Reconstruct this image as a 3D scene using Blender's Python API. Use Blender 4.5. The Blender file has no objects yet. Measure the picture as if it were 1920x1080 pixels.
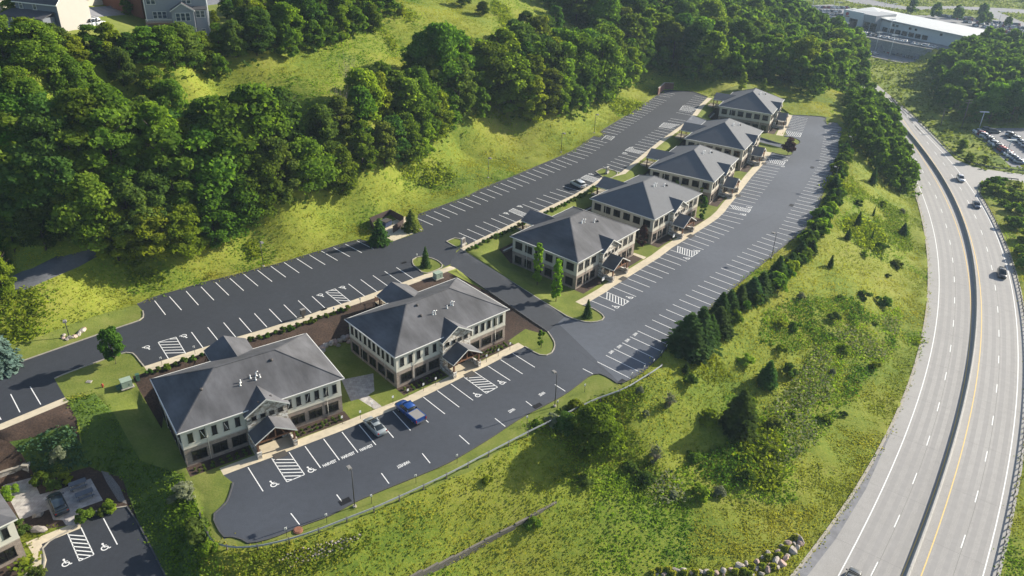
import bpy, math, random, numpy as np
from mathutils import Vector, Matrix, noise
from mathutils.geometry import delaunay_2d_cdt, tessellate_polygon
random.seed(7); RS = np.random.RandomState(7)
S = bpy.context.scene
COL = S.collection
# ------------------------------------------------------------------ camera
F, TH, CH, ROLL = 1453.57, 0.504778, 76.04, 0.0392888
ct, st, cr, sr = math.cos(TH), math.sin(TH), math.cos(ROLL), math.sin(ROLL)
cd = bpy.data.cameras.new('camera'); cam = bpy.data.objects.new('camera', cd); COL.objects.link(cam)
cd.sensor_width = 36; cd.lens = F/1920*36; cd.clip_start = 1; cd.clip_end = 6000
right = Vector((cr, sr*st, sr*ct)); up = Vector((-sr, cr*st, cr*ct)); back = Vector((0, -ct, st))
cam.matrix_world = Matrix(((right.x, up.x, back.x, 0), (right.y, up.y, back.y, 0), (right.z, up.z, back.z, CH), (0, 0, 0, 1)))
S.camera = cam
S.render.resolution_x, S.render.resolution_y = 1024, 576
# ------------------------------------------------------------------ sky, sun, exposure
SUN_DIR = Vector((0.872, 0.489, math.tan(math.radians(25.6)))).normalized()
W = bpy.data.worlds.new('World'); S.world = W; W.use_nodes = True
nt = W.node_tree; bg = nt.nodes['Background']
sky = nt.nodes.new('ShaderNodeTexSky'); sky.sky_type = 'NISHITA'; sky.sun_disc = False
sky.sun_elevation = math.radians(25.6); sky.sun_rotation = math.atan2(0.872, 0.489)
sky.air_density = 1.0; sky.dust_density = 1.5; sky.altitude = 300
nt.links.new(sky.outputs[0], bg.inputs[0]); bg.inputs[1].default_value = 0.095
sl = bpy.data.lights.new('sun', 'SUN'); sl.energy = 5.0; sl.angle = math.radians(0.55); sl.color = (1.0, 0.93, 0.8)
so = bpy.data.objects.new('sun', sl); COL.objects.link(so); so.rotation_euler = SUN_DIR.to_track_quat('Z', 'Y').to_euler()
so.location = (200, 150, 200)
S.view_settings.view_transform = 'Standard'; S.view_settings.look = 'None'; S.view_settings.gamma = 1
S.view_settings.use_curve_mapping = False; S.view_settings.exposure = 0.94
S.cycles.max_bounces = 6; S.cycles.diffuse_bounces = 2; S.cycles.glossy_bounces = 2; S.cycles.transmission_bounces = 4
S.cycles.transparent_max_bounces = 6; S.cycles.volume_bounces = 0

def ray(u, v):
    x, y = u-960, -(v-540); x, y = cr*x-sr*y, sr*x+cr*y
    return (x, F*ct+y*st, -F*st+y*ct)
def at(u, v, z=0.0):
    """point of the photograph (1920 wide) on the level plane of height z -> world"""
    d = ray(u, v); t = (z-CH)/d[2]
    return Vector((t*d[0], t*d[1], z))
ZR, ZH = 3.6, -11.0      # rear parking level, highway level

# ------------------------------------------------------------------ helpers
def tag(o, label=None, cat=None, group=None, kind=None):
    for k, v in (('label', label), ('category', cat), ('group', group), ('kind', kind)):
        if v: o[k] = v
    return o
def empty(name, loc=(0, 0, 0), rz=0.0):
    o = bpy.data.objects.new(name, None); COL.objects.link(o); o.location = loc; o.rotation_euler = (0, 0, rz)
    o.empty_display_size = 0.5
    return o
def link(name, me, parent=None, loc=None, rz=0.0, sc=None):
    o = bpy.data.objects.new(name, me); COL.objects.link(o)
    if parent is not None: o.parent = parent
    if loc is not None: o.location = loc
    if rz: o.rotation_euler = (0, 0, rz)
    if sc is not None: o.scale = sc if hasattr(sc, '__len__') else (sc, sc, sc)
    return o
def copy_tree(o, parent=None):
    c = o.copy(); COL.objects.link(c); c.parent = parent
    for ch in list(o.children): copy_tree(ch, c)
    return c
class MB:
    def __init__(s): s.v = []; s.f = []; s.m = []; s.sm = []
    def add(s, vs, fs, m=0, smooth=False):
        b = len(s.v); s.v += [tuple(p) for p in vs]
        for f in fs: s.f.append(tuple(b+i for i in f)); s.m.append(m); s.sm.append(smooth)
        return s
    def box(s, c, d, rz=0.0, m=0, mat=None):
        x, y, z = d[0]/2, d[1]/2, d[2]/2; cs, sn = math.cos(rz), math.sin(rz); vs = []
        for k in (-z, z):
            for i, j in ((-x, -y), (x, -y), (x, y), (-x, y)):
                vs.append((c[0]+i*cs-j*sn, c[1]+i*sn+j*cs, c[2]+k))
        return s.add(vs, [(3, 2, 1, 0), (4, 5, 6, 7), (0, 1, 5, 4), (1, 2, 6, 5), (2, 3, 7, 6), (3, 0, 4, 7)], m)
    def beam(s, a, b, w, h, m=0):
        a, b = Vector(a), Vector(b); d = (b-a).normalized()
        sx = d.cross(Vector((0, 0, 1)));
        if sx.length < 1e-3: sx = Vector((1, 0, 0))
        sx.normalize(); sy = sx.cross(d).normalized(); vs = []
        for p in (a, b):
            for i, j in ((-1, -1), (1, -1), (1, 1), (-1, 1)): vs.append(p+sx*(i*w/2)+sy*(j*h/2))
        return s.add(vs, [(0, 1, 2, 3), (7, 6, 5, 4), (0, 4, 5, 1), (1, 5, 6, 2), (2, 6, 7, 3), (3, 7, 4, 0)], m)
    def tube(s, pts, rs, n=8, m=0, cap=True, smooth=True):
        pts = [Vector(p) for p in pts]; base = len(s.v)
        if not hasattr(rs, '__len__'): rs = [rs]*len(pts)
        for i, p in enumerate(pts):
            d = (pts[min(i+1, len(pts)-1)]-pts[max(i-1, 0)]).normalized()
            a = d.cross(Vector((0, 0, 1)))
            if a.length < 1e-2: a = Vector((1, 0, 0))
            a.normalize(); b = d.cross(a).normalized()
            for k in range(n):
                t = 2*math.pi*k/n; s.v.append(tuple(p+(a*math.cos(t)+b*math.sin(t))*rs[i]))
        for i in range(len(pts)-1):
            for k in range(n):
                k2 = (k+1) % n
                s.f.append((base+i*n+k, base+i*n+k2, base+(i+1)*n+k2, base+(i+1)*n+k)); s.m.append(m); s.sm.append(smooth)
        if cap:
            s.f.append(tuple(base+k for k in range(n))[::-1]); s.m.append(m); s.sm.append(False)
            e = base+(len(pts)-1)*n; s.f.append(tuple(e+k for k in range(n))); s.m.append(m); s.sm.append(False)
        return s
    def prism(s, poly, z0, z1, m=0):
        n = len(poly); vs = [(p[0], p[1], z0) for p in poly]+[(p[0], p[1], z1) for p in poly]
        fs = [(i, (i+1) % n, n+(i+1) % n, n+i) for i in range(n)]
        fs.append(tuple(range(n))[::-1]); fs.append(tuple(range(n, 2*n)))
        return s.add(vs, fs, m)
    def mesh(s, name, mats):
        me = bpy.data.meshes.new(name); me.from_pydata(s.v, [], s.f)
        for mt in (mats if isinstance(mats, (list, tuple)) else [mats]): me.materials.append(mt)
        if any(s.m): me.polygons.foreach_set('material_index', s.m)
        if any(s.sm): me.polygons.foreach_set('use_smooth', s.sm)
        me.update(); return me
    def obj(s, name, mats, parent=None, loc=None, rz=0.0):
        return link(name, s.mesh(name, mats), parent, loc, rz)
def np_mesh(name, verts, faces, mats, midx=None):
    """fast mesh from numpy: verts (n,3), faces (m,k)"""
    me = bpy.data.meshes.new(name); n = len(verts); m, k = faces.shape
    me.vertices.add(n); me.vertices.foreach_set('co', np.asarray(verts, np.float32).ravel())
    me.loops.add(m*k); me.loops.foreach_set('vertex_index', faces.astype(np.int32).ravel())
    me.polygons.add(m); me.polygons.foreach_set('loop_start', np.arange(0, m*k, k, dtype=np.int32))
    for mt in (mats if isinstance(mats, (list, tuple)) else [mats]): me.materials.append(mt)
    if midx is not None: me.polygons.foreach_set('material_index', midx.astype(np.int32))
    me.update(calc_edges=True); return me

# ------------------------------------------------------------------ materials
def mat(name, color, rough=0.8, scale=None, var=0.25, bump=0.0, bscale=None, metal=0.0, spec=0.5, coat=0.0, detail=4, col2=None, obj_var=0.0, coord='Object', stretch=None, big=None, stain=0.0):
    m = bpy.data.materials.new(name); m.use_nodes = True; n = m.node_tree.nodes; l = m.node_tree.links
    b = n['Principled BSDF']; b.inputs['Roughness'].default_value = rough; b.inputs['Metallic'].default_value = metal
    b.inputs['Specular IOR Level'].default_value = spec; b.inputs['Coat Weight'].default_value = coat
    c = tuple(color)+(1,); b.inputs['Base Color'].default_value = c
    out = None
    tc = n.new('ShaderNodeTexCoord')
    src = tc.outputs[coord]
    if stretch:
        mp = n.new('ShaderNodeMapping'); mp.inputs['Scale'].default_value = stretch; l.new(src, mp.inputs[0]); src = mp.outputs[0]
    if scale:
        t = n.new('ShaderNodeTexNoise'); t.inputs['Scale'].default_value = scale; t.inputs['Detail'].default_value = detail; t.inputs['Roughness'].default_value = 0.65
        l.new(src, t.inputs['Vector'])
        r = n.new('ShaderNodeValToRGB'); r.color_ramp.elements[0].position = 0.3; r.color_ramp.elements[1].position = 0.7
        a = tuple(x*(1-var) for x in color); e = tuple(min(1, x*(1+var)) for x in (col2 or color))
        if col2: a = color; e = col2
        r.color_ramp.elements[0].color = tuple(a)+(1,); r.color_ramp.elements[1].color = tuple(e)+(1,)
        l.new(t.outputs['Fac'], r.inputs[0]); out = r.outputs[0]
    if big:
        t2 = n.new('ShaderNodeTexNoise'); t2.inputs['Scale'].default_value = big[0]; t2.inputs['Detail'].default_value = 3
        l.new(tc.outputs[coord], t2.inputs['Vector'])
        mr = n.new('ShaderNodeMapRange'); mr.inputs[1].default_value = 0.3; mr.inputs[2].default_value = 0.7
        mr.inputs[3].default_value = 1-big[1]; mr.inputs[4].default_value = 1+big[1]; l.new(t2.outputs['Fac'], mr.inputs[0])
        mx = n.new('ShaderNodeMix'); mx.data_type = 'RGBA'; mx.blend_type = 'MULTIPLY'; mx.inputs[0].default_value = 1
        if out: l.new(out, mx.inputs[6])
        else: mx.inputs[6].default_value = c
        l.new(mr.outputs[0], mx.inputs[7]); out = mx.outputs[2]
    if obj_var:
        oi = n.new('ShaderNodeObjectInfo'); mr = n.new('ShaderNodeMapRange'); mr.inputs[3].default_value = 1-obj_var; mr.inputs[4].default_value = 1+obj_var
        l.new(oi.outputs['Random'], mr.inputs[0])
        mx = n.new('ShaderNodeMix'); mx.data_type = 'RGBA'; mx.blend_type = 'MULTIPLY'; mx.inputs[0].default_value = 1
        if out: l.new(out, mx.inputs[6])
        else: mx.inputs[6].default_value = c
        l.new(mr.outputs[0], mx.inputs[7]); out = mx.outputs[2]
    if stain:
        t3 = n.new('ShaderNodeTexNoise'); t3.inputs['Scale'].default_value = .38; t3.inputs['Detail'].default_value = 9; t3.inputs['Roughness'].default_value = .72; l.new(tc.outputs[coord], t3.inputs['Vector'])
        r3 = n.new('ShaderNodeMapRange'); r3.inputs[1].default_value = .60; r3.inputs[2].default_value = .70; r3.inputs[3].default_value = 1; r3.inputs[4].default_value = 1-stain; l.new(t3.outputs['Fac'], r3.inputs[0])
        mx = n.new('ShaderNodeMix'); mx.data_type = 'RGBA'; mx.blend_type = 'MULTIPLY'; mx.inputs[0].default_value = 1; l.new(out, mx.inputs[6]); l.new(r3.outputs[0], mx.inputs[7]); out = mx.outputs[2]
        t4 = n.new('ShaderNodeTexNoise'); t4.inputs['Scale'].default_value = 9; t4.inputs['Detail'].default_value = 3; l.new(tc.outputs[coord], t4.inputs['Vector'])
        r4 = n.new('ShaderNodeMapRange'); r4.inputs[1].default_value = .3; r4.inputs[2].default_value = .7; r4.inputs[3].default_value = .8; r4.inputs[4].default_value = 1.2; l.new(t4.outputs['Fac'], r4.inputs[0])
        mx = n.new('ShaderNodeMix'); mx.data_type = 'RGBA'; mx.blend_type = 'MULTIPLY'; mx.inputs[0].default_value = 1; l.new(out, mx.inputs[6]); l.new(r4.outputs[0], mx.inputs[7]); out = mx.outputs[2]
    if out: l.new(out, b.inputs['Base Color'])
    if bump:
        t = n.new('ShaderNodeTexNoise'); t.inputs['Scale'].default_value = bscale or (scale or 5)*3; t.inputs['Detail'].default_value = 3
        l.new(src, t.inputs['Vector'])
        bp = n.new('ShaderNodeBump'); bp.inputs['Strength'].default_value = bump; bp.inputs['Distance'].default_value = 0.05
        l.new(t.outputs['Fac'], bp.inputs['Height']); l.new(bp.outputs[0], b.inputs['Normal'])
    return m
def masonry(name, cols, mortar, sx, sy, rough=0.9, axis='Y'):
    """brick / block courses in object space (x = along wall via x+y, y = z)"""
    m = bpy.data.materials.new(name); m.use_nodes = True; n = m.node_tree.nodes; l = m.node_tree.links
    b = n['Principled BSDF']; b.inputs['Roughness'].default_value = rough
    tc = n.new('ShaderNodeTexCoord'); sp = n.new('ShaderNodeSeparateXYZ'); l.new(tc.outputs['Object'], sp.inputs[0])
    ad = n.new('ShaderNodeMath'); ad.operation = 'ADD'; l.new(sp.outputs[0], ad.inputs[0]); l.new(sp.outputs[1], ad.inputs[1])
    cb = n.new('ShaderNodeCombineXYZ'); l.new(ad.outputs[0], cb.inputs[0]); l.new(sp.outputs[2], cb.inputs[1])
    br = n.new('ShaderNodeTexBrick'); br.inputs['Scale'].default_value = 1; br.inputs['Brick Width'].default_value = sx; br.inputs['Row Height'].default_value = sy
    br.inputs['Mortar Size'].default_value = 0.012; br.inputs['Color1'].default_value = tuple(cols[0])+(1,); br.inputs['Color2'].default_value = tuple(cols[1])+(1,); br.inputs['Mortar'].default_value = tuple(mortar)+(1,)
    l.new(tc.outputs['Object'] if axis == 'flat' else cb.outputs[0], br.inputs['Vector'])
    nz = n.new('ShaderNodeTexNoise'); nz.inputs['Scale'].default_value = 1.3; nz.inputs['Detail'].default_value = 5; l.new(tc.outputs['Object'], nz.inputs['Vector'])
    mr = n.new('ShaderNodeMapRange'); mr.inputs[1].default_value = .3; mr.inputs[2].default_value = .7; mr.inputs[3].default_value = .8; mr.inputs[4].default_value = 1.15; l.new(nz.outputs['Fac'], mr.inputs[0])
    mx = n.new('ShaderNodeMix'); mx.data_type = 'RGBA'; mx.blend_type = 'MULTIPLY'; mx.inputs[0].default_value = 1
    l.new(br.outputs['Color'], mx.inputs[6]); l.new(mr.outputs[0], mx.inputs[7]); l.new(mx.outputs[2], b.inputs['Base Color'])
    bp = n.new('ShaderNodeBump'); bp.inputs['Strength'].default_value = .5; bp.inputs['Distance'].default_value = .02; bp.invert = True
    l.new(br.outputs['Fac'], bp.inputs['Height']); l.new(bp.outputs[0], b.inputs['Normal'])
    return m
def fieldstone(name):
    m = bpy.data.materials.new(name); m.use_nodes = True; n = m.node_tree.nodes; l = m.node_tree.links
    b = n['Principled BSDF']; b.inputs['Roughness'].default_value = .9
    tc = n.new('ShaderNodeTexCoord'); mp = n.new('ShaderNodeMapping'); mp.inputs['Scale'].default_value = (2.2, 2.2, 3.6); l.new(tc.outputs['Object'], mp.inputs[0])
    vo = n.new('ShaderNodeTexVoronoi'); vo.inputs['Scale'].default_value = 1; l.new(mp.outputs[0], vo.inputs['Vector'])
    sp = n.new('ShaderNodeSeparateColor'); l.new(vo.outputs['Color'], sp.inputs[0])
    r = n.new('ShaderNodeValToRGB'); e = r.color_ramp.elements; e[0].color = (.22, .19, .16, 1); e[1].color = (.80, .77, .70, 1)
    x = e.new(.35); x.color = (.42, .37, .30, 1); x = e.new(.7); x.color = (.62, .58, .52, 1); l.new(sp.outputs[0], r.inputs[0])
    ve = n.new('ShaderNodeTexVoronoi'); ve.feature = 'DISTANCE_TO_EDGE'; l.new(mp.outputs[0], ve.inputs['Vector'])
    mr = n.new('ShaderNodeMapRange'); mr.inputs[2].default_value = .09; mr.inputs[3].default_value = .45; mr.inputs[4].default_value = 1; l.new(ve.outputs[0], mr.inputs[0])
    mx = n.new('ShaderNodeMix'); mx.data_type = 'RGBA'; mx.blend_type = 'MULTIPLY'; mx.inputs[0].default_value = 1
    l.new(r.outputs[0], mx.inputs[6]); l.new(mr.outputs[0], mx.inputs[7]); l.new(mx.outputs[2], b.inputs['Base Color'])
    bp = n.new('ShaderNodeBump'); bp.inputs['Strength'].default_value = .9; bp.inputs['Distance'].default_value = .08
    l.new(mr.outputs[0], bp.inputs['Height']); l.new(bp.outputs[0], b.inputs['Normal'])
    return m
def grass_mat(name, stops, sc1, sc2, rough=.95, bump=.6, transl=0.0):
    """three-scale blend of vegetation colours"""
    m = bpy.data.materials.new(name); m.use_nodes = True; n = m.node_tree.nodes; l = m.node_tree.links
    b = n['Principled BSDF']; b.inputs['Roughness'].default_value = rough; b.inputs['Specular IOR Level'].default_value = .15
    tc = n.new('ShaderNodeTexCoord'); a = n.new('ShaderNodeTexNoise'); a.inputs['Scale'].default_value = sc1; a.inputs['Detail'].default_value = 6; a.inputs['Roughness'].default_value = .6
    c = n.new('ShaderNodeTexNoise'); c.inputs['Scale'].default_value = sc2; c.inputs['Detail'].default_value = 6; c.inputs['Roughness'].default_value = .75
    l.new(tc.outputs['Object'], a.inputs[0]); l.new(tc.outputs['Object'], c.inputs[0])
    mm = n.new('ShaderNodeMix'); mm.inputs[0].default_value = .45; l.new(a.outputs['Fac'], mm.inputs[2]); l.new(c.outputs['Fac'], mm.inputs[3])
    r = n.new('ShaderNodeValToRGB'); e = r.color_ramp.elements
    e[0].position = stops[0][0]; e[0].color = tuple(stops[0][1])+(1,); e[1].position = stops[-1][0]; e[1].color = tuple(stops[-1][1])+(1,)
    for p, k in stops[1:-1]: x = e.new(p); x.color = tuple(k)+(1,)
    l.new(mm.outputs[0], r.inputs[0]); l.new(r.outputs[0], b.inputs['Base Color'])
    if bump:
        bp = n.new('ShaderNodeBump'); bp.inputs['Strength'].default_value = bump; bp.inputs['Distance'].default_value = .25
        l.new(c.outputs['Fac'], bp.inputs['Height']); l.new(bp.outputs[0], b.inputs['Normal'])
    return m
def leaf_mat(name, c1, c2, transl=.35, ov=.25, sc=.45):
    m = bpy.data.materials.new(name); m.use_nodes = True; n = m.node_tree.nodes; l = m.node_tree.links
    n.remove(n['Principled BSDF']); out = n['Material Output']
    tc = n.new('ShaderNodeTexCoord'); nz = n.new('ShaderNodeTexNoise'); nz.inputs['Scale'].default_value = sc; nz.inputs['Detail'].default_value = 6; l.new(tc.outputs['Object'], nz.inputs[0])
    r = n.new('ShaderNodeValToRGB'); r.color_ramp.elements[0].position = .32; r.color_ramp.elements[1].position = .68
    r.color_ramp.elements[0].color = tuple(c1)+(1,); r.color_ramp.elements[1].color = tuple(c2)+(1,); l.new(nz.outputs['Fac'], r.inputs[0])
    oi = n.new('ShaderNodeObjectInfo'); h = n.new('ShaderNodeHueSaturation')
    mr = n.new('ShaderNodeMapRange'); mr.inputs[3].default_value = 1-ov; mr.inputs[4].default_value = 1+ov; l.new(oi.outputs['Random'], mr.inputs[0])
    mh = n.new('ShaderNodeMapRange'); mh.inputs[3].default_value = .478; mh.inputs[4].default_value = .522
    mul = n.new('ShaderNodeMath'); mul.operation = 'MULTIPLY'; mul.inputs[1].default_value = 7.31; fr = n.new('ShaderNodeMath'); fr.operation = 'FRACT'
    l.new(oi.outputs['Random'], mul.inputs[0]); l.new(mul.outputs[0], fr.inputs[0]); l.new(fr.outputs[0], mh.inputs[0])
    l.new(mh.outputs[0], h.inputs['Hue']); l.new(mr.outputs[0], h.inputs['Value']); l.new(r.outputs[0], h.inputs['Color'])
    d = n.new('ShaderNodeBsdfDiffuse'); t = n.new('ShaderNodeBsdfTranslucent'); l.new(h.outputs[0], d.inputs[0])
    br = n.new('ShaderNodeMix'); br.data_type = 'RGBA'; br.blend_type = 'MULTIPLY'; br.inputs[0].default_value = 1; br.inputs[7].default_value = (1.7, 1.7, .7, 1)
    l.new(h.outputs[0], br.inputs[6]); l.new(br.outputs[2], t.inputs[0])
    ms = n.new('ShaderNodeMixShader'); ms.inputs[0].default_value = transl; l.new(d.outputs[0], ms.inputs[1]); l.new(t.outputs[0], ms.inputs[2])
    l.new(ms.outputs[0], out.inputs[0])
    return m
M = {}
M['asphalt'] = mat('asphalt', (.025, .029, .037), .82, 1.2, .12, .25, 22, big=(.05, .14), stain=.22)  # cool blue cast of the light is put into the three asphalt colours
M['asphalt_mid'] = mat('sealed_asphalt', (.041, .047, .059), .75, 1.0, .1, .25, 22, big=(.05, .18), stain=.2)
M['asphalt_worn'] = mat('worn_asphalt', (.068, .076, .092), .70, 1.0, .1, .25, 22, big=(.05, .18), stain=.2)
M['berm'] = mat('asphalt_berm', (.055, .056, .06), .85, 3, .2)
M['concrete'] = mat('concrete_walk', (.50, .43, .31), .9, 1.2, .12, .1, 10, big=(.25, .08))
M['kerb'] = mat('kerb_concrete', (.32, .29, .24), .9, 2, .2)
M['highway'] = mat('highway_concrete', (.295, .283, .268), .85, .8, .06, .1, 10, big=(.04, .07), stain=.1)
M['shoulder'] = mat('old_shoulder_asphalt', (.18, .18, .19), .9, .6, .22, .3, 8)
M['white'] = mat('white_marking', (.70, .70, .68), .7, 7, .16)
M['yellow'] = mat('yellow_marking', (.66, .45, .14), .7, 4, .08)
M['mulch'] = mat('brown_mulch', (.05, .03, .02), .97, 4, .5, 1.0, 12, big=(.4, .25))
M['lawn'] = grass_mat('mown_lawn', [(.3, (.075, .11, .02)), (.5, (.14, .17, .032)), (.72, (.24, .23, .07))], .25, 3.0, bump=.3)
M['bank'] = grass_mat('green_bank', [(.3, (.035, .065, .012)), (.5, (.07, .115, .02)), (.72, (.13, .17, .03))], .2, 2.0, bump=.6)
M['meadow'] = grass_mat('meadow_ground', [(.3, (.042, .085, .011)), (.42, (.105, .155, .018)), (.53, (.19, .215, .028)), (.62, (.22, .22, .045)), (.72, (.28, .215, .085))], .045, 1.6, bump=.45)
M['forest_floor'] = grass_mat('forest_floor', [(.3, (.02, .03, .008)), (.7, (.05, .07, .02))], .1, 1)
M['gravel'] = mat('grey_gravel', (.16, .15, .14), .95, 6, .4, .8, 20)
M['lane'] = mat('shade_tinted_lane_asphalt', (.085, .09, .10), .9, 2, .15)  # tree shade over the lane is put into this darker colour
M['paver'] = masonry('grey_pavers', [(.34, .31, .29), (.46, .43, .39)], (.2, .18, .16), .6, .6, axis='flat')
# ------------------------------------------------------------------ layout of the ground (regions, levels)
def PL(pts, z=0.0):
    return [at(p[0], p[1], p[2] if len(p) > 2 else z) for p in pts]
def xy(P): return np.array([(p[0], p[1]) for p in P])
def inpoly0(p, Q):
    r = False
    for i in range(len(Q)):
        a, b = Q[i], Q[(i+1) % len(Q)]
        if (a[1] > p[1]) != (b[1] > p[1]) and p[0] < (b[0]-a[0])*(p[1]-a[1])/(b[1]-a[1])+a[0]: r = not r
    return r
def arc_resample(P, step):
    P = np.asarray(P, float); d = np.r_[0, np.cumsum(np.linalg.norm(np.diff(P, axis=0), axis=1))]
    n = max(2, int(round(d[-1]/step))+1); t = np.linspace(0, d[-1], n)
    return np.stack([np.interp(t, d, P[:, k]) for k in range(P.shape[1])], 1)
def smooth_open(P, it=2):
    P = np.asarray(P, float)
    for _ in range(it):
        Q = [P[0]]
        for a, b in zip(P[:-1], P[1:]): Q += [a*.75+b*.25, a*.25+b*.75]
        Q.append(P[-1]); P = np.array(Q)
    return P
def offset(P, w):
    P = np.asarray(P, float); d = np.gradient(P[:, :2], axis=0); d /= np.linalg.norm(d, axis=1)[:, None]+1e-9
    Q = P.copy(); Q[:, 0] += d[:, 1]*w; Q[:, 1] -= d[:, 0]*w      # +w = to the right of travel
    return Q
# ---- highway curves: x as a smooth function of y, level ZH
def hcurve(px, deg=4):
    A = xy(PL(px, ZH)); c = np.polynomial.Polynomial.fit(A[:, 1], A[:, 0], deg); y0, y1 = A[:, 1].min(), A[:, 1].max(); dc = c.deriv()
    def f(y):
        y = np.asarray(y, float); yc = np.clip(y, y0, y1); return c(yc)+dc(yc)*(y-yc)
    return f
h_left = hcurve([(1488, 1080), (1569, 960), (1660, 830), (1692, 760), (1710, 700), (1728, 633), (1735, 580), (1740, 513), (1737, 447), (1727, 397), (1718, 367), (1690, 300), (1655, 235)])
h_wl = hcurve([(1572, 1078), (1625, 978), (1674, 876), (1713, 777), (1736, 700), (1750, 638), (1757, 580), (1760, 533), (1759, 487), (1753, 440), (1742, 397), (1725, 355), (1698, 300), (1668, 245)])
h_yl = hcurve([(1692, 1078), (1759, 897), (1791, 795), (1812, 700), (1819, 638), (1818, 547), (1807, 467), (1785, 400), (1750, 330), (1722, 285)])
h_b = hcurve([(1706, 1078), (1731, 981), (1769, 890), (1801, 788), (1819, 700), (1828, 638), (1827, 533), (1822, 487), (1807, 423), (1787, 370), (1760, 327), (1732, 287), (1690, 235)])
h_yr = hcurve([(1729, 1078), (1780, 918), (1812, 816), (1834, 700), (1840, 638), (1839, 567), (1833, 507), (1817, 433), (1793, 380), (1768, 330), (1740, 290)])
h_wr = hcurve([(1843, 1078), (1870, 971), (1893, 869), (1905, 770), (1909, 700), (1907, 638), (1905, 607), (1897, 547), (1887, 493), (1867, 433), (1843, 390), (1820, 353), (1793, 317), (1763, 280), (1748, 267), (1707, 225), (1674, 194)], 5)
h_r = hcurve([(1875, 1078), (1889, 1017), (1907, 946), (1920, 876), (1928, 760), (1930, 650), (1918, 567), (1910, 530), (1897, 480), (1877, 427), (1847, 377), (1815, 330), (1765, 272), (1735, 238), (1707, 212), (1672, 182)], 5)
HY = np.arange(20, 372, 3.0)
HW = np.r_[np.stack([h_left(HY), HY], 1), np.stack([h_r(HY), HY], 1)[::-1]]
ramp = xy(PL([(1748, 258), (1767, 276), (1790, 298), (1825, 313), (1860, 319), (1920, 327), (2060, 340), (2060, 366), (1920, 343), (1906, 338), (1860, 334), (1842, 341), (1834, 353), (1838, 366), (1848, 378), (1825, 350), (1790, 310)], ZH))
# ---- front lot (level 0)
sw1 = [(419, 891), (465, 873.5), (509.7, 857.5), (572, 834), (640, 808), (706, 781), (766, 757), (820, 731), (870, 706), (915, 685), (961, 661), (984, 650)]
sw2 = [(1093, 572.5), (1109, 563.5), (1137, 547), (1149, 538), (1175, 521.5), (1212, 498), (1236, 483), (1260, 464.5), (1278, 453.5), (1304, 437), (1327, 422.5), (1346, 409.5), (1358, 398), (1366, 387), (1383, 366.5), (1397, 348), (1410, 331), (1427, 312.5), (1437, 300), (1447, 286)]
sw3 = [(1468, 255), (1476, 238), (1486, 216)]
islA = [(984, 650), (996, 657), (1007, 664), (1020, 668), (1033, 664), (1039, 655), (1041, 645), (1035, 633), (1027, 622)]
islB = [(1085, 601), (1100, 604.5), (1114, 604.5), (1130, 601), (1134, 594), (1123, 585), (1108, 576.5), (1093, 572.5)]
south = [(437, 905), (432, 925), (424, 945), (402, 962), (399, 970), (405, 985), (420, 1011), (437, 1006), (452, 1010), (463, 1021), (506, 1011), (531, 1001), (569, 985), (619, 968), (657, 946), (673, 938), (726, 916), (783, 893), (827, 875), (860, 858), (924, 819), (950, 801), (981, 781), (1024, 759), (1059, 740), (1087, 719), (1104, 705), (1120, 700), (1131, 703), (1149, 713), (1158, 720), (1167, 719), (1193, 706), (1207, 697), (1224, 680), (1236, 670), (1247, 656), (1256, 643), (1310, 596), (1370, 545), (1440, 486), (1477, 455), (1503, 438), (1533, 393), (1544, 359), (1557, 333), (1568, 311), (1573, 280), (1576, 259), (1578, 240)]
east = [(1570, 231), (1558, 229), (1551, 234), (1547, 227), (1550, 220), (1518, 217), (1486, 216)]
swN = [(1470, 256), (1492, 259), (1502, 266), (1497, 271), (1488, 272.5), (1473, 272)]
swS = [(1470, 279), (1478, 280), (1488, 286), (1484, 291), (1473, 292), (1447, 286)]
lotF = PL(sw1+islA[1:]+[(1060, 593), (1085, 601)]+islB[1:]+sw2[1:]+[(1473, 292), (1484, 291), (1488, 286), (1478, 280), (1470, 278), (1473, 272), (1488, 272.5), (1497, 271), (1502, 266), (1492, 259), (1470, 256)]+sw3[1:]+east[::-1]+south[::-1])
def cut(P, a, b):
    a, b = Vector((a.x, a.y)), Vector((b.x, b.y)); d = b-a; side = lambda p: d.x*(p[1]-a.y)-d.y*(p[0]-a.x); out = []
    for i in range(len(P)):
        p, q = P[i], P[(i+1) % len(P)]; sp, sq = side(p), side(q)
        if sp > 0: out.append((p[0], p[1]))
        if (sp > 0) != (sq > 0): t = sp/(sp-sq); out.append((p[0]+(q[0]-p[0])*t, p[1]+(q[1]-p[1])*t))
    return np.array(out)
lotF_far = cut(lotF, at(1180, 735), at(1030, 590))
if not inpoly0(at(1400, 480), lotF_far): lotF_far = cut(lotF, at(1030, 590), at(1180, 735))
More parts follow.
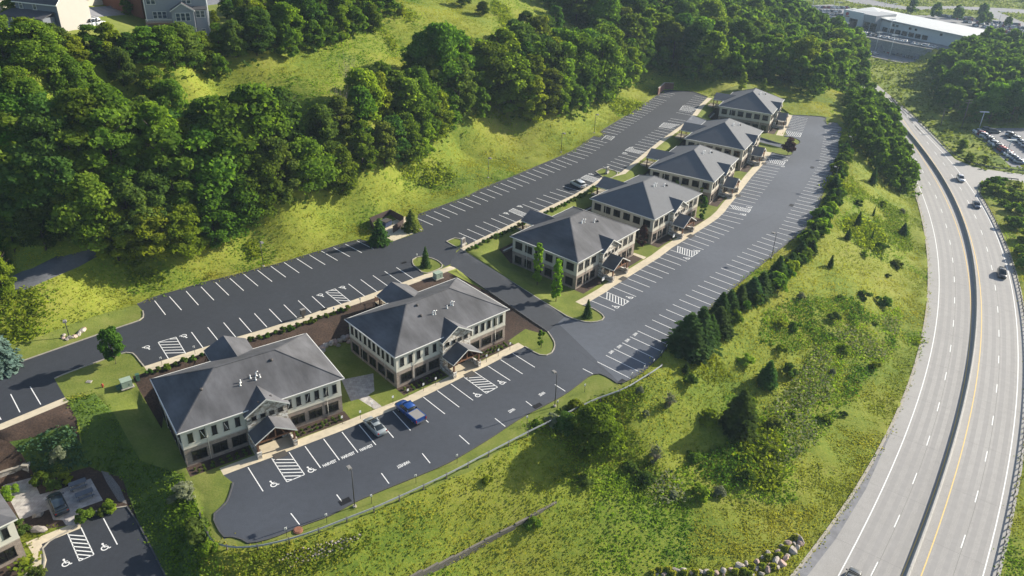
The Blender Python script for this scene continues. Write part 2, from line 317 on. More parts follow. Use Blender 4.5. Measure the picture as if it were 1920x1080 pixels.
# ---- rear lot (level ZR)
swr1 = [(270, 687), (349, 661.5), (381, 651.5), (440, 633), (499, 616), (529, 606.5), (585, 588), (609, 579), (640, 570), (684, 555), (752, 530.5), (796, 514.5), (820, 507), (845, 497.5)]
swr2 = [(863, 466), (895, 450), (965, 417), (1011, 395.5), (1076, 365), (1110, 345), (1128, 332), (1164, 323.5), (1190, 301.5), (1214, 282), (1242, 260), (1285, 229.5)]
swr3 = [(1298, 216), (1313, 196), (1327, 183)]
rear_n = [(257, 571), (290, 557), (333, 545), (379, 531), (425, 520), (481, 505), (520, 496), (557, 484), (594, 473), (640, 458), (676, 449), (716, 458), (738, 452), (785, 435), (794, 430), (786, 419), (783, 408), (784, 403), (826, 387), (873, 370), (910, 351), (965, 330), (1011, 310), (1048, 295), (1080, 280), (1113, 255), (1124, 256), (1132, 254), (1129, 249), (1125, 247), (1150, 232), (1177, 215.5), (1205, 197), (1225, 184), (1233, 178.5), (1244, 168.5), (1279, 171), (1298, 171), (1327, 182)]
west_n = [(-200, 748), (-80, 715), (0, 692), (120, 650), (220, 615), (264, 601), (270, 594), (268, 583)]
west_s = [(-220, 860), (0, 795), (122, 745), (102, 710), (125, 700), (180, 680), (215, 667), (240, 660), (251, 663), (260, 675), (270, 687)]
lotR = PL(west_n+rear_n+swr3[::-1][1:]+[(1290, 226), (1285, 229.5)]+swr2[::-1][1:]+[(856, 470), (849, 494)]+swr1[::-1][1:]+west_s[::-1][1:], ZR)
driveA = [at(845, 497.5, ZR), at(849, 480, ZR), at(863, 466, ZR), at(1060, 593), at(1027, 622)]     # ramp between the second and third office
driveB = [at(1285, 229.5, ZR), at(1298, 216, ZR), at(1473, 272), at(1470, 278.5)]
def strip(px, z, w, side=1):
    A = xy(PL(px, z)); return np.r_[A, offset(A, w*side)[::-1]]
walk1, walk2, walk3 = strip(sw1, 0, 1.7, -1), strip(sw2, 0, 1.9, -1), strip(sw3, 0, 2.2, -1)
walkR1, walkR2, walkR3 = strip(swr1, ZR, 1.7), strip(swr2, ZR, 1.4), strip(swr3, ZR, 1.6)
pad_dump = xy(PL([(700, 441), (722, 420), (760, 405), (785, 434), (738, 452)], ZR))
islR1 = xy(PL([(774, 487), (786, 480), (812, 484), (834, 498), (820, 507), (796, 514.5), (783, 504), (773, 495)], ZR))
islR2 = xy(PL([(837, 453), (854, 445), (866, 450), (877, 457), (863, 467), (850, 461)], ZR))
islR3 = xy(PL([(1117, 322), (1128, 316), (1136, 316), (1164, 323.5), (1140, 338), (1128, 331)], ZR))
patio = xy(PL([(640, 712), (700, 700), (702, 733), (690, 741), (716, 762), (704, 768), (672, 748), (658, 752)]))
# ---- lower left site
ZL = -2.6
lotL = PL([(34, 1100), (78, 1080), (86, 1050), (78, 1020), (100, 1008), (152, 985), (160, 962), (238, 950), (262, 985), (300, 1060), (330, 1120), (340, 1180), (60, 1200)], ZL)
walkL = xy(PL([(10, 1110), (60, 1065), (62, 1040), (48, 1017), (128, 985), (150, 982), (152, 990), (78, 1020), (88, 1050), (80, 1078), (30, 1110)], ZL))
pathL = xy(PL([(5, 910), (60, 895), (75, 927), (120, 915), (170, 897), (193, 938), (146, 955), (150, 985), (124, 985), (117, 975), (100, 975), (92, 955), (38, 975), (20, 940)], ZL))
bedL = xy(PL([(-60, 870), (50, 880), (80, 905), (170, 880), (230, 900), (262, 985), (238, 950), (160, 962), (152, 985), (128, 985), (40, 1000), (30, 960), (45, 1080), (60, 1060), (0, 1100), (-60, 1100)], ZL))
walkR0 = strip([(-220, 860), (0, 795), (122, 745)], ZR, 1.5)
mulchR0 = xy([at(-60, 830, ZR), at(0, 803, ZR), at(125, 752, ZR), at(145, 790, 2.2), at(150, 830, .5), at(130, 800, 2.0), at(60, 815, 2.4), at(-60, 860, 2.4)])
junL = xy([at(-60, 850, 2.4), at(60, 815, 2.4), at(130, 800, 2.0), at(152, 830, .5), at(170, 880, ZL+.4), at(52, 885, ZL+.9), at(45, 873, ZL+1.2), at(0, 893, ZL+1.2), at(-60, 910, ZL+1.2)])
gravL = xy(PL([(190, 885), (205, 890), (225, 915), (238, 945), (222, 940), (200, 905)], ZL))
# ---- lawns and beds round the offices
site1 = np.r_[xy(PL(swr1, ZR)), xy(PL(islA[::-1])), xy(PL(sw1[::-1])), xy(PL([(437, 905), (432, 925), (424, 945), (402, 962), (399, 970), (405, 985), (420, 1011)])), xy(PL([(398, 1010), (376, 965)], -.1)), xy(PL([(345, 890)], .2)), xy([at(262, 860, -.5), at(215, 780, 1.5), at(180, 745, 2.6)]), xy(PL([(122, 745), (102, 710), (125, 700), (180, 680), (215, 667), (240, 660), (251, 663), (260, 675)], ZR))]
site2 = np.r_[xy(PL(swr2, ZR)), xy([at(1470, 278)]), xy(PL([(1478, 280), (1488, 286), (1484, 291), (1473, 292), (1447, 286)])), xy(PL(sw2[::-1])), xy(PL(islB[::-1])), xy([at(1060, 593)])]
site3 = np.r_[xy(PL(swr3, ZR)), xy(PL([(1400, 165)], 2)), xy(PL([(1486, 216), (1468, 255)])), xy(PL(swN)), ]
BC = [(-39.1, 94.6, 36.0, 24.2, 14.9), (-14.3, 115.4, 43.0, 24.2, 14.9), (13.2, 151.7, 50.8, 22.6, 17.7), (31.5, 174.4, 51.0, 22.2, 17.7), (47.7, 199.4, 60.8, 22.0, 17.7), (61.6, 225.7, 61.8, 21.6, 17.7), (79.2, 263.0, 64.0, 21.4, 17.7)]
def bloc(i, x, y):
    c = BC[i]; a = math.radians(c[2]); return (c[0]+x*math.cos(a)-y*math.sin(a), c[1]+x*math.sin(a)+y*math.cos(a))
def brect(i, x0, x1, y0, y1): return np.array([bloc(i, x0, y0), bloc(i, x1, y0), bloc(i, x1, y1), bloc(i, x0, y1)])
foot = [brect(i, -c[3]/2+.9, c[3]/2-.9, -c[4]/2+.9, c[4]/2-.9) for i, c in enumerate(BC)]
flat = [brect(i, -c[3]/2-.2, c[3]/2+.2, -c[4]/2-1.2, c[4]/2+.2) for i, c in enumerate(BC)]
mul1 = np.r_[xy(PL([(268, 700), (349, 668), (440, 640), (529, 613), (609, 586), (684, 562), (752, 537), (800, 520), (838, 509)], ZR)), xy(PL([(940, 572), (1000, 607), (1026, 622), (1010, 624), (985, 618), (952, 640)])), np.array([bloc(1, 11.5, -5), bloc(1, 11.5, 6.8), bloc(1, -11.5, 6.8), bloc(1, -11.5, 4.6)]), xy(PL([(656, 645), (630, 650), (603, 662)])), np.array([bloc(0, 13.4, 7.5), bloc(0, 11.5, 6.8), bloc(0, -11.5, 6.8), bloc(0, -12.6, 3.5)]), xy([at(262, 735, 2.2), at(250, 712, 2.8)])]
def fbed(i, x0, x1, d=1.8):
    y = -BC[i][4]/2+.45; return np.array([bloc(i, x0, y), bloc(i, x1, y), bloc(i, x1, y-d), bloc(i, x0, y-d)])
beds = [fbed(i, -BC[i][3]/2+.2, -3.2, 2.2) for i in range(7)]+[fbed(i, 3.3, BC[i][3]/2-.2, 2.4) for i in range(7)]
mulr = []
for i in range(2, 7):
    L, D = BC[i][3]/2, BC[i][4]/2
    mulr.append(np.array([bloc(i, -L+.2, D-.3), bloc(i, L+4, D-.3), bloc(i, L+4, D+3.2), bloc(i, -L+.2, D+3.2)]))
porchpad = [np.array([bloc(i, -3.0, -BC[i][4]/2-.4), bloc(i, 3.2, -BC[i][4]/2-.4), bloc(i, 3.2, -BC[i][4]/2-4.6), bloc(i, -3.0, -BC[i][4]/2-4.6)]) for i in range(7)]
link3 = xy(PL([(1189, 474), (1212, 482), (1207, 486), (1186, 477)]))
# ---- far places
ZD, ZD2 = -14.0, -21.0
dealer = xy(PL([(1395, 25), (1480, 12), (1560, 8), (1640, 30), (1760, 28), (1920, 42), (2100, 60), (2100, 120), (1860, 100), (1746, 92), (1660, 76), (1578, 60), (1480, 45), (1400, 50)], ZD))
dealer2 = xy(PL([(1600, 84), (1640, 90), (1700, 106), (1730, 100), (1722, 113), (1690, 118), (1610, 102)], ZD2))
carlot = xy(PL([(1818, 245), (1860, 240), (1990, 240), (1990, 320), (1920, 316), (1895, 312), (1870, 288), (1845, 266)], ZH))
far_road = xy(PL([(1560, -6), (1610, 0), (1700, 14), (1790, 12), (1880, 16), (1960, 22), (1960, 28), (1880, 24), (1840, 20), (1790, 18), (1700, 20), (1600, 8), (1560, 0)], ZD))
far_road2 = xy(PL([(1840, 20), (1870, 22), (1935, 48), (2000, 60), (2000, 72), (1920, 52), (1860, 33)], ZD))
ZS = 41.0
street = xy([at(-60, 60, 43), at(150, 48, 42), at(262, 26, 41), at(410, 8, 40), at(480, -2, 40), at(540, -20, 40), at(500, -30, 40), at(400, -4, 40), at(262, 14, 41), at(150, 34, 42), at(-60, 40, 43)])
houselawn = xy([at(-120, 90, 42), at(60, 90, 42), at(200, 72, 41), at(280, 66, 39), at(420, 60, 38), at(500, 40, 39), at(560, -20, 40), at(300, -90, 42), at(-150, -20, 46)])
# ------------------------------------------------------------------ height of the land
def level(z): return lambda P: np.full(len(P), float(z))
def sloped(a, za, b, zb):
    a = np.array(a[:2]); b = np.array(b[:2]); d = b-a; L2 = d@d
    return lambda P: za+(zb-za)*np.clip(((P-a)@d)/L2, 0, 1)
mA = (at(849, 480, ZR)+at(854, 490, ZR))/2; mB = (at(1060, 593)+at(1027, 622))/2
PATCH = [(xy(lotF), level(0)), (xy(lotR), level(ZR)), (HW, level(ZH)), (ramp, level(ZH)),
         (xy(driveA), sloped(mA, ZR, mB, 0)), (xy(driveB), sloped(at(1290, 225, ZR), ZR, at(1440, 266), 0)),
         (walk1, level(.0)), (walk2, level(0)), (walk3, level(0)), (walkR1, level(ZR)), (walkR2, level(ZR)), (walkR3, level(ZR)), (walkR0, level(ZR)),
         (pad_dump, level(ZR)), (xy(lotL), level(ZL)), (walkL, level(ZL)), (pathL, level(ZL)), (dealer, level(ZD)), (dealer2, level(ZD2)), (carlot, level(ZH)), (xy(PL(islA)), level(0)), (xy(PL(islB)), level(0)), (xy(PL(swS)), level(0)), (xy(PL(swN)), level(0))]
PATCH += [(f, level(0)) for f in flat]+[(patio, level(0))]
def inpoly(P, Q):
    P = np.asarray(P, float); Q = np.asarray(Q, float); out = np.zeros(len(P), bool)
    box = np.where((P[:, 0] >= Q[:, 0].min()) & (P[:, 0] <= Q[:, 0].max()) & (P[:, 1] >= Q[:, 1].min()) & (P[:, 1] <= Q[:, 1].max()))[0]
    x0, y0 = Q[:, 0], Q[:, 1]; x1, y1 = np.roll(x0, -1), np.roll(y0, -1); dy = np.where(y1 == y0, 1e-12, y1-y0)
    for s in range(0, len(box), 8000):
        k = box[s:s+8000]; x, y = P[k, 0][:, None], P[k, 1][:, None]
        c = ((y0 > y) != (y1 > y)) & (x < (x1-x0)*(y-y0)/dy+x0); out[k] = (c.sum(1) % 2).astype(bool)
    return out
def dist(P, Q):
    P = np.asarray(P, float); Q = np.asarray(Q, float); e = np.roll(Q, -1, 0)-Q; L = (e*e).sum(1); ok = L > 1e-9; A = Q[ok]; e = e[ok]; L = L[ok]; out = np.empty(len(P))
    for s in range(0, len(P), 8000):
        p = P[s:s+8000]; r = p[:, None, :]-A[None]; t = np.clip((r*e).sum(2)/L, 0, 1); q = r-t[:, :, None]*e; out[s:s+8000] = np.sqrt((q*q).sum(2).min(1))
    return out
PBB = [(q.min(0)[0], q.min(0)[1], q.max(0)[0], q.max(0)[1]) for q, f in PATCH]
CTRL = [  # (u, v, z) on the open land
    (480, 430, 7.5), (640, 378, 8), (330, 485, 8), (200, 500, 9), (100, 520, 10), (0, 545, 10), (-80, 560, 10), (760, 332, 7.5), (860, 275, 7.5), (960, 250, 7), (1085, 238, 6.5), (1160, 190, 6), (1200, 165, 6),
    (60, 620, 6.5), (0, 640, 6.5), (150, 590, 6), (-60, 655, 6), (600, 420, 6.5), (900, 310, 6),
    (100, 440, 14), (300, 400, 15), (500, 350, 15), (700, 290, 15), (0, 380, 17), (850, 220, 15), (1000, 200, 12), (1100, 180, 10),
    (370, 290, 20), (500, 250, 21), (620, 240, 22), (200, 300, 21), (700, 220, 21), (850, 170, 20), (950, 160, 17), (1050, 140, 14), (0, 290, 24),
    (400, 170, 28), (500, 160, 28), (600, 150, 28), (680, 140, 27), (760, 110, 27), (850, 90, 27), (930, 60, 28), (1000, 90, 22), (200, 200, 29), (60, 200, 30), (-60, 220, 30), (340, 190, 28),
    (470, 110, 33), (330, 120, 35), (240, 110, 37), (60, 110, 40), (-60, 130, 41), (560, 90, 33), (640, 60, 34), (760, 20, 35), (850, 20, 32), (950, 10, 31), (900, 40, 30), (1050, 30, 25),
    (300, 62, 38.5), (400, 58, 38), (200, 70, 40.5), (100, 78, 41.5), (0, 90, 42), (230, 40, 41), (350, 0, 40.5), (480, 0, 40), (600, -30, 39), (0, 20, 45),
    (1230, 140, 7), (1330, 150, 6), (1150, 100, 15), (1250, 80, 12), (1150, 30, 21), (1300, 30, 14), (1400, 100, 4), (1480, 170, 1), (1540, 200, 0), (1430, 40, 4), (1500, 100, -3), (1550, 100, -8), (1590, 180, -2), (1590, 240, -.5), (1605, 300, -1.5), (1620, 200, -5), (1650, 250, -8), (1690, 330, -10), (1600, 140, -12),
    (1640, 150, -14), (1630, 120, -19), (1700, 125, -18), (1650, 190, -12.5), (1720, 160, -13), (1760, 180, -12), (1760, 130, -15), (1850, 120, -13), (1920, 180, -10), (1800, 220, -11), (1950, 230, -9), (1450, -20, -2), (1500, 20, -10), (1350, -30, 8),
    (1600, 350, -2), (1585, 400, -2), (1650, 400, -6), (1700, 440, -10), (1560, 480, -3), (1640, 520, -7.5), (1480, 540, -2), (1380, 600, -1.5), (1520, 640, -6.5), (1600, 700, -9.5), (1400, 720, -6.5), (1280, 680, -1.5), (1300, 740, -4.5), (1180, 740, -1), (1100, 780, -2), (1000, 830, -2.2), (900, 880, -2.2), (1100, 860, -5), (1250, 820, -6.5), (1400, 860, -9), (1520, 900, -10.4), (1300, 940, -9.8), (1150, 940, -7.5), (1000, 950, -5.5), (860, 950, -4),
    (700, 1000, -2.8), (600, 1040, -2.6), (850, 1040, -7.2), (1000, 1040, -8.6), (1150, 1040, -10), (1300, 1030, -10.8), (1430, 1040, -10.9), (1300, 1090, -11), (1000, 1110, -10.2), (700, 1100, -5.5), (500, 1080, -3), (380, 1060, -2.6), (330, 1000, -2.0), (300, 940, -1.2), (250, 900, -1.2), (430, 1040, -.6), (375, 975, -.3),
    (200, 840, .5), (170, 790, 2), (150, 880, -1.4), (1950, 420, -11.5), (1950, 600, -12), (1980, 900, -12.5), (1960, 380, -11.5)]
CW = [(-300, 60, 14), (-300, 200, 45), (-300, 500, 50), (-150, 330, 48), (-60, 420, 42), (60, 420, 22), (60, 560, 15), (-150, 700, 50), (200, 850, -5), (420, 500, -12), (520, 300, -10), (420, 100, -16), (200, 40, -13), (60, 30, -12), (0, 40, -7), (-60, 40, -4), (-120, 60, 2), (-300, 0, 0), (-160, 120, 12), (130, 400, -2), (330, 420, -13), (560, 760, -8), (0, 900, 30), (-300, 900, 50), (520, 950, -5), (-20, 0, -9), (300, 0, -15), (250, 220, -11), (280, 150, -13)]
cp = [tuple(at(*c)) for c in CTRL]+CW
for Q, f in PATCH[:4]+[PATCH[14], PATCH[17], PATCH[18], PATCH[19]]:
    R_ = arc_resample(np.r_[Q, Q[:1]], 14); z = f(R_)
    cp += [(p[0], p[1], zz) for p, zz in zip(R_, z)]
cp = np.array(cp)
keep = [0]
for i in range(1, len(cp)):
    if np.min(np.hypot(*(cp[keep, :2]-cp[i, :2]).T)) > 2.0: keep.append(i)
cp = cp[keep]
def U(r2): return r2*np.log(r2+1e-9)*.5
sc_ = 100.0
K = U((((cp[:, None, :2]-cp[None, :, :2])/sc_)**2).sum(2)); nK = len(cp)
Pm = np.c_[np.ones(nK), cp[:, :2]/sc_]
A_ = np.zeros((nK+3, nK+3)); A_[:nK, :nK] = K+np.eye(nK)*2e-4; A_[:nK, nK:] = Pm; A_[nK:, :nK] = Pm.T
wK = np.linalg.solve(A_, np.r_[cp[:, 2], 0, 0, 0])
def tps(P):
    out = np.empty(len(P))
    cs = cp[:, :2]/sc_; cc = (cs*cs).sum(1)
    for s in range(0, len(P), 3000):
        q = P[s:s+3000]/sc_; r2 = np.maximum((q*q).sum(1)[:, None]+cc[None]-2*q@cs.T, 1e-12)
        out[s:s+3000] = U(r2)@wK[:nK]+wK[nK]+q@wK[nK+1:]
    return np.clip(out, -26, 55)
TX, TY = np.arange(-330, 601, 3.0), np.arange(-60, 981, 3.0)
TG = tps(np.stack(np.meshgrid(TX, TY), 2).reshape(-1, 2)).reshape(len(TY), len(TX)); tps_full = tps
def tps(P):
    P = np.asarray(P, float); fx = (P[:, 0]-TX[0])/3.0; fy = (P[:, 1]-TY[0])/3.0; ins = (fx >= 0) & (fy >= 0) & (fx < len(TX)-1.001) & (fy < len(TY)-1.001)
    out = np.empty(len(P)); i = fx[ins].astype(int); j = fy[ins].astype(int); u = fx[ins]-i; v = fy[ins]-j
    out[ins] = (TG[j, i]*(1-u)+TG[j, i+1]*u)*(1-v)+(TG[j+1, i]*(1-u)+TG[j+1, i+1]*u)*v
    if (~ins).any(): out[~ins] = tps_full(P[~ins])
    return out
def H(P, raw=False):
    """height of the land at world points (n,2)"""
    P = np.asarray(P, float).reshape(-1, 2); z = tps(P)
    far = np.clip((np.hypot(P[:, 0]-80, P[:, 1]-300)-650)/400, 0, 1); z = z*(1-far)+far*(-8)
    if len(P) < 400:
        lo_, hi_ = P.min(0)-14, P.max(0)+14; PT = [q for q, bb in zip(PATCH, PBB) if bb[0] < hi_[0] and bb[1] < hi_[1] and bb[2] > lo_[0] and bb[3] > lo_[1]]
    else: PT = PATCH
    num = z/36.0; den = np.full(len(P), 1/36.0); done = np.zeros(len(P), bool); zz = np.zeros(len(P))
    for Q, f in PT:
        lo, hi = Q.min(0)-14, Q.max(0)+14
        m = np.where((P[:, 0] > lo[0]) & (P[:, 0] < hi[0]) & (P[:, 1] > lo[1]) & (P[:, 1] < hi[1]))[0]
        if not len(m): continue
        p = P[m]; d = dist(p, Q); ins = inpoly(p, Q) | (d < .02); fz = f(p)
        g = ins & ~done[m]; zz[m[g]] = fz[g]; done[m[g]] = True
        w = np.maximum(1/np.maximum(d, .05)**2-1/14.0**2, 0); num[m] += w*fz; den[m] += w
    r = num/den; r[done] = zz[done]; return r
def h1(x, y): return float(H([(x, y)])[0])
def hit(u, v, extra=0.0):
    """where the view line through a photograph point meets the land"""
    d = np.array(ray(u, v)); d /= np.linalg.norm(d); lo = 60.0; step = 16.0; n = 66
    for _ in range(3):
        t = lo+np.arange(n)*step; P = d[None, :]*t[:, None]+np.array([0, 0, CH]); g = P[:, 2]-H(P[:, :2]); k = int(np.argmax(g < 0))
        if g[k] >= 0: k = len(t)-1
        k = max(k, 1); lo = t[k-1]; step /= 16.0; n = 18
        if _ == 1: break
    a = g[k-1]/(g[k-1]-g[k]+1e-9); q = P[k-1]+(P[k]-P[k-1])*a
    return Vector((q[0], q[1], q[2]))
gravel_road = np.array([tuple(hit(u, v)) for u, v in ((-60, 550), (0, 529), (60, 503), (120, 480), (168, 467), (187, 478), (150, 499), (80, 529), (20, 556), (-60, 590))])[:, :2]
# ------------------------------------------------------------------ one triangulation of all the ground
REG = [('meadow', None), ('bank', xy([at(60, 620, 6)]*3)), ('lawn', houselawn), ('asphalt_road', street)]
REG = []
def reg(name, poly, m, kind='structure'): REG.append((name, np.asarray(poly)[:, :2] if not isinstance(poly, list) else xy(poly), m))
reg('hillside_lawn', houselawn, 'lawn'); reg('street', street, 'shoulder')
reg('lawn', site1, 'lawn'); reg('lawn', site2, 'lawn'); reg('lawn', site3, 'lawn')
lawn_s = np.r_[xy(PL(south[11:30])), xy(PL([(1193, 712), (1150, 735), (1100, 752), (1050, 778), (1000, 806), (950, 834), (880, 880), (820, 905), (760, 930), (700, 955), (640, 985), (560, 1010), (500, 1024), (440, 1028), (408, 1020), (392, 1008), (376, 966)], -.05)), xy(PL([(420, 1011)]))]
reg('grass_verge', lawn_s, 'lawn')
reg('grass_verge', xy(PL([(0, 692), (120, 650), (220, 615), (264, 601), (270, 594), (268, 583), (257, 571), (235, 577), (150, 612), (80, 640), (0, 665), (-120, 700), (-160, 740)], ZR)), 'lawn')
strip_bank = np.r_[xy([at(125, 752, ZR), at(180, 745, 2.6), at(215, 780, 1.5), at(262, 860, -.5)]), xy(PL([(345, 890)], .2)), xy(PL([(376, 965), (398, 1010)], -.1)), xy(PL([(380, 1060), (370, 1130), (330, 1150)], -2.5)), xy(PL([(330, 1120), (300, 1060), (262, 985), (238, 950)], ZL)), xy([at(225, 915, ZL), at(205, 888, ZL), at(170, 880, ZL+.4), at(152, 830, .5), at(150, 800, 2.0)])]
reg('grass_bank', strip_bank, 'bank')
reg('mulch_bed', mul1, 'mulch')
for b in mulr: reg('mulch_bed', b, 'mulch')
for b in beds: reg('mulch_bed', b, 'mulch')
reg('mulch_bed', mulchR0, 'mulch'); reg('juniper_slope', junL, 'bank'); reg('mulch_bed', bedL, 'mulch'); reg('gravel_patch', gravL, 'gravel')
reg('patio_paving', patio, 'paver')
for b in porchpad: reg('porch_floor', b, 'concrete')
reg('sidewalk', link3, 'concrete')
reg('highway', HW, 'highway'); reg('highway', ramp, 'highway')
shp = np.r_[np.stack([h_left(np.arange(60, 117, 3)), np.arange(60, 117, 3)], 1), np.array([(h_left(110)+.6, 110), (h_left(95)+1.6, 95), (h_left(84)+2.1, 84), (h_left(60)+2.3, 60)])]
reg('road_shoulder', shp, 'shoulder')
reg('front_parking_lot', lotF, 'asphalt_mid'); reg('far_front_lot', lotF_far, 'asphalt_worn'); reg('rear_parking_lot', lotR, 'asphalt')
reg('driveway', driveA, 'asphalt'); reg('driveway', driveB, 'asphalt_worn')
for nme, w_ in (('sidewalk', walk1), ('sidewalk', walk2), ('sidewalk', walk3), ('sidewalk', walkR1), ('sidewalk', walkR2), ('sidewalk', walkR3), ('sidewalk', walkR0)): reg(nme, w_, 'concrete')
reg('dumpster_pad', pad_dump, 'concrete'); reg('lawn_island', islR1, 'lawn'); reg('lawn_island', islR2, 'lawn'); reg('lawn_island', islR3, 'lawn')
reg('lower_parking_lot', lotL, 'asphalt'); reg('sidewalk', walkL, 'concrete'); reg('paved_path', pathL, 'paver')
reg('dealership_lot', dealer, 'shoulder'); reg('lower_car_lot', dealer2, 'shoulder'); reg('car_lot', carlot, 'shoulder'); reg('far_road', far_road, 'shoulder'); reg('far_road', far_road2, 'shoulder')
reg('gravel_lane', gravel_road, 'lane')
def axis(lo, a, b, hi, s, S_, S2, far):
    v = list(np.arange(a, b, s)); x = a
    while x > lo: x -= S_; v.append(x)
    x = b
    while x < hi: v.append(x); x += S_
    d = S2; x0 = lo-S2; x1 = hi+S2
    while x0 > -far: v.append(x0); d *= 1.5; x0 -= d
    d = S2
    while x1 < far: v.append(x1); d *= 1.5; x1 += d
    return np.sort(np.array(v))
GX = axis(-260, -130, 150, 560, 1.25, 5, 30, 3500); GY = axis(-20, 48, 330, 800, 1.25, 5, 30, 4000)
gx, gy = np.meshgrid(GX, GY); gp_ = np.stack([gx.ravel(), gy.ravel()], 1)
core = (gp_[:, 0] > -130) & (gp_[:, 0] < 150) & (gp_[:, 1] > 48) & (gp_[:, 1] < 330)
gp_[core] += RS.uniform(-.35, .35, (core.sum(), 2))
pts = [Vector(p) for p in gp_]; edges = []
for nme, Q, m_ in REG:
    Q2 = arc_resample(np.r_[Q, Q[:1]], 3.0)[:-1] if False else Q
    b0 = len(pts); pts += [Vector(p) for p in Q2]; edges += [(b0+i, b0+(i+1) % len(Q2)) for i in range(len(Q2))]
cv, ce, cf, _, _, _ = delaunay_2d_cdt(pts, edges, [], 0, 1e-3)
CV = np.array([(p.x, p.y) for p in cv]); CF = np.array([f for f in cf if len(f) == 3])
cen = CV[CF].mean(1); cls = np.full(len(CF), -1)
for i, (nme, Q, m_) in enumerate(REG): cls[inpoly(cen, Q)] = i
CZ = H(CV)
wood_world = None
# gentle bumps on open land only
fr = np.zeros(len(CV), bool); fr[np.unique(CF[cls < 0])] = True; ot = np.zeros(len(CV), bool); ot[np.unique(CF[cls >= 0])] = True
mv = np.where(fr & ~ot)[0]
for i in mv:
    x, y = CV[i]
    CZ[i] += .35*noise.noise((x*.12, y*.12, 0))+.2*noise.noise((x*.45, y*.45, 3))
CZ3 = np.c_[CV, CZ]
GROUND = {}
def ground_obj(name, fi, m_, dz=0.0):
    f = CF[fi]; u_, inv = np.unique(f, return_inverse=True); v = CZ3[u_].copy(); v[:, 2] += dz
    me = np_mesh(name, v, inv.reshape(-1, 3), M[m_]); me.polygons.foreach_set('use_smooth', np.ones(len(f), bool)); me.update()
    o = link(name, me); tag(o, kind='structure'); return o
G_meadow = ground_obj('grassy_ground', cls < 0, 'meadow')
for i, (nme, Q, m_) in enumerate(REG):
    if (cls == i).any(): GROUND.setdefault(nme, []).append(ground_obj(nme, cls == i, m_))
def kerb(px_or_world, z=None, w=.18, h=.13, m='berm', name='kerb'):
    P = PL(px_or_world, z) if z is not None else px_or_world
    A = arc_resample(smooth_open(np.array([tuple(p) for p in P]), 1), 1.2); L_ = offset(A, -w/2); R_ = offset(A, w/2); b = MB(); n = len(A); vs = []
    for i in range(n): vs += [(L_[i][0], L_[i][1], A[i][2]-.15), (L_[i][0], L_[i][1], A[i][2]+h), (R_[i][0], R_[i][1], A[i][2]+h), (R_[i][0], R_[i][1], A[i][2]-.15)]
    fs = []
    for i in range(n-1):
        o = i*4
        for k in range(3): fs.append((o+k, o+4+k, o+5+k, o+1+k))
    fs += [(0, 1, 2, 3), ((n-1)*4+3, (n-1)*4+2, (n-1)*4+1, (n-1)*4)]
    b.add(vs, fs); return tag(b.obj(name, M[m]), kind='structure')
kerb(south, 0); kerb(islA, 0, m='kerb'); kerb(islB, 0, m='kerb'); kerb(east, 0); kerb(rear_n[:11], ZR); kerb(rear_n[17:], ZR); kerb(west_n, ZR, m='kerb'); kerb(west_s[3:], ZR, m='kerb')
kerb([(1470, 256), (1492, 259), (1502, 266), (1497, 271), (1488, 272.5), (1473, 272)], 0); kerb([(1470, 278.5), (1478, 280), (1488, 286), (1484, 291), (1473, 292), (1447, 286)], 0)
kerb([tuple(at(845, 497.5, ZR)), tuple(at(1027, 622))]); kerb([tuple(at(863, 466, ZR)), tuple(at(1060, 593)), tuple(at(1085, 601))], m='kerb')
for q in (islR1, islR2, islR3): kerb([(p[0], p[1], ZR) for p in np.r_[q, q[:1]]], m='kerb')
kerb([(238, 950), (262, 985), (300, 1060), (330, 1120)], ZL); kerb([(34, 1100), (78, 1080), (86, 1050), (78, 1020), (152, 985), (160, 962), (238, 950)], ZL, m='kerb')
ky = np.arange(40, 230, 3.0); kerb([(h_left(y), y, ZH) for y in ky], w=.45, h=.1, m='kerb')
def vang(v): return math.degrees(math.atan2(v.y, v.x))
# ------------------------------------------------------------------ painted markings (children of the surface they lie on)
FL, RL = GROUND['front_parking_lot'][0], GROUND['rear_parking_lot'][0]
LL = GROUND['lower_parking_lot'][0]; HWO = GROUND['highway'][0]
def quadline(a, b, w, z): # returns 4 verts
    a, b = Vector(a[:2]), Vector(b[:2]); d = (b-a).normalized(); n = Vector((-d.y, d.x))*w/2
    return [(a-n).to_3d()+Vector((0, 0, z)), (b-n).to_3d()+Vector((0, 0, z)), (b+n).to_3d()+Vector((0, 0, z)), (a+n).to_3d()+Vector((0, 0, z))]
def line(a, b, z, parent, w=.13, name='stall_line', m='white', dz=.012):
    mb = MB(); mb.add(quadline(a, b, w, z+dz), [(0, 1, 2, 3)]); return mb.obj(name, M[m], parent)
def row(s0, e0, s1, e1, n, z, parent, skip=()):
    a0, b0, a1, b1 = at(*s0, z), at(*e0, z), at(*s1, z), at(*e1, z)
    for i in range(n):
        if i in skip: continue
        t = i/max(1, n-1); line(a0.lerp(a1, t), b0.lerp(b1, t), z, parent)
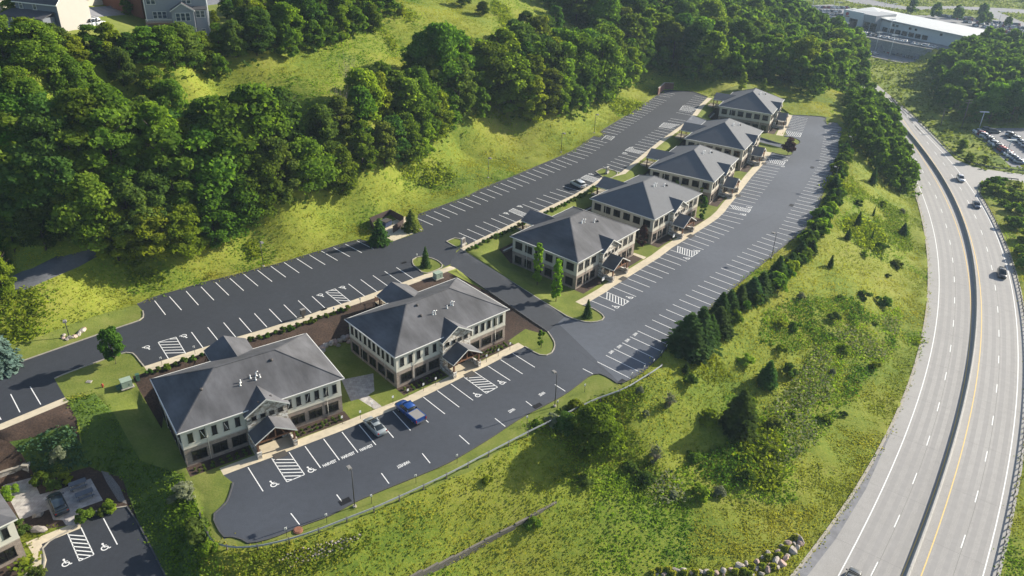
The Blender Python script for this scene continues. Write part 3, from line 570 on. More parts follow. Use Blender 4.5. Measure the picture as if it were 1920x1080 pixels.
def hatch(p1, p2, p3, p4, z, parent, n=7, slant=1.2, closed=True):
    """p1-p2 and p4-p3 the long sides, p1/p4 at the walk, p2/p3 at the aisle"""
    a, b, c, d = [at(*p, z) for p in (p1, p2, p3, p4)]; mb = MB(); k = .13
    def ql(u, v, w=k): mb.add(quadline(u, v, w, z+.012), [(0, 1, 2, 3)])
    ql(a, b); ql(d, c); ql(b, c)
    L = (b-a).length
    for i in range(n):
        t0 = (i+.35)/n; t1 = t0+slant/L
        p = d.lerp(c, t0) if slant >= 0 else a.lerp(b, t0)
        t1 = t0+abs(slant)/L
        q0 = (a if slant >= 0 else d); q1 = (b if slant >= 0 else c)
        if t1 <= 1: q = q0.lerp(q1, t1)
        else:
            f = (1-t0)/(t1-t0); q = p+(q0.lerp(q1, t1)-p)*f
        ql(p, q, .16)
    return mb.obj('access_hatching', M['white'], parent)
def wheel_mesh():
    mb = MB(); # wheelchair emblem, about 1.2 m high, facing +y
    def ln(a, b, w=.13): mb.add(quadline(a, b, w, 0), [(0, 1, 2, 3)])
    c = (0, -.12); n = 14; ri, ro = .27, .40
    for i in range(n):
        a0 = math.radians(115+i*250/n); a1 = math.radians(115+(i+1)*250/n)
        mb.add([(c[0]+ri*math.cos(a0), c[1]+ri*math.sin(a0), 0), (c[0]+ro*math.cos(a0), c[1]+ro*math.sin(a0), 0), (c[0]+ro*math.cos(a1), c[1]+ro*math.sin(a1), 0), (c[0]+ri*math.cos(a1), c[1]+ri*math.sin(a1), 0)], [(0, 1, 2, 3)])
    ln((-.08, .48), (.0, .0), .15); ln((-.03, .0), (.33, .0)); ln((.30, .03), (.42, -.42)); ln((.38, -.40), (.60, -.34)); ln((-.03, .26), (.26, .24), .1)
    mb.add([(-.1+.13*math.cos(t*math.pi/5), .62+.13*math.sin(t*math.pi/5), 0) for t in range(10)], [tuple(range(10))])
    return mb.mesh('wheelchair_symbol', M['white'])
WM = wheel_mesh()
def symbol(p, z, parent, toward, s=1.15):
    """toward: direction (deg) of the emblem's head"""
    q = at(*p, z); link('wheelchair_symbol', WM, parent, (q.x, q.y, z+.013), math.radians(toward-90), (s, s, 1))
TXT = {}
def lettering(txt, p, z, parent, ang, w, hgt):
    if txt not in TXT:
        cu = bpy.data.curves.new('lettering', 'FONT'); cu.body = txt; cu.align_x = 'CENTER'; cu.align_y = 'CENTER'; cu.offset = .02
        o = bpy.data.objects.new('tmp', cu); COL.objects.link(o); dg = bpy.context.evaluated_depsgraph_get()
        me = bpy.data.meshes.new_from_object(o.evaluated_get(dg)); bpy.data.objects.remove(o); me.materials.clear(); me.materials.append(M['white']); me.name = 'lettering'
        xs = [v.co.x for v in me.vertices]; ys = [v.co.y for v in me.vertices]; TXT[txt] = (me, max(xs)-min(xs), max(ys)-min(ys))
    me, tw, th = TXT[txt]; q = at(*p, z)
    link('lettering', me, parent, (q.x, q.y, z+.013), math.radians(ang), (w/tw, hgt/th, 1))
# front lot, offices 1 and 2
def one(a, b, z, parent): line(at(*a, z), at(*b, z), z, parent)
one((465, 876.3), (493.3, 921.3), 0, FL)
hatch((509.7, 859.6), (538, 903.7), (571.1, 889.8), (542.1, 848), 0, FL, 7, -1.6)
for a, b in [((572, 837), (601.3, 877.5)), ((606.6, 822.8), (636.5, 862.8)), ((641.2, 810), (671.2, 848.6)), ((673.4, 796.7), (704.8, 834.4)), ((705.8, 783.4), (737.9, 820.6)), ((736.3, 770.5), (769.7, 807)), ((765.6, 758.9), (803.4, 792)), ((793.9, 744.7), (834.2, 776.2)), ((820, 732.4), (861, 763.5)), ((845.4, 720), (887, 750.7)), ((914.8, 686.3), (956.7, 713.5)), ((938.5, 674.3), (979.8, 701.1)), ((961.1, 662.6), (1002.8, 688.7))]: one(a, b, 0, FL)
hatch((870.4, 707.6), (911.7, 737.6), (933, 726), (890.4, 697.8), 0, FL, 7, -1.6)
for a, b in [((545.3, 962.5), (562, 984)), ((631.2, 927.3), (640.6, 939.9)), ((715.2, 887.3), (729.4, 906.8)), ((791.7, 850.2), (806.5, 868.4)), ((861, 816), (880, 833)), ((928, 784.3), (947.2, 799.6)), ((986, 752.4), (998.7, 762)), ((1040.4, 721), (1059.8, 733.5)), ((1092.8, 691.3), (1111.7, 701))]: one(a, b, 0, FL)
rowdir1 = vang(at(740, 770)-at(610, 823))
rowdir2 = vang(at(1196, 620)-at(1120, 678))
symbol((512.5, 907.8), 0, FL, rowdir1+90); symbol((582.4, 881), 0, FL, rowdir1+90)
symbol((894.6, 740.7), 0, FL, rowdir1+95); symbol((940.4, 717.2), 0, FL, rowdir1+95)
for p in ((618, 869), (652.7, 854), (687, 839.8)): lettering('HARVEST', p, 0, FL, rowdir1-1, 2.05, .62)
lettering('HARVEST', (756, 870.8), 0, FL, rowdir1+180, 2.0, .62)
for p in ((958.9, 769.6), (1015.7, 738.5)): lettering('HARVEST', p, 0, FL, rowdir1+184, 1.25, .62)
for p in ((1146, 660), (1161, 649.6), (1176, 638), (1190.7, 626.7)): lettering('HARVEST', p, 0, FL, rowdir2+180, 1.25, .62)
# front lot by the spruces
row((1120, 678.4), (1182.7, 710), (1195.6, 620.4), (1251, 645.6), 6, 0, FL)
row((1195.6, 620.4), (1251, 645.6), (1436.7, 438.9), (1474.4, 451.1), 23, 0, FL, skip=(0,))
one((1456.7, 435.6), (1484, 443.5), 0, FL)
row((1461, 428), (1499, 437), (1522.4, 329.3), (1560, 337), 17, 0, FL)
row((1522.4, 329.3), (1560, 337), (1535, 308), (1571, 316), 5, 0, FL, skip=(0,))
row((1535, 308), (1571, 316), (1548, 235.6), (1578, 240), 17, 0, FL, skip=(0,))
# front lot by the walk, offices 3-6
one((1108.9, 564), (1152.7, 582.2), 0, FL)
hatch((1123.3, 555.1), (1167.3, 573.3), (1179.3, 564.9), (1136.7, 547.1), 0, FL, 8, 1.6)
row((1148.9, 538.4), (1192.7, 556.2), (1247, 475.2), (1287.6, 490), 9, 0, FL)
hatch((1257, 468.6), (1296.4, 482), (1309, 474), (1269.7, 461.4), 0, FL, 9, 1.6)
row((1279.3, 454), (1319.3, 468.2), (1337.8, 415.6), (1376.4, 428.2), 7, 0, FL)
row((1347.3, 409.3), (1388.2, 419.3), (1359, 395.6), (1399.3, 404.9), 3, 0, FL)
hatch((1363.3, 389.3), (1404, 398.2), (1407.8, 392.9), (1367.8, 383.8), 0, FL, 9, 1.6)
row((1373.3, 378.2), (1411.6, 387.3), (1432.6, 305.9), (1467, 312), 14, 0, FL)
hatch((1434, 303), (1468.5, 310), (1472.5, 303.5), (1440, 296.5), 0, FL, 8, 1.6)
one((1445, 292.6), (1477.5, 299.5), 0, FL); one((1449, 288), (1480.5, 295.3), 0, FL)
hatch((1468.5, 253), (1500, 257), (1503, 250), (1472, 245.5), 0, FL, 8, 1.6)
row((1473, 243.5), (1505, 248.5), (1485.5, 217), (1515, 222.5), 10, 0, FL)
for p in ((1155, 575.5), (1181, 558), (1288, 484.5), (1307, 470.5), (1394, 402), (1405, 389), (1467, 312), (1473, 301)): symbol(p, 0, FL, rowdir2+90)
# rear lot
row((290, 563.9), (310.4, 590.4), (317.8, 556), (340.4, 581.5), 2, ZR, RL)
row((349, 546), (372.2, 572.2), (669, 451.3), (700.6, 467), 14, ZR, RL)
hatch((315.9, 672.6), (296.5, 641.7), (329.8, 632), (348.3, 663), ZR, RL, 6, 1.6)
row((359, 622.8), (380.7, 651.9), (585.2, 555.6), (609.8, 578), 9, ZR, RL)
hatch((640.4, 570.7), (610.7, 547.6), (628, 541.5), (658, 566), ZR, RL, 5, 1.6)
row((653.3, 532.2), (683.9, 555.6), (743, 501.3), (775, 522.6), 5, ZR, RL)
rr = vang(at(669, 451, ZR)-at(349, 546, ZR))
for p in ((276, 651.5), (345.6, 630), (601.5, 553.5), (643, 539)): symbol(p, ZR, RL, rr-90)
row((783, 409.6), (811.9, 422.2), (1053.7, 294.6), (1083, 305), 22, ZR, RL)
row((1063.5, 289), (1096, 298), (1106.1, 260.6), (1138.5, 268), 7, ZR, RL)
hatch((1128, 262), (1136.3, 254), (1152.7, 256.3), (1145, 263.1), ZR, RL, 4, 2)
row((1131, 246), (1158.5, 252.6), (1226.5, 184), (1249.6, 189), 18, ZR, RL)
row((1236, 179.6), (1257, 182.6), (1244, 171.7), (1265.4, 176.7), 3, ZR, RL)
row((860.2, 436.5), (894.3, 451.3), (935.6, 403), (968, 416.5), 6, ZR, RL)
hatch((985.6, 408.7), (954, 395.7), (962.4, 390.7), (993.9, 403.7), ZR, RL, 9, 1.6)
row((980, 383.3), (1011.5, 395.2), (1055, 349), (1088.5, 359), 7, ZR, RL)
one((1087, 342), (1108, 349), ZR, RL)
hatch((1120, 344.3), (1088.5, 334), (1099.6, 328), (1131, 337.8), ZR, RL, 10, 1.6)
row((1131, 312.8), (1163.5, 323), (1165.7, 288), (1196, 296), 6, ZR, RL)
hatch((1205, 289.6), (1171.9, 282.2), (1179, 277.6), (1212.6, 285.6), ZR, RL, 9, 1.6)
row((1184.3, 274.8), (1216.3, 281.7), (1226.7, 243.7), (1255, 250), 8, ZR, RL)
one((1233, 239.6), (1262.6, 245), ZR, RL)
hatch((1266, 242), (1235.7, 237.8), (1245, 230), (1275, 234), ZR, RL, 8, 1.6)
one((1252.4, 225.7), (1281, 231), ZR, RL); one((1257, 222), (1286.7, 227), ZR, RL)
one((1268, 211), (1298, 216.5), ZR, RL); one((1272.8, 207.8), (1301.5, 212.8), ZR, RL)
hatch((1304, 211), (1274.6, 206), (1281, 198), (1311, 204), ZR, RL, 8, 1.6)
row((1283, 197), (1309, 201), (1302.4, 179.4), (1325.5, 184), 6, ZR, RL)
for p in ((949, 400), (975, 387), (1087, 337), (1108, 326.5), (1172, 287), (1184, 277)): symbol(p, ZR, RL, rr-90)
# lower left lots
one((194, 972), (220, 1021), ZL, LL); hatch((127, 1000.5), (149, 1052), (176, 1040), (152, 989), ZL, LL, 7, -1.6)
symbol((123, 1056), ZL, LL, 125); symbol((196, 1026), ZL, LL, 125)
one((20, 739), (37.5, 773), ZR, RL); one((56.5, 725), (76.5, 758.5), ZR, RL); one((-18, 752), (2, 787), ZR, RL)
# drain grates and ramps
M['iron'] = mat('cast_iron', (.018, .018, .02), .6, 8, .3, metal=.4)
def grate(p, z, parent, ang, w=1.5, d=.9):
    q = at(*p, z); mb = MB()
    for k in range(7): mb.box((0, -d/2+.06+k*(d-.12)/6, .02), (w, .05, .02))
    mb.box((0, d/2, .02), (w+.1, .06, .025)); mb.box((0, -d/2, .02), (w+.1, .06, .025)); mb.box((w/2, 0, .02), (.06, d, .024)); mb.box((-w/2, 0, .02), (.06, d, .024)); mb.box((0, 0, .003), (w, d, .006))
    mb.obj('drain_grate', M['iron'], parent, (q.x, q.y, z), math.radians(ang))
grate((647, 940), 0, FL, rowdir1); grate((1008, 761), 0, FL, rowdir1); grate((1166, 716), 0, FL, rowdir2); grate((757, 492.5), ZR, RL, rr, 1.1, .6); grate((607, 580), ZR, RL, rr, 1.1, .6); grate((1523, 314), 0, FL, 60, 1.6, 1); grate((1484, 385), 0, FL, 60, 1.6, 1)
M['mat'] = mat('dark_doormat', (.06, .055, .05), .95, 8, .2)
# highway lines
def ribbon(fn, y0, y1, w, name, m, step=4.0, xo=0):
    ys = np.arange(y0, y1, step); P = np.stack([fn(ys)+xo, ys, np.full(len(ys), ZH+(.004 if m == 'track' else .012))], 1); L_ = offset(P, -w/2); R_ = offset(P, w/2); mb = MB()
    mb.add(list(L_)+list(R_), [(i, i+1, len(ys)+i+1, len(ys)+i) for i in range(len(ys)-1)]); return mb.obj(name, M[m], HWO)
ribbon(h_wl, 20, 360, .17, 'edge_line', 'white'); ribbon(h_wr, 20, 360, .17, 'edge_line', 'white')
ribbon(h_yl, 20, 360, .16, 'edge_line', 'yellow'); ribbon(h_yr, 20, 360, .16, 'edge_line', 'yellow')
def dash(px):
    A = [at(u, v, ZH) for u, v in px]
    for p in A:
        s = Vector((p.x, p.y)); pass
h_dl = hcurve([(1740, 339.3), (1753, 363), (1764, 390), (1772, 418), (1780, 448), (1785.7, 482), (1789, 516), (1790, 557), (1788.3, 599), (1762, 755), (1742, 820), (1717, 892), (1685, 970), (1638, 1070)])
h_dr = hcurve([(1764, 300), (1781, 322), (1798, 349), (1813, 375), (1826, 399), (1838.7, 429), (1848.7, 461), (1858, 494.3), (1865.3, 534.3), (1870, 569), (1873, 617.7), (1869, 728), (1863, 777), (1850, 849.5), (1831, 934), (1804, 1020)], 5)
def dashes(fn, p0):
    y = at(*p0, ZH).y
    def adv(y, s):
        x0 = fn(y); n = 12
        for _ in range(n):
            dx = (fn(y+.05)-fn(y-.05))/.1; y += s/n/math.hypot(1, dx)
        return y
    while y > 40: y = adv(y, -12.0)
    while y < 345:
        y2 = adv(y, 3.3); a = (fn(y), y); b = (fn(y2), y2); line(a, b, ZH, HWO, .16, 'lane_dash'); y = adv(y, 12.0)
dashes(h_dl, (1788.3, 612)); dashes(h_dr, (1873.3, 631))
M['sealant'] = mat('joint_sealant', (.09, .085, .08), .8)
mj = MB(); rj = random.Random(5)
for fa, fb in ((h_left, h_b), (h_b, h_r)):
    for y in np.arange(48, 340, 12.3):
        yy = y+rj.uniform(-.3, .3); sl_ = (h_b(yy+1)-h_b(yy-1))/2
        for k in range(1):
            a = Vector((float(fa(yy)), yy)); b = Vector((float(fb(yy)), yy)); d = (b.x-a.x)/math.hypot(1, sl_)
            nrm = Vector((1, -sl_)).normalized(); mj.add(quadline(a+nrm*.4, a+nrm*(d-.7), .025, ZH+.006), [(0, 1, 2, 3)])
mj.obj('slab_joint', M['sealant'], HWO)
ribbon(h_dl, 30, 350, .03, 'slab_joint', 'sealant', xo=.18); ribbon(h_dr, 30, 350, .03, 'slab_joint', 'sealant', xo=.2)
M['track'] = mat('worn_wheel_track', (.262, .252, .242), .85, .8, .06)
for fa, fb, fm in ((h_wl, h_yl, h_dl), (h_yr, h_wr, h_dr)):
    for f1, f2 in ((fa, fm), (fm, fb)):
        for q in (.28, .72): ribbon(lambda y, f1=f1, f2=f2, q=q: f1(y)*(1-q)+f2(y)*q, 22, 350, .75, 'wheel_track', 'track')
# crack lines and tar seams on the old front lot
M['seam'] = mat('tar_seam', (.03, .03, .033), .7)
for a, b in (((1060, 640), (1150, 705)), ((1395, 430), (1455, 400)), ((1440, 350), (1530, 372)), ((1280, 492), (1200, 535))):
    A = arc_resample(np.array([tuple(at(*a)), tuple(at(*b))]), 1.5); A[:, :2] += RS.uniform(-.12, .12, (len(A), 2)); mb = MB()
    L_ = offset(A, -.03); R_ = offset(A, .03); L_[:, 2] = R_[:, 2] = .006; mb.add(list(L_)+list(R_), [(i, i+1, len(A)+i+1, len(A)+i) for i in range(len(A)-1)]); mb.obj('tar_seam', M['seam'], FL)
# ------------------------------------------------------------------ the seven office buildings
M['shingle'] = mat('grey_roof_shingles', (.085, .085, .092), .85, .5, .34, .35, 30, detail=6, stretch=(1, .35, .35), big=(.16, .25))
M['shingle2'] = mat('slate_grey_shingles', (.11, .115, .125), .85, .8, .08, .35, 30)
M['siding'] = mat('sage_cream_siding', (.52, .505, .43), .8, .8, .05)
M['siding2'] = mat('beige_siding', (.46, .43, .36), .8, .8, .05)
M['brick'] = masonry('tan_split_block', [(.24, .19, .155), (.30, .245, .20)], (.16, .14, .12), .4, .2)
M['stone'] = fieldstone('pale_fieldstone')
M['trim'] = mat('white_trim', (.66, .65, .60), .6)
M['band'] = mat('stone_band', (.40, .37, .31), .85, 3, .1)
M['glass'] = mat('dark_window_glass', (.012, .012, .013), .08, spec=.6)
M['frame'] = mat('dark_window_frame', (.02, .018, .016), .5)
M['wood'] = mat('brown_timber', (.17, .075, .035), .7, 3, .3, stretch=(1, 1, 6))
M['steelpipe'] = mat('white_vent_pipe', (.72, .72, .70), .5)
M['vent'] = mat('dark_roof_vent', (.07, .06, .055), .6)
M['rail_w'] = mat('brown_railing', (.20, .10, .06), .7)
M['reflection'] = mat('painted_reflection', (.5, .5, .47), .6)  # flat pale colour for the reflections drawn on window panes
def wall_box(name, x0, x1, y0, y1, z0, z1, m, parent):
    mb = MB(); mb.box(((x0+x1)/2, (y0+y1)/2, (z0+z1)/2), (x1-x0, y1-y0, z1-z0)); return mb.obj(name, m, parent)
def win_meshes(w, h, cols=1, rows=1, t=.07):
    f = MB(); g = MB()                                   # window facing -y, origin at wall face centre
    f.box((0, -.04, h/2), (w+2*t, .09, t)); f.box((0, -.05, -h/2), (w+2*t+.08, .13, t)); f.box((-w/2, -.04, 0), (t, .09, h)); f.box((w/2, -.04, 0), (t, .09, h))
    for i in range(1, cols): f.box((-w/2+w*i/cols, -.035, 0), (.05, .06, h-.05))
    for i in range(1, rows): f.box((0, -.03, -h/2+h*i/rows), (w-.05, .05, .05))
    g.box((0, -.012, 0), (w, .02, h)); return f, g
WC = {}
def window(parent, x, y, z, w, h, ang, cols=1, rows=1, fm='frame', gm='glass', reflection=False):
    k = (w, h, cols, rows, fm, gm)
    if k not in WC:
        f, g = win_meshes(w, h, cols, rows); WC[k] = (f.mesh('window', M[fm]), g.mesh('pane', M[gm]))
    a, b = WC[k]; o = link('window', a, parent, (x, y, z), ang); link('pane', b, o)
    if reflection:
        mb = MB(); s = 1 if reflection > 0 else -1; mb.add([(-w*.42*s, -.03, h*.42), (-w*.28*s, -.03, h*.42), (w*.42*s, -.03, -h*.42), (w*.28*s, -.03, -h*.42)], [(0, 1, 2, 3)]); mb.obj('painted_post_reflection', M['reflection'], o)  # diagonal pale strip painted over the pane as the reflection of a post
    return o
def hip_roof(L, D, ze, zr, rl, th=.22):
    mb = MB(); x, y = L/2, D/2; r = rl/2
    v = [(-x, -y, ze), (x, -y, ze), (x, y, ze), (-x, y, ze), (-r, 0, zr), (r, 0, zr), (-x, -y, ze-th), (x, -y, ze-th), (x, y, ze-th), (-x, y, ze-th)]
    mb.add(v, [(0, 1, 5, 4), (1, 2, 5), (2, 3, 4, 5), (3, 0, 4)], 0); mb.add(v, [(0, 6, 7, 1), (1, 7, 8, 2), (2, 8, 9, 3), (3, 9, 6, 0), (9, 8, 7, 6)], 1); return mb
def gable(w, y0, y1, ze, zr, th=.2, m0=0, m1=1, mb=None, xc=0):
    """gable roof, ridge along y at x=xc, half width w, from y0 (front) to y1 (back)"""
    mb = mb or MB(); v = [(xc-w, y0, ze), (xc, y0, zr), (xc+w, y0, ze), (xc-w, y1, ze), (xc, y1, zr), (xc+w, y1, ze)]; v2 = [(a, b, c-th) for a, b, c in v]
    mb.add(v, [(0, 1, 4, 3), (1, 2, 5, 4)], m0)
    mb.add(v+v2, [(0, 6, 7, 1), (1, 7, 8, 2), (3, 4, 10, 9), (4, 5, 11, 10), (0, 3, 9, 6), (2, 8, 11, 5), (6, 9, 10, 7), (7, 10, 11, 8)], m1); return mb
def office(i, label, side_n, big):
    cx, cy, ang, L, D = BC[i]; b = empty('office_building', (cx, cy, 0), math.radians(ang)); tag(b, label, 'office building', 'two-storey office buildings of the park')
    ZE, ZRG = 6.45, (10.1 if not big else 10.8); RLn = 9.1 if not big else 5.2
    hx, hy = L/2-.42, D/2-.42; roofm = 'shingle' if i in (0, 1, 2) else 'shingle2'; sid = M['siding'] if not big else M['siding2']
    wall_box('lower_wall', -hx, hx, -hy, hy, -.8, 3.05, M['brick'], b)
    wall_box('wall_band', -hx-.05, hx+.05, -hy-.05, hy+.05, 3.05, 3.2, M['band'], b)
    up_ = wall_box('upper_wall', -hx, hx, -hy, hy, 3.2, ZE-.2, sid, b)
    mb = MB()
    for k in range(1, 15):                                # lap siding boards stand 1 cm proud at their lower edge
        z = 3.2+k*.2
        mb.box((0, -hy-.008, z), (2*hx, .016, .03)); mb.box((-hx-.008, 0, z), (.016, 2*hy, .03)); mb.box((hx+.008, 0, z), (.016, 2*hy, .03)); mb.box((0, hy+.008, z), (2*hx, .016, .03))
    o = mb.obj('siding_boards', sid, b); tag(o, kind='stuff')
    r = hip_roof(L, D, ZE, ZRG, RLn).obj('roof', [M[roofm], M['trim']], b)
    mb = MB()
    for s in (-1, 1):
        for t in (-1, 1): mb.beam((s*RLn/2, 0, ZRG+.02), (s*L/2, t*D/2, ZE+.02), .22, .06)
    mb.beam((-RLn/2, 0, ZRG+.03), (RLn/2, 0, ZRG+.03), .24, .06); mb.obj('ridge_cap', M[roofm], r)
    mb = MB()
    for t in (-1, 1): mb.box((0, t*(D/2+.06), ZE-.06), (L+.2, .12, .12)); mb.box((t*(L/2+.06), 0, ZE-.06), (.12, D-.02, .12))
    mb.obj('gutter', M['trim'], r)
    # gable tower in the middle of the front
    yf = -hy; ty = yf-.85
    mb = MB(); z0, ze, za = -.5, 6.0, 7.75
    mb.add([(-2.95, ty, z0), (2.95, ty, z0), (2.95, ty, ze), (0, ty, za), (-2.95, ty, ze), (-2.95, yf+.02, z0), (2.95, yf+.02, z0), (2.95, yf+.02, ze), (0, yf+.02, za), (-2.95, yf+.02, ze)],
           [(0, 1, 2, 3, 4), (1, 6, 7, 2), (5, 0, 4, 9), (2, 7, 8, 3), (4, 3, 8, 9)])
    tw = mb.obj('stone_tower', M['stone'], b)
    slope = (ZRG-ZE)/(D/2)
    # tower roof runs back into the main roof
    mb = MB(); w = 3.3; zE = 6.0-.1; zA = 7.95; yb_e = -D/2+max(0, (zE-ZE))/slope; yb_r = -D/2+(zA-ZE)/slope+.05
    v = [(-w, ty-.4, zE), (0, ty-.4, zA), (w, ty-.4, zE), (-w, -D/2+.12, zE), (0, yb_r+.1, zA), (w, -D/2+.12, zE)]; v2 = [(a, c, d-.2) for a, c, d in v]
    yv = -D/2+.1
    zz = ZE+.02
    t_ = (zz-zE)/(zA-zE); xw = w*(1-t_)
    v = [(-w, ty-.4, zE), (0, ty-.4, zA), (w, ty-.4, zE), (-w, yv, zE), (-xw, yv, zz), (0, yb_r+.1, zA+.0), (xw, yv, zz), (w, yv, zE)]
    mb.add(v, [(0, 1, 5, 4, 3), (1, 2, 7, 6, 5)], 0)
    mb.add([(-w, ty-.4, zE), (0, ty-.4, zA), (w, ty-.4, zE), (-w, ty-.4, zE-.24), (0, ty-.4, zA-.24), (w, ty-.4, zE-.24), (-w, yv, zE), (w, yv, zE), (-w, yv, zE-.24), (w, yv, zE-.24)], [(0, 3, 4, 1), (1, 4, 5, 2), (0, 6, 8, 3), (2, 5, 9, 7)], 1)
    mb.add([(-w, ty-.4, zE-.02), (0, ty-.4, zA-.02), (0, ty+.3, zA-.02), (-w, ty+.3, zE-.02), (w, ty-.4, zE-.02), (w, ty+.3, zE-.02)], [(0, 3, 2, 1), (1, 2, 5, 4)], 1)
    mb.obj('tower_roof', [M[roofm], M['trim']], b)
    for x in (-1.95, -.65, .65, 1.95): window(tw, x, ty, 5.05 if not big else 5.0, .62, .62, 0)
    # porch
    py = yf-3.55; mb = gable(3.1, py-.35, ty+.05, 2.9, 4.75); mb.obj('porch_roof', [M[roofm], M['trim']], b)
    for s in (-1, 1):
        mb = MB(); mb.box((s*2.65, py+.1, .55), (.62, .62, 1.1)); mb.box((s*2.65, py+.1, 1.14), (.72, .72, .08)); p_ = mb.obj('stone_pier', M['stone'], b)
        mb = MB(); mb.box((s*2.65, py+.1, 1.98), (.24, .24, 1.6)); mb.obj('timber_post', M['wood'], b)
        wall_box('low_stone_wall', s*2.65-.16, s*2.65+.16, py+.45, ty-.02, -.3, .95, M['stone'], b)
    mb = MB(); mb.beam((-2.8, py, 2.72), (2.8, py, 2.72), .2, .22)
    mb.beam((0, py, 2.8), (0, py, 4.3), .18, .18); mb.beam((-2.6, py, 2.85), (-.1, py, 4.3), .16, .2); mb.beam((2.6, py, 2.85), (.1, py, 4.3), .16, .2)
    mb.beam((-1.4, py, 2.8), (-.9, py, 3.7), .12, .14); mb.beam((1.4, py, 2.8), (.9, py, 3.7), .12, .14)
    mb.beam((-2.65, py+.1, 2.74), (-2.65, ty, 2.74), .2, .22); mb.beam((2.65, py+.1, 2.74), (2.65, ty, 2.74), .2, .22); mb.obj('timber_truss', M['wood'], b)
    mb = MB(); mb.box((0, (py+ty)/2, 2.66), (5.0, ty-py-.3, .05)); mb.obj('porch_ceiling', M['wood'], b)
    window(b, -.9, ty, 1.15, 1.9, 2.2, 0, 3, 1); d = window(b, 1.1, ty, 1.1, 1.0, 2.15, 0, 1, 1); d.name = 'entrance_door'
    mb = MB(); mb.box((0, py-.9, .018), (1.9, 1.3, .03)); mb.obj('doormat', M['mat'], b)
    # windows
    fy = -hy
    if not big:
        for k in range(5): window(b, -hx+1.15+k*1.62, fy, 4.75, .62, 1.5, 0, 1, 1, reflection=(1 if k in (1, 3) and i == 0 else 0))
        for k in range(6): window(b, 3.55+k*1.42, fy, 4.75, .62, 1.5, 0, 1, 1, reflection=(-1 if k in (0, 2, 4) and i == 0 else 0))
        for x in (-hx+1.9, -hx+4.75, -hx+7.45): window(b, x, fy, 1.55, 2.0, 1.6, 0, 2, 1)
        for x in (4.6, 7.35, 10.0): window(b, x, fy, 1.55, 2.0, 1.6, 0, 2, 1)
        for s, an in ((-1, -math.pi/2), (1, math.pi/2)):
            for k in range(10): window(b, s*hx, (-hy+1.0+k*(2*hy-2)/9), 4.75, .6, 1.5, an)
            for k in range(5): window(b, s*hx, (-hy+1.75+k*(2*hy-3.5)/4), 1.5, 1.85, 1.6, an, 2, 1)
        for k in range(12): window(b, -hx+1.1+k*(2*hx-2.2)/11, hy, 4.75, .62, 1.5, math.pi) if k not in (5, 6) else None
    else:
        xs = [-hx+1.3, -hx+3.55, -hx+5.8, 4.55, 6.8, 9.0]
        for x in xs: window(b, x, fy, 4.75, 1.35, 1.55, 0, 2, 2)
        for x in xs: window(b, x, fy, 1.5, 1.45, 1.75, 0, 2, 2)
        for s, an in ((-1, -math.pi/2), (1, math.pi/2)):
            for k in range(side_n):
                y = -hy+1.7+k*(2*hy-3.4)/(side_n-1); window(b, s*hx, y, 4.75, 1.75, 1.6, an, 1, 1)
                if not (i == 3 and s < 0 and k in (4,)): window(b, s*hx, y, 1.4, 1.75, 1.7, an, 1, 1)
        for k in range(6): window(b, -hx+1.7+k*(2*hx-3.4)/5, hy, 4.75, 1.5, 1.5, math.pi, 2, 1) if k not in (2, 3) else None
    # downspouts
    for x, y in ((-hx+3.3, -hy-.08), (hx-2.35, -hy-.08), (-hx-.08, -hy+3.2), (-hx-.08, hy-4), (hx+.08, -hy+4)):
        mb = MB(); mb.tube([(x, y, .1), (x, y, ZE-.5), (x*1.01, y*1.02, ZE-.2)], .055, 6); mb.obj('downspout', M['trim'], b)
    # roof fittings
    rnd = random.Random(i)
    def on_roof(x, y):
        zf = ZE+(D/2-abs(y))*slope; zs = ZE+(L/2-abs(x))*(ZRG-ZE)/(L/2-RLn/2); return min(zf, zs)
    spots = {0: [(-1.9, -3.3, 0), (-2.1, -3.7, 0), (-.4, -3.1, 0), (.5, -3.0, 1), (.2, -3.6, 1), (.9, -3.4, 0)], 1: [(-1.5, -3.3, 1), (-1.1, -3.4, 1), (1.6, -3.2, 0), (2.6, -2.9, 1), (2.9, -3.1, 1)]}.get(i, [(-.9, -2.1, 1), (-.4, -2.3, 1), (-1.3, -2.2, 0), (1.9, -3.2, 1)])
    for x, y, el in spots:
        z = on_roof(x, y); mb = MB(); mb.tube([(x, y, z-.1), (x, y, z+.55)], .075, 8)
        if el: mb.tube([(x, y, z+.5), (x+.12, y, z+.68), (x+.34, y-.04, z+.66)], .07, 8)
        mb.tube([(x, y, z-.05), (x, y, z+.12)], [.18, .1], 8); mb.obj('vent_pipe', M['steelpipe'], r)
    for x, y in ([(-7.2, -2.6), (3.4, -1.5)] if i == 0 else [(-3.6, -2.8), (-3.0, -.9)] if i == 1 else [(3.0, -3.4)]):
        z = on_roof(x, y); mb = MB(); mb.tube([(x, y, z-.1), (x, y, z+.25), (x, y, z+.3)], [.2, .24, .16], 8); mb.obj('roof_vent', M['vent'], r)
    if i == 0:
        for x, y in ((-.9, ty+.2), (1.0, ty+.8)):
            mb = MB(); mb.box((x, y, 7.95-abs(x)*.6), (.3, .3, .18)); mb.obj('roof_vent', M['vent'], r)
    # rear canopy over the footbridge
    yr = D/2; ye = yr+3.75; mb = gable(3.35, ye, yr-3.6, ZE-.05, 8.05, .22); mb.obj('canopy_roof', [M[roofm], M['trim']], b)
    for s in (-1, 1):
        mb = MB(); mb.box((s*2.9, ye-.3, 4.95), (.24, .24, 2.7)); mb.obj('canopy_post', M['wood'], b)
    ylot = yr+(6.2 if not big else 5.6)
    mb = MB(); mb.box((0, (hy+ylot)/2, ZR-.12), (4.4, ylot-hy, .2)); mb.obj('footbridge', M['concrete'], b)
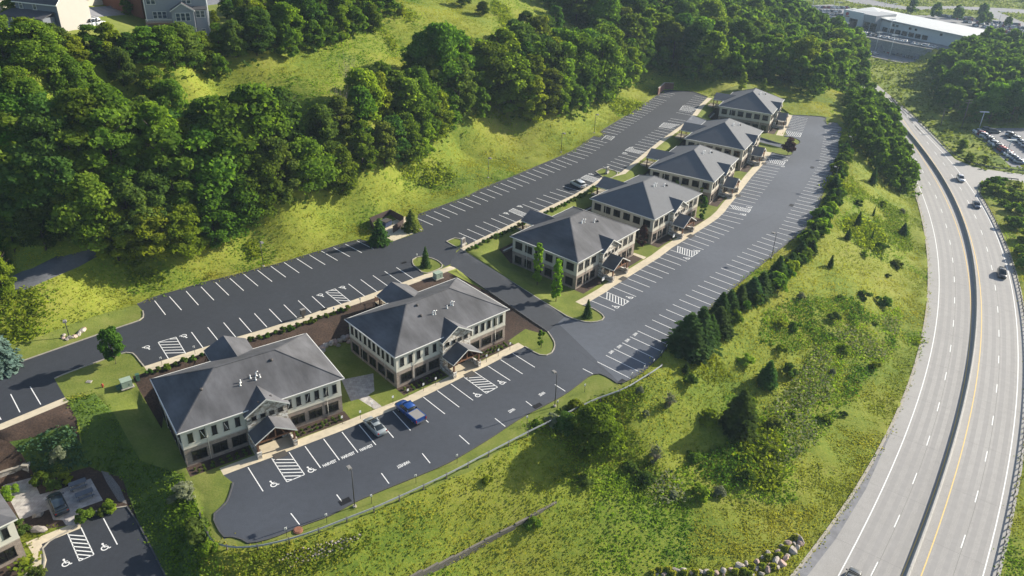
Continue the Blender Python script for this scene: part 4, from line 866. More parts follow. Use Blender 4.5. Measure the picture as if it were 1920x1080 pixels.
    for s in (-1, 1):
        mb = MB(); x = s*2.15
        for z in (.12, 1.0): mb.beam((x, hy+.1, ZR+z), (x, ylot, ZR+z), .06, .08)
        k = hy+.2
        while k < ylot: mb.box((x, k, ZR+.55), (.03, .03, .9)); k += .16
        for k in np.linspace(hy+.2, ylot, 4): mb.box((x, k, ZR+.55), (.1, .1, 1.15))
        mb.obj('railing', M['rail_w'], b)
    d = window(b, 0, hy, 4.75, 2.2, 2.2, math.pi, 2, 1); d.name = 'rear_door'
    return b
OFF = [office(0, 'nearest two-storey office, fieldstone gable porch, silver sedan parked at its right front', 10, False),
       office(1, 'two-storey office with narrow upper windows beside the blue pickup and the driveway', 10, False),
       office(2, 'two-storey office with two slim columnar trees along its side wall', 6, True),
       office(3, 'two-storey office behind the one with columnar trees, white car parked near its rear canopy', 6, True),
       office(4, 'middle office of the far row with young evergreens against its side windows', 6, True),
       office(5, 'office just before the narrow side drive and its dark purple tree', 6, True),
       office(6, 'farthest office standing alone beyond the side drive at the edge of the wood', 6, True)]
# the neighbour's office at the lower left edge: only its corner shows
def corner_office():
    e1 = at(33, 972, 3.8); e2 = at(0, 924, 3.8)          # eave corner and a point on its right hand eave
    d = Vector((e2.x-e1.x, e2.y-e1.y)).normalized()      # eave running back
    a = math.atan2(d.y, d.x); b = empty('office_building', (e1.x, e1.y, ZL), a); tag(b, 'stone and cream office corner cut off by the lower left edge of the photo', 'office building')
    # local: +x back along the right hand eave, +y away to the left (footprint)
    s = 1; Lx, Ly = 14.9, 24.2
    c = (Lx/2, Ly/2*s)
    zE = 6.4
    def bx(n, x0, x1, y0, y1, z0, z1, m): return wall_box(n, x0, x1, y0, y1, z0, z1, M[m], b)
    bx('lower_wall', .45, Lx-.45, .45, Ly-.45, -.5, 3.05, 'brick'); bx('wall_band', .4, Lx-.4, .4, Ly-.4, 3.05, 3.2, 'band'); bx('upper_wall', .45, Lx-.45, .45, Ly-.45, 3.2, zE-.2, 'siding')
    mb = MB(); v = [(0, 0, zE), (Lx, 0, zE), (Lx, Ly, zE), (0, Ly, zE), (Lx/2, Ly/2-4.5, 10.1), (Lx/2, Ly/2+4.5, 10.1)]
    mb.add(v, [(0, 1, 4), (1, 2, 5, 4), (2, 3, 5), (3, 0, 4, 5)]); mb.add([(x, y, zE-k) for k in (0, .22) for x, y in ((0, 0), (Lx, 0), (Lx, Ly), (0, Ly))], [(0, 4, 5, 1), (1, 5, 6, 2), (2, 6, 7, 3), (3, 7, 4, 0), (7, 6, 5, 4)], 1)
    mb.obj('roof', [M['shingle'], M['trim']], b)
    for k in range(8): window(b, .45, 1.6+k*1.62, 4.75, .62, 1.5, -math.pi/2)
    for k in range(4): window(b, .45, 2.3+k*2.85, 1.55, 2.0, 1.6, -math.pi/2, 2, 1)
    for k in range(6): window(b, 1.6+k*2.2, .45, 4.75, .62, 1.5, 0)
    for k in range(4): window(b, 2.2+k*3, .45, 1.55, 1.9, 1.6, 0, 2, 1)
    return b
corner_office()
# ------------------------------------------------------------------ vegetation
LM = {
 'leaf_a': leaf_mat('broadleaf_green', (.055, .115, .015), (.15, .23, .032), .5),
 'leaf_b': leaf_mat('broadleaf_bright', (.10, .16, .016), (.23, .29, .032), .5),
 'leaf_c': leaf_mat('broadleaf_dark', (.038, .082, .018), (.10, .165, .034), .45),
 'leaf_d': leaf_mat('broadleaf_olive', (.065, .112, .024), (.16, .21, .045), .5),
 'spruce': leaf_mat('spruce_needles', (.028, .060, .018), (.075, .13, .035), .35, .2),
 'blue': leaf_mat('blue_spruce_needles', (.055, .10, .08), (.13, .19, .15), .2, .1),
 'column': leaf_mat('columnar_leaves', (.12, .22, .018), (.24, .38, .03), .5, .05),
 'pear': leaf_mat('pear_leaves', (.04, .085, .012), (.10, .165, .022), .35, .05),
 'purple': leaf_mat('purple_leaves', (.04, .022, .026), (.10, .055, .06), .3, .1),
 'grey': leaf_mat('grey_green_leaves', (.13, .15, .09), (.24, .26, .16), .4, .1),
 'weed': leaf_mat('meadow_weeds', (.10, .155, .018), (.30, .29, .048), .45, .2, .05),
 'weed2': leaf_mat('meadow_greens', (.08, .15, .016), (.22, .29, .035), .45, .2, .09),
 'juniper': leaf_mat('juniper_cover', (.05, .10, .05), (.11, .18, .085), .3, .1),
 'yellow': leaf_mat('golden_grass', (.20, .24, .035), (.36, .38, .07), .4, .15)}
M['bark'] = mat('tree_bark', (.075, .055, .04), .95, 4, .35, .6, 12)
M['twig'] = mat('bare_grey_twigs', (.22, .19, .16), .95, 4, .2)
def leaf_quads(C, N, size, rs, asp=1.0, jit=.5):
    """C centres (n,3), N outward directions (n,3): a two-triangle leaf clump at each"""
    n = len(C); N = N+rs.normal(0, jit, (n, 3)); N /= np.linalg.norm(N, axis=1)[:, None]+1e-9
    T = np.cross(N, rs.normal(0, 1, (n, 3))); T /= np.linalg.norm(T, axis=1)[:, None]+1e-9; B = np.cross(N, T)
    s = (size*rs.uniform(.6, 1.3, n))[:, None]*.5
    V = np.stack([C-T*s-B*s*asp, C+T*s-B*s*asp*.8, C+T*s*.9+B*s*asp, C-T*s*.8+B*s*asp*1.1], 1)
    V += rs.normal(0, .06, V.shape)*s[:, None]
    return V.reshape(-1, 3), np.arange(4*n).reshape(-1, 4)
def crown(seed, h, r, nc, nl, leaf, z0=.14, shape='round', fl=.8, cmul=1.0, jit=.5):
    rs = np.random.RandomState(seed); Cs = []; Ns = []
    for k in range(nc):
        t = rs.uniform(0, 1)**.85
        if shape == 'round': prof = math.sin(math.pi*min(1, (t*.78+.20)))**.6
        elif shape == 'column': prof = math.sin(math.pi*(t*.88+.08))**.4
        elif shape == 'pear': prof = math.sin(math.pi*(t*.80+.13))**.7
        else: prof = 1
        a = rs.uniform(0, 2*math.pi); q = math.sqrt(rs.uniform(.12, 1)); rr_ = r*prof*q*.82
        c = np.array([rr_*math.cos(a), rr_*math.sin(a), h*(z0+(1-z0)*t*.94)])
        cr_ = cmul*r*rs.uniform(.2, .36)*(1.0 if shape == 'round' else .8)
        d = rs.normal(0, 1, (nl, 3)); d[:, 2] = np.abs(d[:, 2])*.9+rs.normal(0, .35, nl); d /= np.linalg.norm(d, axis=1)[:, None]
        Cs.append(c+d*cr_*np.array([1, 1, fl])*rs.uniform(.75, 1.08, (nl, 1))); out = c*np.array([1, 1, 0]); out = out/(np.linalg.norm(out)+.1)
        Ns.append(d+out*.25+np.array([0, 0, .25]))
    Cc = np.concatenate(Cs); Cc += rs.normal(0, .05*r, Cc.shape)*(rs.uniform(0, 1, (len(Cc), 1)) < .35)
    V, Fq = leaf_quads(Cc, np.concatenate(Ns), leaf, rs, jit=jit); return V, Fq
def conifer(seed, h, r, lv, leaf, droop=.25, wob=.0):
    rs = np.random.RandomState(seed); Cs = []; Ns = []
    for k in range(lv):
        t = (k+.5)/lv; z = h*(.06+.92*t); R_ = r*(1-t)**.75*rs.uniform(.72, 1.2)+.06; nb = max(4, int(13*(1-t)+5))
        for j in range(nb):
            a = 2*math.pi*(j+rs.uniform(-.3, .3))/nb+k*.7; L_ = R_*rs.uniform(.75, 1.15); m = max(2, int(L_/leaf*2.2))
            for q in range(m):
                f = (q+.7)/m; w = leaf*.5*(1.1-f*.5)
                for e in (-1, 1):
                    p = np.array([math.cos(a)*L_*f-math.sin(a)*w*e*.9, math.sin(a)*L_*f+math.cos(a)*w*e*.9, z-droop*L_*f*f+rs.normal(0, .05*leaf*4)])
                    Cs.append(p); Ns.append(np.array([math.cos(a)*.35, math.sin(a)*.35, 1.0]))
    return leaf_quads(np.array(Cs), np.array(Ns), leaf, rs, .8, .38)
def crown_mesh(nm, VF, m): return np_mesh(nm, VF[0], VF[1], LM[m])
def trunk_mesh(seed, h, r0, limbs=6):
    rnd = random.Random(seed); mb = MB(); pts_ = [(0, 0, -.6), (.1, 0, h*.25), (rnd.uniform(-.3, .3), rnd.uniform(-.3, .3), h*.55), (rnd.uniform(-.5, .5), rnd.uniform(-.5, .5), h*.88)]
    mb.tube(pts_, [r0*1.3, r0, r0*.65, r0*.15], 7)
    for k in range(limbs):
        a = rnd.uniform(0, 6.28); z = h*rnd.uniform(.28, .7); L_ = h*rnd.uniform(.18, .3)
        mb.tube([(0, 0, z), (math.cos(a)*L_*.5, math.sin(a)*L_*.5, z+L_*.45), (math.cos(a)*L_, math.sin(a)*L_, z+L_*.8)], [r0*.4, r0*.25, r0*.06], 5)
    return mb.mesh('trunk', M['bark'])
# crown variants, built for a 12 m tree
BV = []
for k in range(9):
    m = ['leaf_a', 'leaf_b', 'leaf_c', 'leaf_a', 'leaf_d', 'leaf_c', 'leaf_b', 'leaf_a', 'leaf_d'][k]
    BV.append((crown_mesh('crown', crown(100+k, 12, [3.6, 3.0, 4.2, 4.3, 3.0, 3.4, 3.9, 2.7, 3.6][k], [58, 50, 64, 62, 50, 56, 60, 46, 54][k], 150, .34, z0=.04, cmul=[1.1, 1.0, 1.0, 1.15, .95, 1.05, 1.0, 1.05, .9][k], jit=.85), m), trunk_mesh(k, 12, .22)))
CVt = [(crown_mesh('crown', conifer(200+k, 8, 2.1, 26, .34, [.25, .1, .35][k]), ['spruce', 'spruce', 'leaf_c'][k]), trunk_mesh(20+k, 7.5, .13, 0)) for k in range(3)]
BU = [(crown_mesh('foliage', crown(300+k, 2.2, 1.7, 15, 70, .30, .02, 'round', .8), ['leaf_a', 'leaf_b', 'grey', 'leaf_d', 'leaf_c', 'leaf_b'][k]), trunk_mesh(40+k, 1.8, .05, 4)) for k in range(6)]
def tree(p, var, h, label=None, group=None, name='broadleaf_tree', cat='tree', base_h=12.0, wide=1.0, rz=None, sink=0.0, tn='trunk', cn=None):
    s = h/base_h; rz = random.uniform(0, 6.28) if rz is None else rz
    r = empty(name, (p[0], p[1], p[2]-sink), rz); tag(r, label, cat, group)
    c = link(cn or var[0].name.split('.')[0], var[0], r, sc=(s*wide, s*wide, s)); t = link(tn, var[1], r, sc=(s, s, s)); return r
def world_poly(px): return np.array([tuple(hit(u, v)) for u, v in px])[:, :2]
def poisson(Q, d, rs, avoid=(), n_try=40000):
    lo, hi = Q.min(0), Q.max(0); out = []; cell = {}
    c = rs.uniform(lo, hi, (n_try, 2)); c = c[inpoly(c, Q)]
    for p in c:
        k = (int(p[0]//d), int(p[1]//d)); ok = True
        for i in (-1, 0, 1):
            for j in (-1, 0, 1):
                for q in cell.get((k[0]+i, k[1]+j), ()):
                    if (q[0]-p[0])**2+(q[1]-p[1])**2 < d*d: ok = False
        if ok: cell.setdefault(k, []).append(p); out.append(p)
    return np.array(out)
W1 = world_poly([(-80, 425), (0, 440), (150, 425), (195, 462), (260, 478), (330, 462), (480, 410), (560, 390), (640, 368), (760, 322), (845, 268), (880, 245), (930, 215), (1000, 228), (1085, 228), (1130, 195), (1195, 160), (1215, 150), (1150, 118), (1050, 118), (980, 130), (930, 138), (850, 150), (770, 168), (700, 208), (630, 262), (500, 290), (370, 292), (250, 300), (100, 300), (-80, 320)])
W1b = world_poly([(-90, 330), (120, 300), (330, 285), (330, 225), (200, 225), (60, 230), (-90, 235)])
W1c = world_poly([(-80, 470), (0, 500), (90, 470), (165, 448), (185, 455), (150, 425), (0, 440), (-80, 440)])
W2 = world_poly([(-60, 150), (100, 142), (280, 122), (400, 118), (470, 95), (480, 40), (520, 15), (600, -25), (760, -20), (735, 35), (640, 88), (540, 112), (480, 118), (380, 150), (330, 190), (120, 200), (-60, 210)])
W3 = world_poly([(1025, 10), (1090, 60), (1150, 122), (1215, 146), (1235, 138), (1335, 160), (1350, 150), (1480, 160), (1520, 190), (1585, 178), (1610, 185), (1620, 150), (1600, 118), (1560, 85), (1530, 60), (1450, 5), (1400, -40), (1250, -60), (1100, -60), (1020, -40)])
W4 = world_poly([(1590, 185), (1625, 185), (1660, 215), (1685, 262), (1703, 320), (1713, 362), (1690, 365), (1650, 340), (1622, 300), (1598, 280), (1588, 230)])
W5 = world_poly([(1742, 150), (1765, 200), (1790, 232), (1830, 232), (1990, 236), (1990, 100), (1800, 105)])
rsv = np.random.RandomState(12); cand = []
for Q, d, h0, h1_, g in ((W1, 4.3, 13, 19.5, 1), (W1b, 6.5, 9, 13, 1), (W1c, 3.6, 13, 17, 1), (W2, 5.0, 9.5, 14, 2), (W3, 7.4, 13, 19, 3), (W4, 4.6, 7.5, 11.5, 4), (W5, 7.5, 12, 17, 5)):
    P = poisson(Q, d, rsv)
    if not len(P): continue
    Z = H(P); e = dist(P, Q)
    for p, z, ed in zip(P, Z, e):
        hh = rsv.uniform(h0, h1_)*(.72 if ed < 2.5 else 1.0); vz = p[1]*ct-(z-CH)*st
        u = 960+F*p[0]/vz; cand.append((hh/vz, p[0], p[1], z, hh, g, u))
def in_frame(c):
    vz = c[2]*ct-(c[3]-CH)*st; yc = c[2]*st+(c[3]+c[4]-CH)*ct; yb = c[2]*st+(c[3]-CH)*ct
    return vz > 0 and abs(c[1]/vz*F) < 1010 and yc/vz*F > -560 and yb/vz*F < 545
cand = [c for c in cand if in_frame(c)]
cand.sort(reverse=True)
WL = {1: ('broadleaf tree in the dense wood on the slope above the rear parking lot', 'trees of the wood above the rear parking lot'),
      2: ('broadleaf tree in the belt of trees just below the hilltop houses', 'trees of the belt below the hilltop houses'),
      3: ('broadleaf tree in the shaded wood behind the far end of the parking lots', 'trees of the wood behind the far offices'),
      4: ('broadleaf tree in the strip between the far parking lot and the highway', 'trees between the parking lot and the highway'),
      5: ('broadleaf tree in the wood beyond the highway near the car lot', 'trees of the wood beyond the highway')}
big_, small_ = cand[:232], cand[232:]
PAL = {1: [0, 1, 2, 3, 5, 7, 6, 3, 8, 1, 0], 2: [0, 3, 6, 2, 7, 1], 3: [0, 2, 3, 5, 4, 7, 0, 8, 6], 4: [0, 3, 2, 6], 5: [0, 2, 4, 3, 5]}
CNM = ['green', 'bright green', 'dark green', 'mid green', 'olive', 'deep green', 'light green', 'slender green', 'open olive']
def place_word(u, g):
    lo, hi = {1: (0, 1200), 2: (0, 760), 3: (1000, 1620), 4: (1580, 1720), 5: (1720, 1920)}[g]; f = (u-lo)/(hi-lo)
    return 'left end' if f < .2 else 'left part' if f < .4 else 'middle' if f < .6 else 'right part' if f < .8 else 'right end'
WW = {1: 'wood above the rear parking lot', 2: 'tree belt below the hilltop houses', 3: 'shaded wood behind the far offices', 4: 'tree strip between far lot and highway', 5: 'wood beyond the highway'}
for k, c in enumerate(big_):
    bi = random.choice(PAL[c[5]])
    tree((c[1], c[2], c[3]), BV[bi], c[4], ('tall ' if c[4] > (16 if c[5] in (1, 3) else 12) else 'lower ')+CNM[bi]+' tree, '+place_word(c[6], c[5])+' of the '+WW[c[5]], WL[c[5]][1], wide=random.uniform(1.05, 1.35), sink=.3)
def far_mass(name, lst, nq=26, seed=5, m='leaf_a', lf=.95):
    rs = np.random.RandomState(seed); base = [crown(400+k, 12, 4.1, 26, nq, lf) for k in range(4)]; Vs = []; Fs = []; o = 0
    for c in lst:
        V, Fq = base[rs.randint(4)]; s = c[4]/12; a = rs.uniform(0, 6.28); R_ = np.array([[math.cos(a), -math.sin(a), 0], [math.sin(a), math.cos(a), 0], [0, 0, 1]])
        Vs.append(V@R_.T*s*np.array([1.1, 1.1, 1])+np.array([c[1], c[2], c[3]-.3])); Fs.append(Fq+o); o += len(V)
    me = np_mesh(name, np.concatenate(Vs), np.concatenate(Fs), LM[m]); ob = link(name, me); return ob
for k, (u, v, h_) in enumerate([(-20, 430, 15), (30, 425, 16), (80, 412, 15), (128, 425, 14), (175, 452, 13), (222, 486, 12), (285, 480, 11), (10, 380, 17), (60, 370, 17), (110, 365, 16), (160, 385, 15), (-20, 330, 15), (40, 325, 15), (95, 315, 14), (345, 476, 11), (405, 455, 11), (20, 280, 12), (75, 270, 12)]):
    tree(hit(u, v), BV[[0, 4, 2, 5, 3, 1, 6, 2, 0, 5, 7, 4, 3, 2, 6, 0, 8, 3][k]], h_, '%s, tree of the shaded lane wood' % ['at the outer left edge', 'second from the left edge', 'third from the left edge', 'just above the lane', 'at the lane end', 'right of the lane end', 'second right of the lane end', 'deep in the left end', 'in the shaded left middle', 'in the shade behind the front trees', 'behind the lane end tree', 'far back at the left edge', 'far back near the left edge', 'in the back row left', 'at the bank foot, third right of the lane', 'at the bank foot, fourth right of the lane', 'uppermost at the left edge', 'upper left of the hollow'][k], 'trees by the shaded lane', wide=random.uniform(1.1, 1.35), sink=.3)
for k, u in enumerate(range(40, 490, 34)):
    tree(hit(u, 132-(u-40)*.055+random.uniform(-5, 5)), BV[[0, 3, 2, 6, 7, 1, 5][k % 7]], random.uniform(6.8, 9.2), ['first', 'second', 'third', 'fourth', 'fifth', 'sixth', 'seventh', 'eighth', 'ninth', 'tenth', 'eleventh', 'twelfth', 'thirteenth', 'fourteenth'][k]+' tree from the left in the row right under the hilltop houses', 'trees in the row under the hilltop houses', wide=random.uniform(1.3, 1.6), sink=.3)
if small_: tag(far_mass('far_trees', small_), 'far trees filling the wood at the back where single crowns merge', 'trees', kind='stuff')
# very far wood round the dealership and beyond
W6 = [[(1380, 14), (1480, 6), (1560, -2), (1640, -8), (1700, -10), (1500, -60), (1380, -40)], [(1640, -10), (1900, 2), (2000, 8), (2000, -40), (1640, -50)], [(1780, 30), (1850, 34), (1900, 56), (1840, 50), (1700, 26)], [(1745, 118), (1800, 102), (2000, 90), (2000, 98), (1800, 110)]]
L6 = []
for px, d in zip(W6, (13, 13, 16, 8)):
    Q = xy(PL(px, ZD)); P = poisson(Q, d, rsv, n_try=8000)
    if len(P): L6 += [(0, p[0], p[1], z, rsv.uniform(7, 12), 6) for p, z in zip(P, H(P))]
tag(far_mass('far_woodland', L6, 20, 9, 'leaf_c', 1.5), 'distant dark woodland round the car dealership', 'trees', kind='stuff')
# spruces along the front lot
SPL = 'dark evergreen in the close row screening the front parking lot from the highway slope'
ORD = ['first', 'second', 'third', 'fourth', 'fifth', 'sixth', 'seventh', 'eighth', 'ninth', 'tenth', 'eleventh', 'twelfth', 'thirteenth', 'fourteenth', 'fifteenth', 'sixteenth', 'seventeenth', 'eighteenth', 'nineteenth', 'twentieth', 'twenty-first', 'twenty-second', 'twenty-third', 'twenty-fourth', 'twenty-fifth', 'twenty-sixth', 'twenty-seventh', 'twenty-eighth']
for kk, (u, v, hh, w) in enumerate([(1288, 655, 9.0, 1.2), (1308, 650, 8.2, 1.15), (1328, 640, 7.8, 1.1), (1300, 672, 6.2, 1.1), (1345, 622, 6.6, 1.1), (1350, 592, 7.2, 1.0), (1366, 583, 6.6, 1.1), (1385, 575, 7.6, 1.1), (1408, 560, 7.8, 1.1), (1426, 548, 7.4, 1.1), (1442, 540, 6.4, 1.1), (1456, 522, 6.8, 1.1), (1470, 512, 6.8, 1.1), (1484, 500, 6.6, 1.1), (1500, 480, 6.2, 1.1), (1515, 460, 6.0, 1.1), (1527, 438, 5.8, 1.1), (1539, 417, 5.5, 1.1), (1548, 397, 5.2, 1.1), (1556, 377, 5, 1.1), (1563, 356, 5, 1.1), (1571, 334, 5, 1.1), (1577, 312, 4.8, 1.1), (1583, 290, 4.8, 1.1), (1497, 497, 5, 1.1), (1521, 474, 5, 1), (1375, 600, 4.5, 1.0), (1588, 270, 5, 1.1)]):
    spz = sorted([1288, 1308, 1328, 1300, 1345, 1350, 1366, 1385, 1408, 1426, 1442, 1456, 1470, 1484, 1500, 1515, 1527, 1539, 1548, 1556, 1563, 1571, 1577, 1583, 1497, 1521, 1375, 1588])
    tree(hit(u, v), random.choice(CVt), hh*random.uniform(.7, 1.08)*(1.0 if u < 1340 else .78), ORD[spz.index(u)]+' evergreen from the near end of the row along the front lot', 'row of spruces along the front parking lot', 'spruce_tree', 'evergreen tree', 8.0, w*random.uniform(1.3, 1.95))
RA = arc_resample(np.array([tuple(hit(u, v)) for u, v in ((1340, 628), (1385, 583), (1442, 546), (1500, 490), (1530, 440), (1557, 383), (1575, 325), (1587, 275))]), 3.1)
for k, p in enumerate(RA):
    x, y = p[0]+random.uniform(-.8, 1.0), p[1]+random.uniform(-.8, .8); q = (x, y, h1(x, y))
    if k % 3 == 0: tree(q, CVt[k % 3], random.uniform(2.8, 4.2), 'small evergreen filling a gap low in the spruce row', 'small evergreens filling the spruce row', 'spruce_tree', 'evergreen tree', 8.0, 1.7)
    else: tree(q, BU[[0, 4, 0, 1][k % 4]], random.uniform(2.2, 3.4), 'leafy shrub filling the foot of the spruce row', 'leafy shrubs along the spruce row', 'wild_bush', 'bush', 2.2, 1.15, tn='stem', cn='foliage')
for (u, v, hh, w, lb) in [(1382, 806, 8.8, 1.5, 'large lone spruce on the open slope, tallest one below the guardrail end'), (1436, 722, 5.6, 1.5, 'rounded dark spruce upslope of the large lone spruce'), (1607, 425, 4.4, .9, 'small spruce on the slope beside the highway bend'), (1556, 502, 3.4, .9, 'small dark spruce just below the row of evergreens'), (1692, 440, 3.6, 1.5, 'squat dark evergreen close to the highway edge line'), (1588, 450, 3.2, 1.1, 'dark little evergreen below the wood corner'), (1633, 452, 3.6, .45, 'very thin pointed young evergreen on the slope'), (1637, 405, 3, .5, 'thin young evergreen on the slope near the roadside trees'), (1635, 345, 5.2, 1.0, 'grey green spruce beside the roadside wood'), (1362, 632, 3.6, 1.3, 'low dark evergreen tucked under the end of the spruce row'),
                      (798, 500, 4.6, .9, 'small spruce on the grass island in the rear lot'), (1101, 594, 3.9, .95, 'little spruce on the grass island at the end of the sidewalk'), (493, 497, .1, 1, None), (1285, 700, 2.4, 1.3, 'small bushy evergreen at the guardrail end')]:
    if lb: tree(hit(u, v), CVt[int(u) % 3], hh, lb, None, 'spruce_tree', 'evergreen tree', 8.0, w)
# single trees with a look of their own
def special(name, VF, m, p, h, label, cat='tree', tr=.1, limbs=3, part='crown'):
    r = empty(name, p); tag(r, label, cat); link(part, crown_mesh(part, VF, m), r); link('trunk', trunk_mesh(int(p[0]*7) % 97, h*.9, tr, limbs), r); return r
special('columnar_tree', crown(501, 9.6, 1.15, 80, 100, .26, .06, 'column'), 'column', hit(1007, 534), 9.6, 'slim bright columnar tree, left of the two beside the third office')
special('columnar_tree', crown(502, 9.6, 1.15, 80, 100, .26, .06, 'column'), 'column', hit(1042, 565), 9.6, 'slim bright columnar tree, right of the two beside the third office')
special('pear_tree', crown(503, 6.6, 2.15, 60, 110, .26, .22, 'pear'), 'pear', hit(217, 682), 6.6, 'neat egg shaped green tree on the lawn corner at left', tr=.1)
special('blue_spruce', conifer(504, 8.6, 3.3, 26, .42), 'blue', hit(2, 692), 8.6, 'big blue grey spruce cut by the left edge of the photo', 'evergreen tree', .16, 0)
special('evergreen', conifer(505, 5.8, 2.2, 22, .36, .1), 'leaf_c', hit(712, 456), 5.8, 'broad dark evergreen left of the dumpster enclosure', 'evergreen tree', .1, 0)
special('evergreen', conifer(506, 5.0, 1.9, 20, .36, .1), 'leaf_d', hit(771, 431), 5, 'olive evergreen right of the dumpster enclosure', 'evergreen tree', .1, 0)
special('purple_tree', crown(507, 5.2, 2.2, 26, 80, .34, .28), 'purple', hit(1476, 291), 5.2, 'purple leaved tree on the grass tip by the side drive')
special('purple_tree', crown(508, 5.6, 1.3, 22, 80, .3, .1), 'purple', at(1203, 462), 5.6, 'purple leaved tree squeezed between two offices')
special('young_tree', crown(509, 3.6, .75, 16, 50, .28, .1, 'column'), 'leaf_a', hit(1014, 652), 3.6, 'thin young tree on the rounded grass tip beside the driveway', tr=.05)
special('arborvitae', crown(510, 6.2, .95, 34, 70, .28, .03, 'column'), 'leaf_c', at(1316, 412), 6.2, 'tall narrow evergreen between the fourth and fifth offices', 'evergreen tree', .06, 0)
special('arborvitae', crown(511, 5.2, .7, 24, 60, .26, .03, 'column'), 'leaf_a', at(*[1265, 372], 0), 5.2, 'narrow evergreen against the dark side windows of the middle office', 'evergreen tree', .06, 0)
for k, x in enumerate((-6.2, -3.6, -1.0, 1.8, 4.4)):
    q = bloc(4, -BC[4][3]/2-1.0, x); special('young_evergreen', crown(512+k, 4.9-.2*k, .55, 16, 50, .26, .03, 'column'), 'leaf_b', (q[0], q[1], 0), 4.8, ['first', 'second', 'third', 'fourth', 'fifth'][k]+' young evergreen from the front along the side of the middle office', 'evergreen tree', .04, 0)
for u, v, hh, w, var, lb in [(1112, 852, 9.2, 1.15, 3, 'tall leafy tree below the guardrail casting a long shadow'), (1150, 845, 5.6, 1.3, 1, 'bright green small tree right of the tall leafy one below the guardrail'), (1060, 812, 3.6, 1.5, 2, 'dark shrubby tree close under the guardrail'), (8, 555, 8.6, .9, 6, 'bright green tree at the left edge beside the gravel lane'), (28, 470, 9, .9, 1, 'leafy tree at the left edge above the gravel lane'), (1390, 170, 7, 1, 1, 'lone bright tree standing out behind the farthest office'), (1430, 172, 5, 1.1, 4, 'pale rounded tree behind the farthest office'), (1815, 305, 3.6, 1.6, 6, 'bright bush tree beside the car lot guardrail'), (1846, 308, 3.2, 1.5, 1, 'pale yellow green bush tree right beside the car lot grass'), (1800, 285, 4.6, 1.4, 0, 'green bush tree at the bend of the highway guardrail'),
                             (905, 30, 4.6, 1.6, 2, 'round dark tree alone on the hilltop meadow'), (752, 30, 3.6, 1.2, 6, 'yellow green little tree at the edge of the hilltop meadow'), (985, 55, 6, 1.4, 2, 'dark tree at the right side of the hilltop meadow'), (962, 85, 8, 1.3, 5, 'dark tree left in the clump ending the hilltop meadow'), (990, 98, 9, 1.3, 0, 'full green tree in the clump ending the hilltop meadow'), (1022, 80, 9, 1.3, 2, 'darker back tree in the clump ending the hilltop meadow'), (1012, 120, 9, 1.2, 3, 'front tree in the clump ending the hilltop meadow'), (1040, 60, 9, 1.3, 5, 'farthest tree in the clump ending the hilltop meadow'), (870, 12, 5, 1.5, 2, 'low dark tree near the top edge on the hilltop meadow'), (700, 60, 7.5, 1.1, 0, 'leafy tree ending the belt toward the hilltop meadow')]:
    tree(hit(u, v), BV[var], hh, lb, wide=w)
# grey twiggy shrubs
def twigs(seed, h, r, n=60):
    rnd = random.Random(seed); mb = MB()
    for k in range(n):
        a = rnd.uniform(0, 6.28); q = rnd.uniform(.2, 1)*r; mb.tube([(0, 0, 0), (math.cos(a)*q*.4, math.sin(a)*q*.4, h*.5), (math.cos(a)*q, math.sin(a)*q, h*rnd.uniform(.75, 1.05))], [.03, .02, .006], 3, cap=False)
    return mb
for u, v, h_, lb in ((1254, 765, 3.0, 'bare grey twiggy shrub on the slope'), (1228, 868, 3.4, 'grey green thin shrub below the leafy trees')):
    r = empty('bare_shrub', hit(u, v)); tag(r, lb, 'shrub'); twigs(int(u), h_, 1.6).obj('twigs', M['twig'], r); link('foliage', crown_mesh('foliage', crown(int(u), h_, 1.3, 12, 40, .22, .05), 'grey'), r)
for u, v in ((655, 130), (640, 190)):
    r = empty('dead_tree', hit(u, v+60)); tag(r, 'bare dead tree with pale branches rising from the wood', 'tree', 'bare dead trees in the wood'); twigs(int(u), 11, 2.6, 46).obj('branches', M['twig'], r)
# bushes scattered over the highway slope, each one a thing
bush_px = [(1010, 800), (1035, 792), (1080, 770), (1170, 748), (1200, 735), (1225, 722), (1095, 905), (1180, 880), (1205, 900), (1245, 890), (1330, 790), (1345, 700), (1400, 760), (1480, 700), (1465, 660), (1520, 590), (1500, 560), (1545, 545), (1575, 560), (1600, 590), (1620, 560), (1540, 640), (1580, 660), (1610, 640), (1640, 610), (1655, 570), (1640, 690), (1600, 720), (1560, 700), (1530, 720), (1500, 760), (1545, 790), (1580, 780), (1480, 830), (1440, 850), (1500, 860), (1400, 900), (1350, 925), (1310, 930), (1280, 900), (1260, 930), (1370, 870), (1450, 800), (1680, 500), (1665, 520), (1700, 470), (1620, 480), (1590, 520), (1650, 470), (1610, 385), (1655, 390), (1670, 420), (1690, 400), (1600, 340), (1320, 665), (1395, 680), (1290, 720), (1260, 750), (1460, 610), (1430, 600), (1490, 620), (1000, 990), (915, 905), (1030, 880), (340, 930), (356, 960), (372, 1000), (395, 1035), (1560, 600), (1535, 680), (1485, 780), (1415, 820), (1300, 860), (1210, 780), (1130, 800)]
BL = ['green', 'bright green', 'grey green', 'olive', 'dark green', 'leafy']
for k, (u, v) in enumerate(bush_px[::2]+bush_px[1::6]):
    var = BU[k % 6]; hh = random.uniform(.8, 2.0); tree(hit(u, v), var, hh, ('small ' if hh < 1.7 else 'big ')+BL[k % 6]+' bush on the slope, '+('under the front lot guardrail' if u < 1260 and v < 850 else 'in the lower left grass' if u < 1260 else 'toward the highway edge' if u > 1580 else 'just below the spruce row' if v < 680 else 'in the middle of the open grass'), 'wild bushes on the highway slope', 'wild_bush', 'bush', 2.2, random.uniform(1.0, 1.7), tn='stem', cn='foliage')
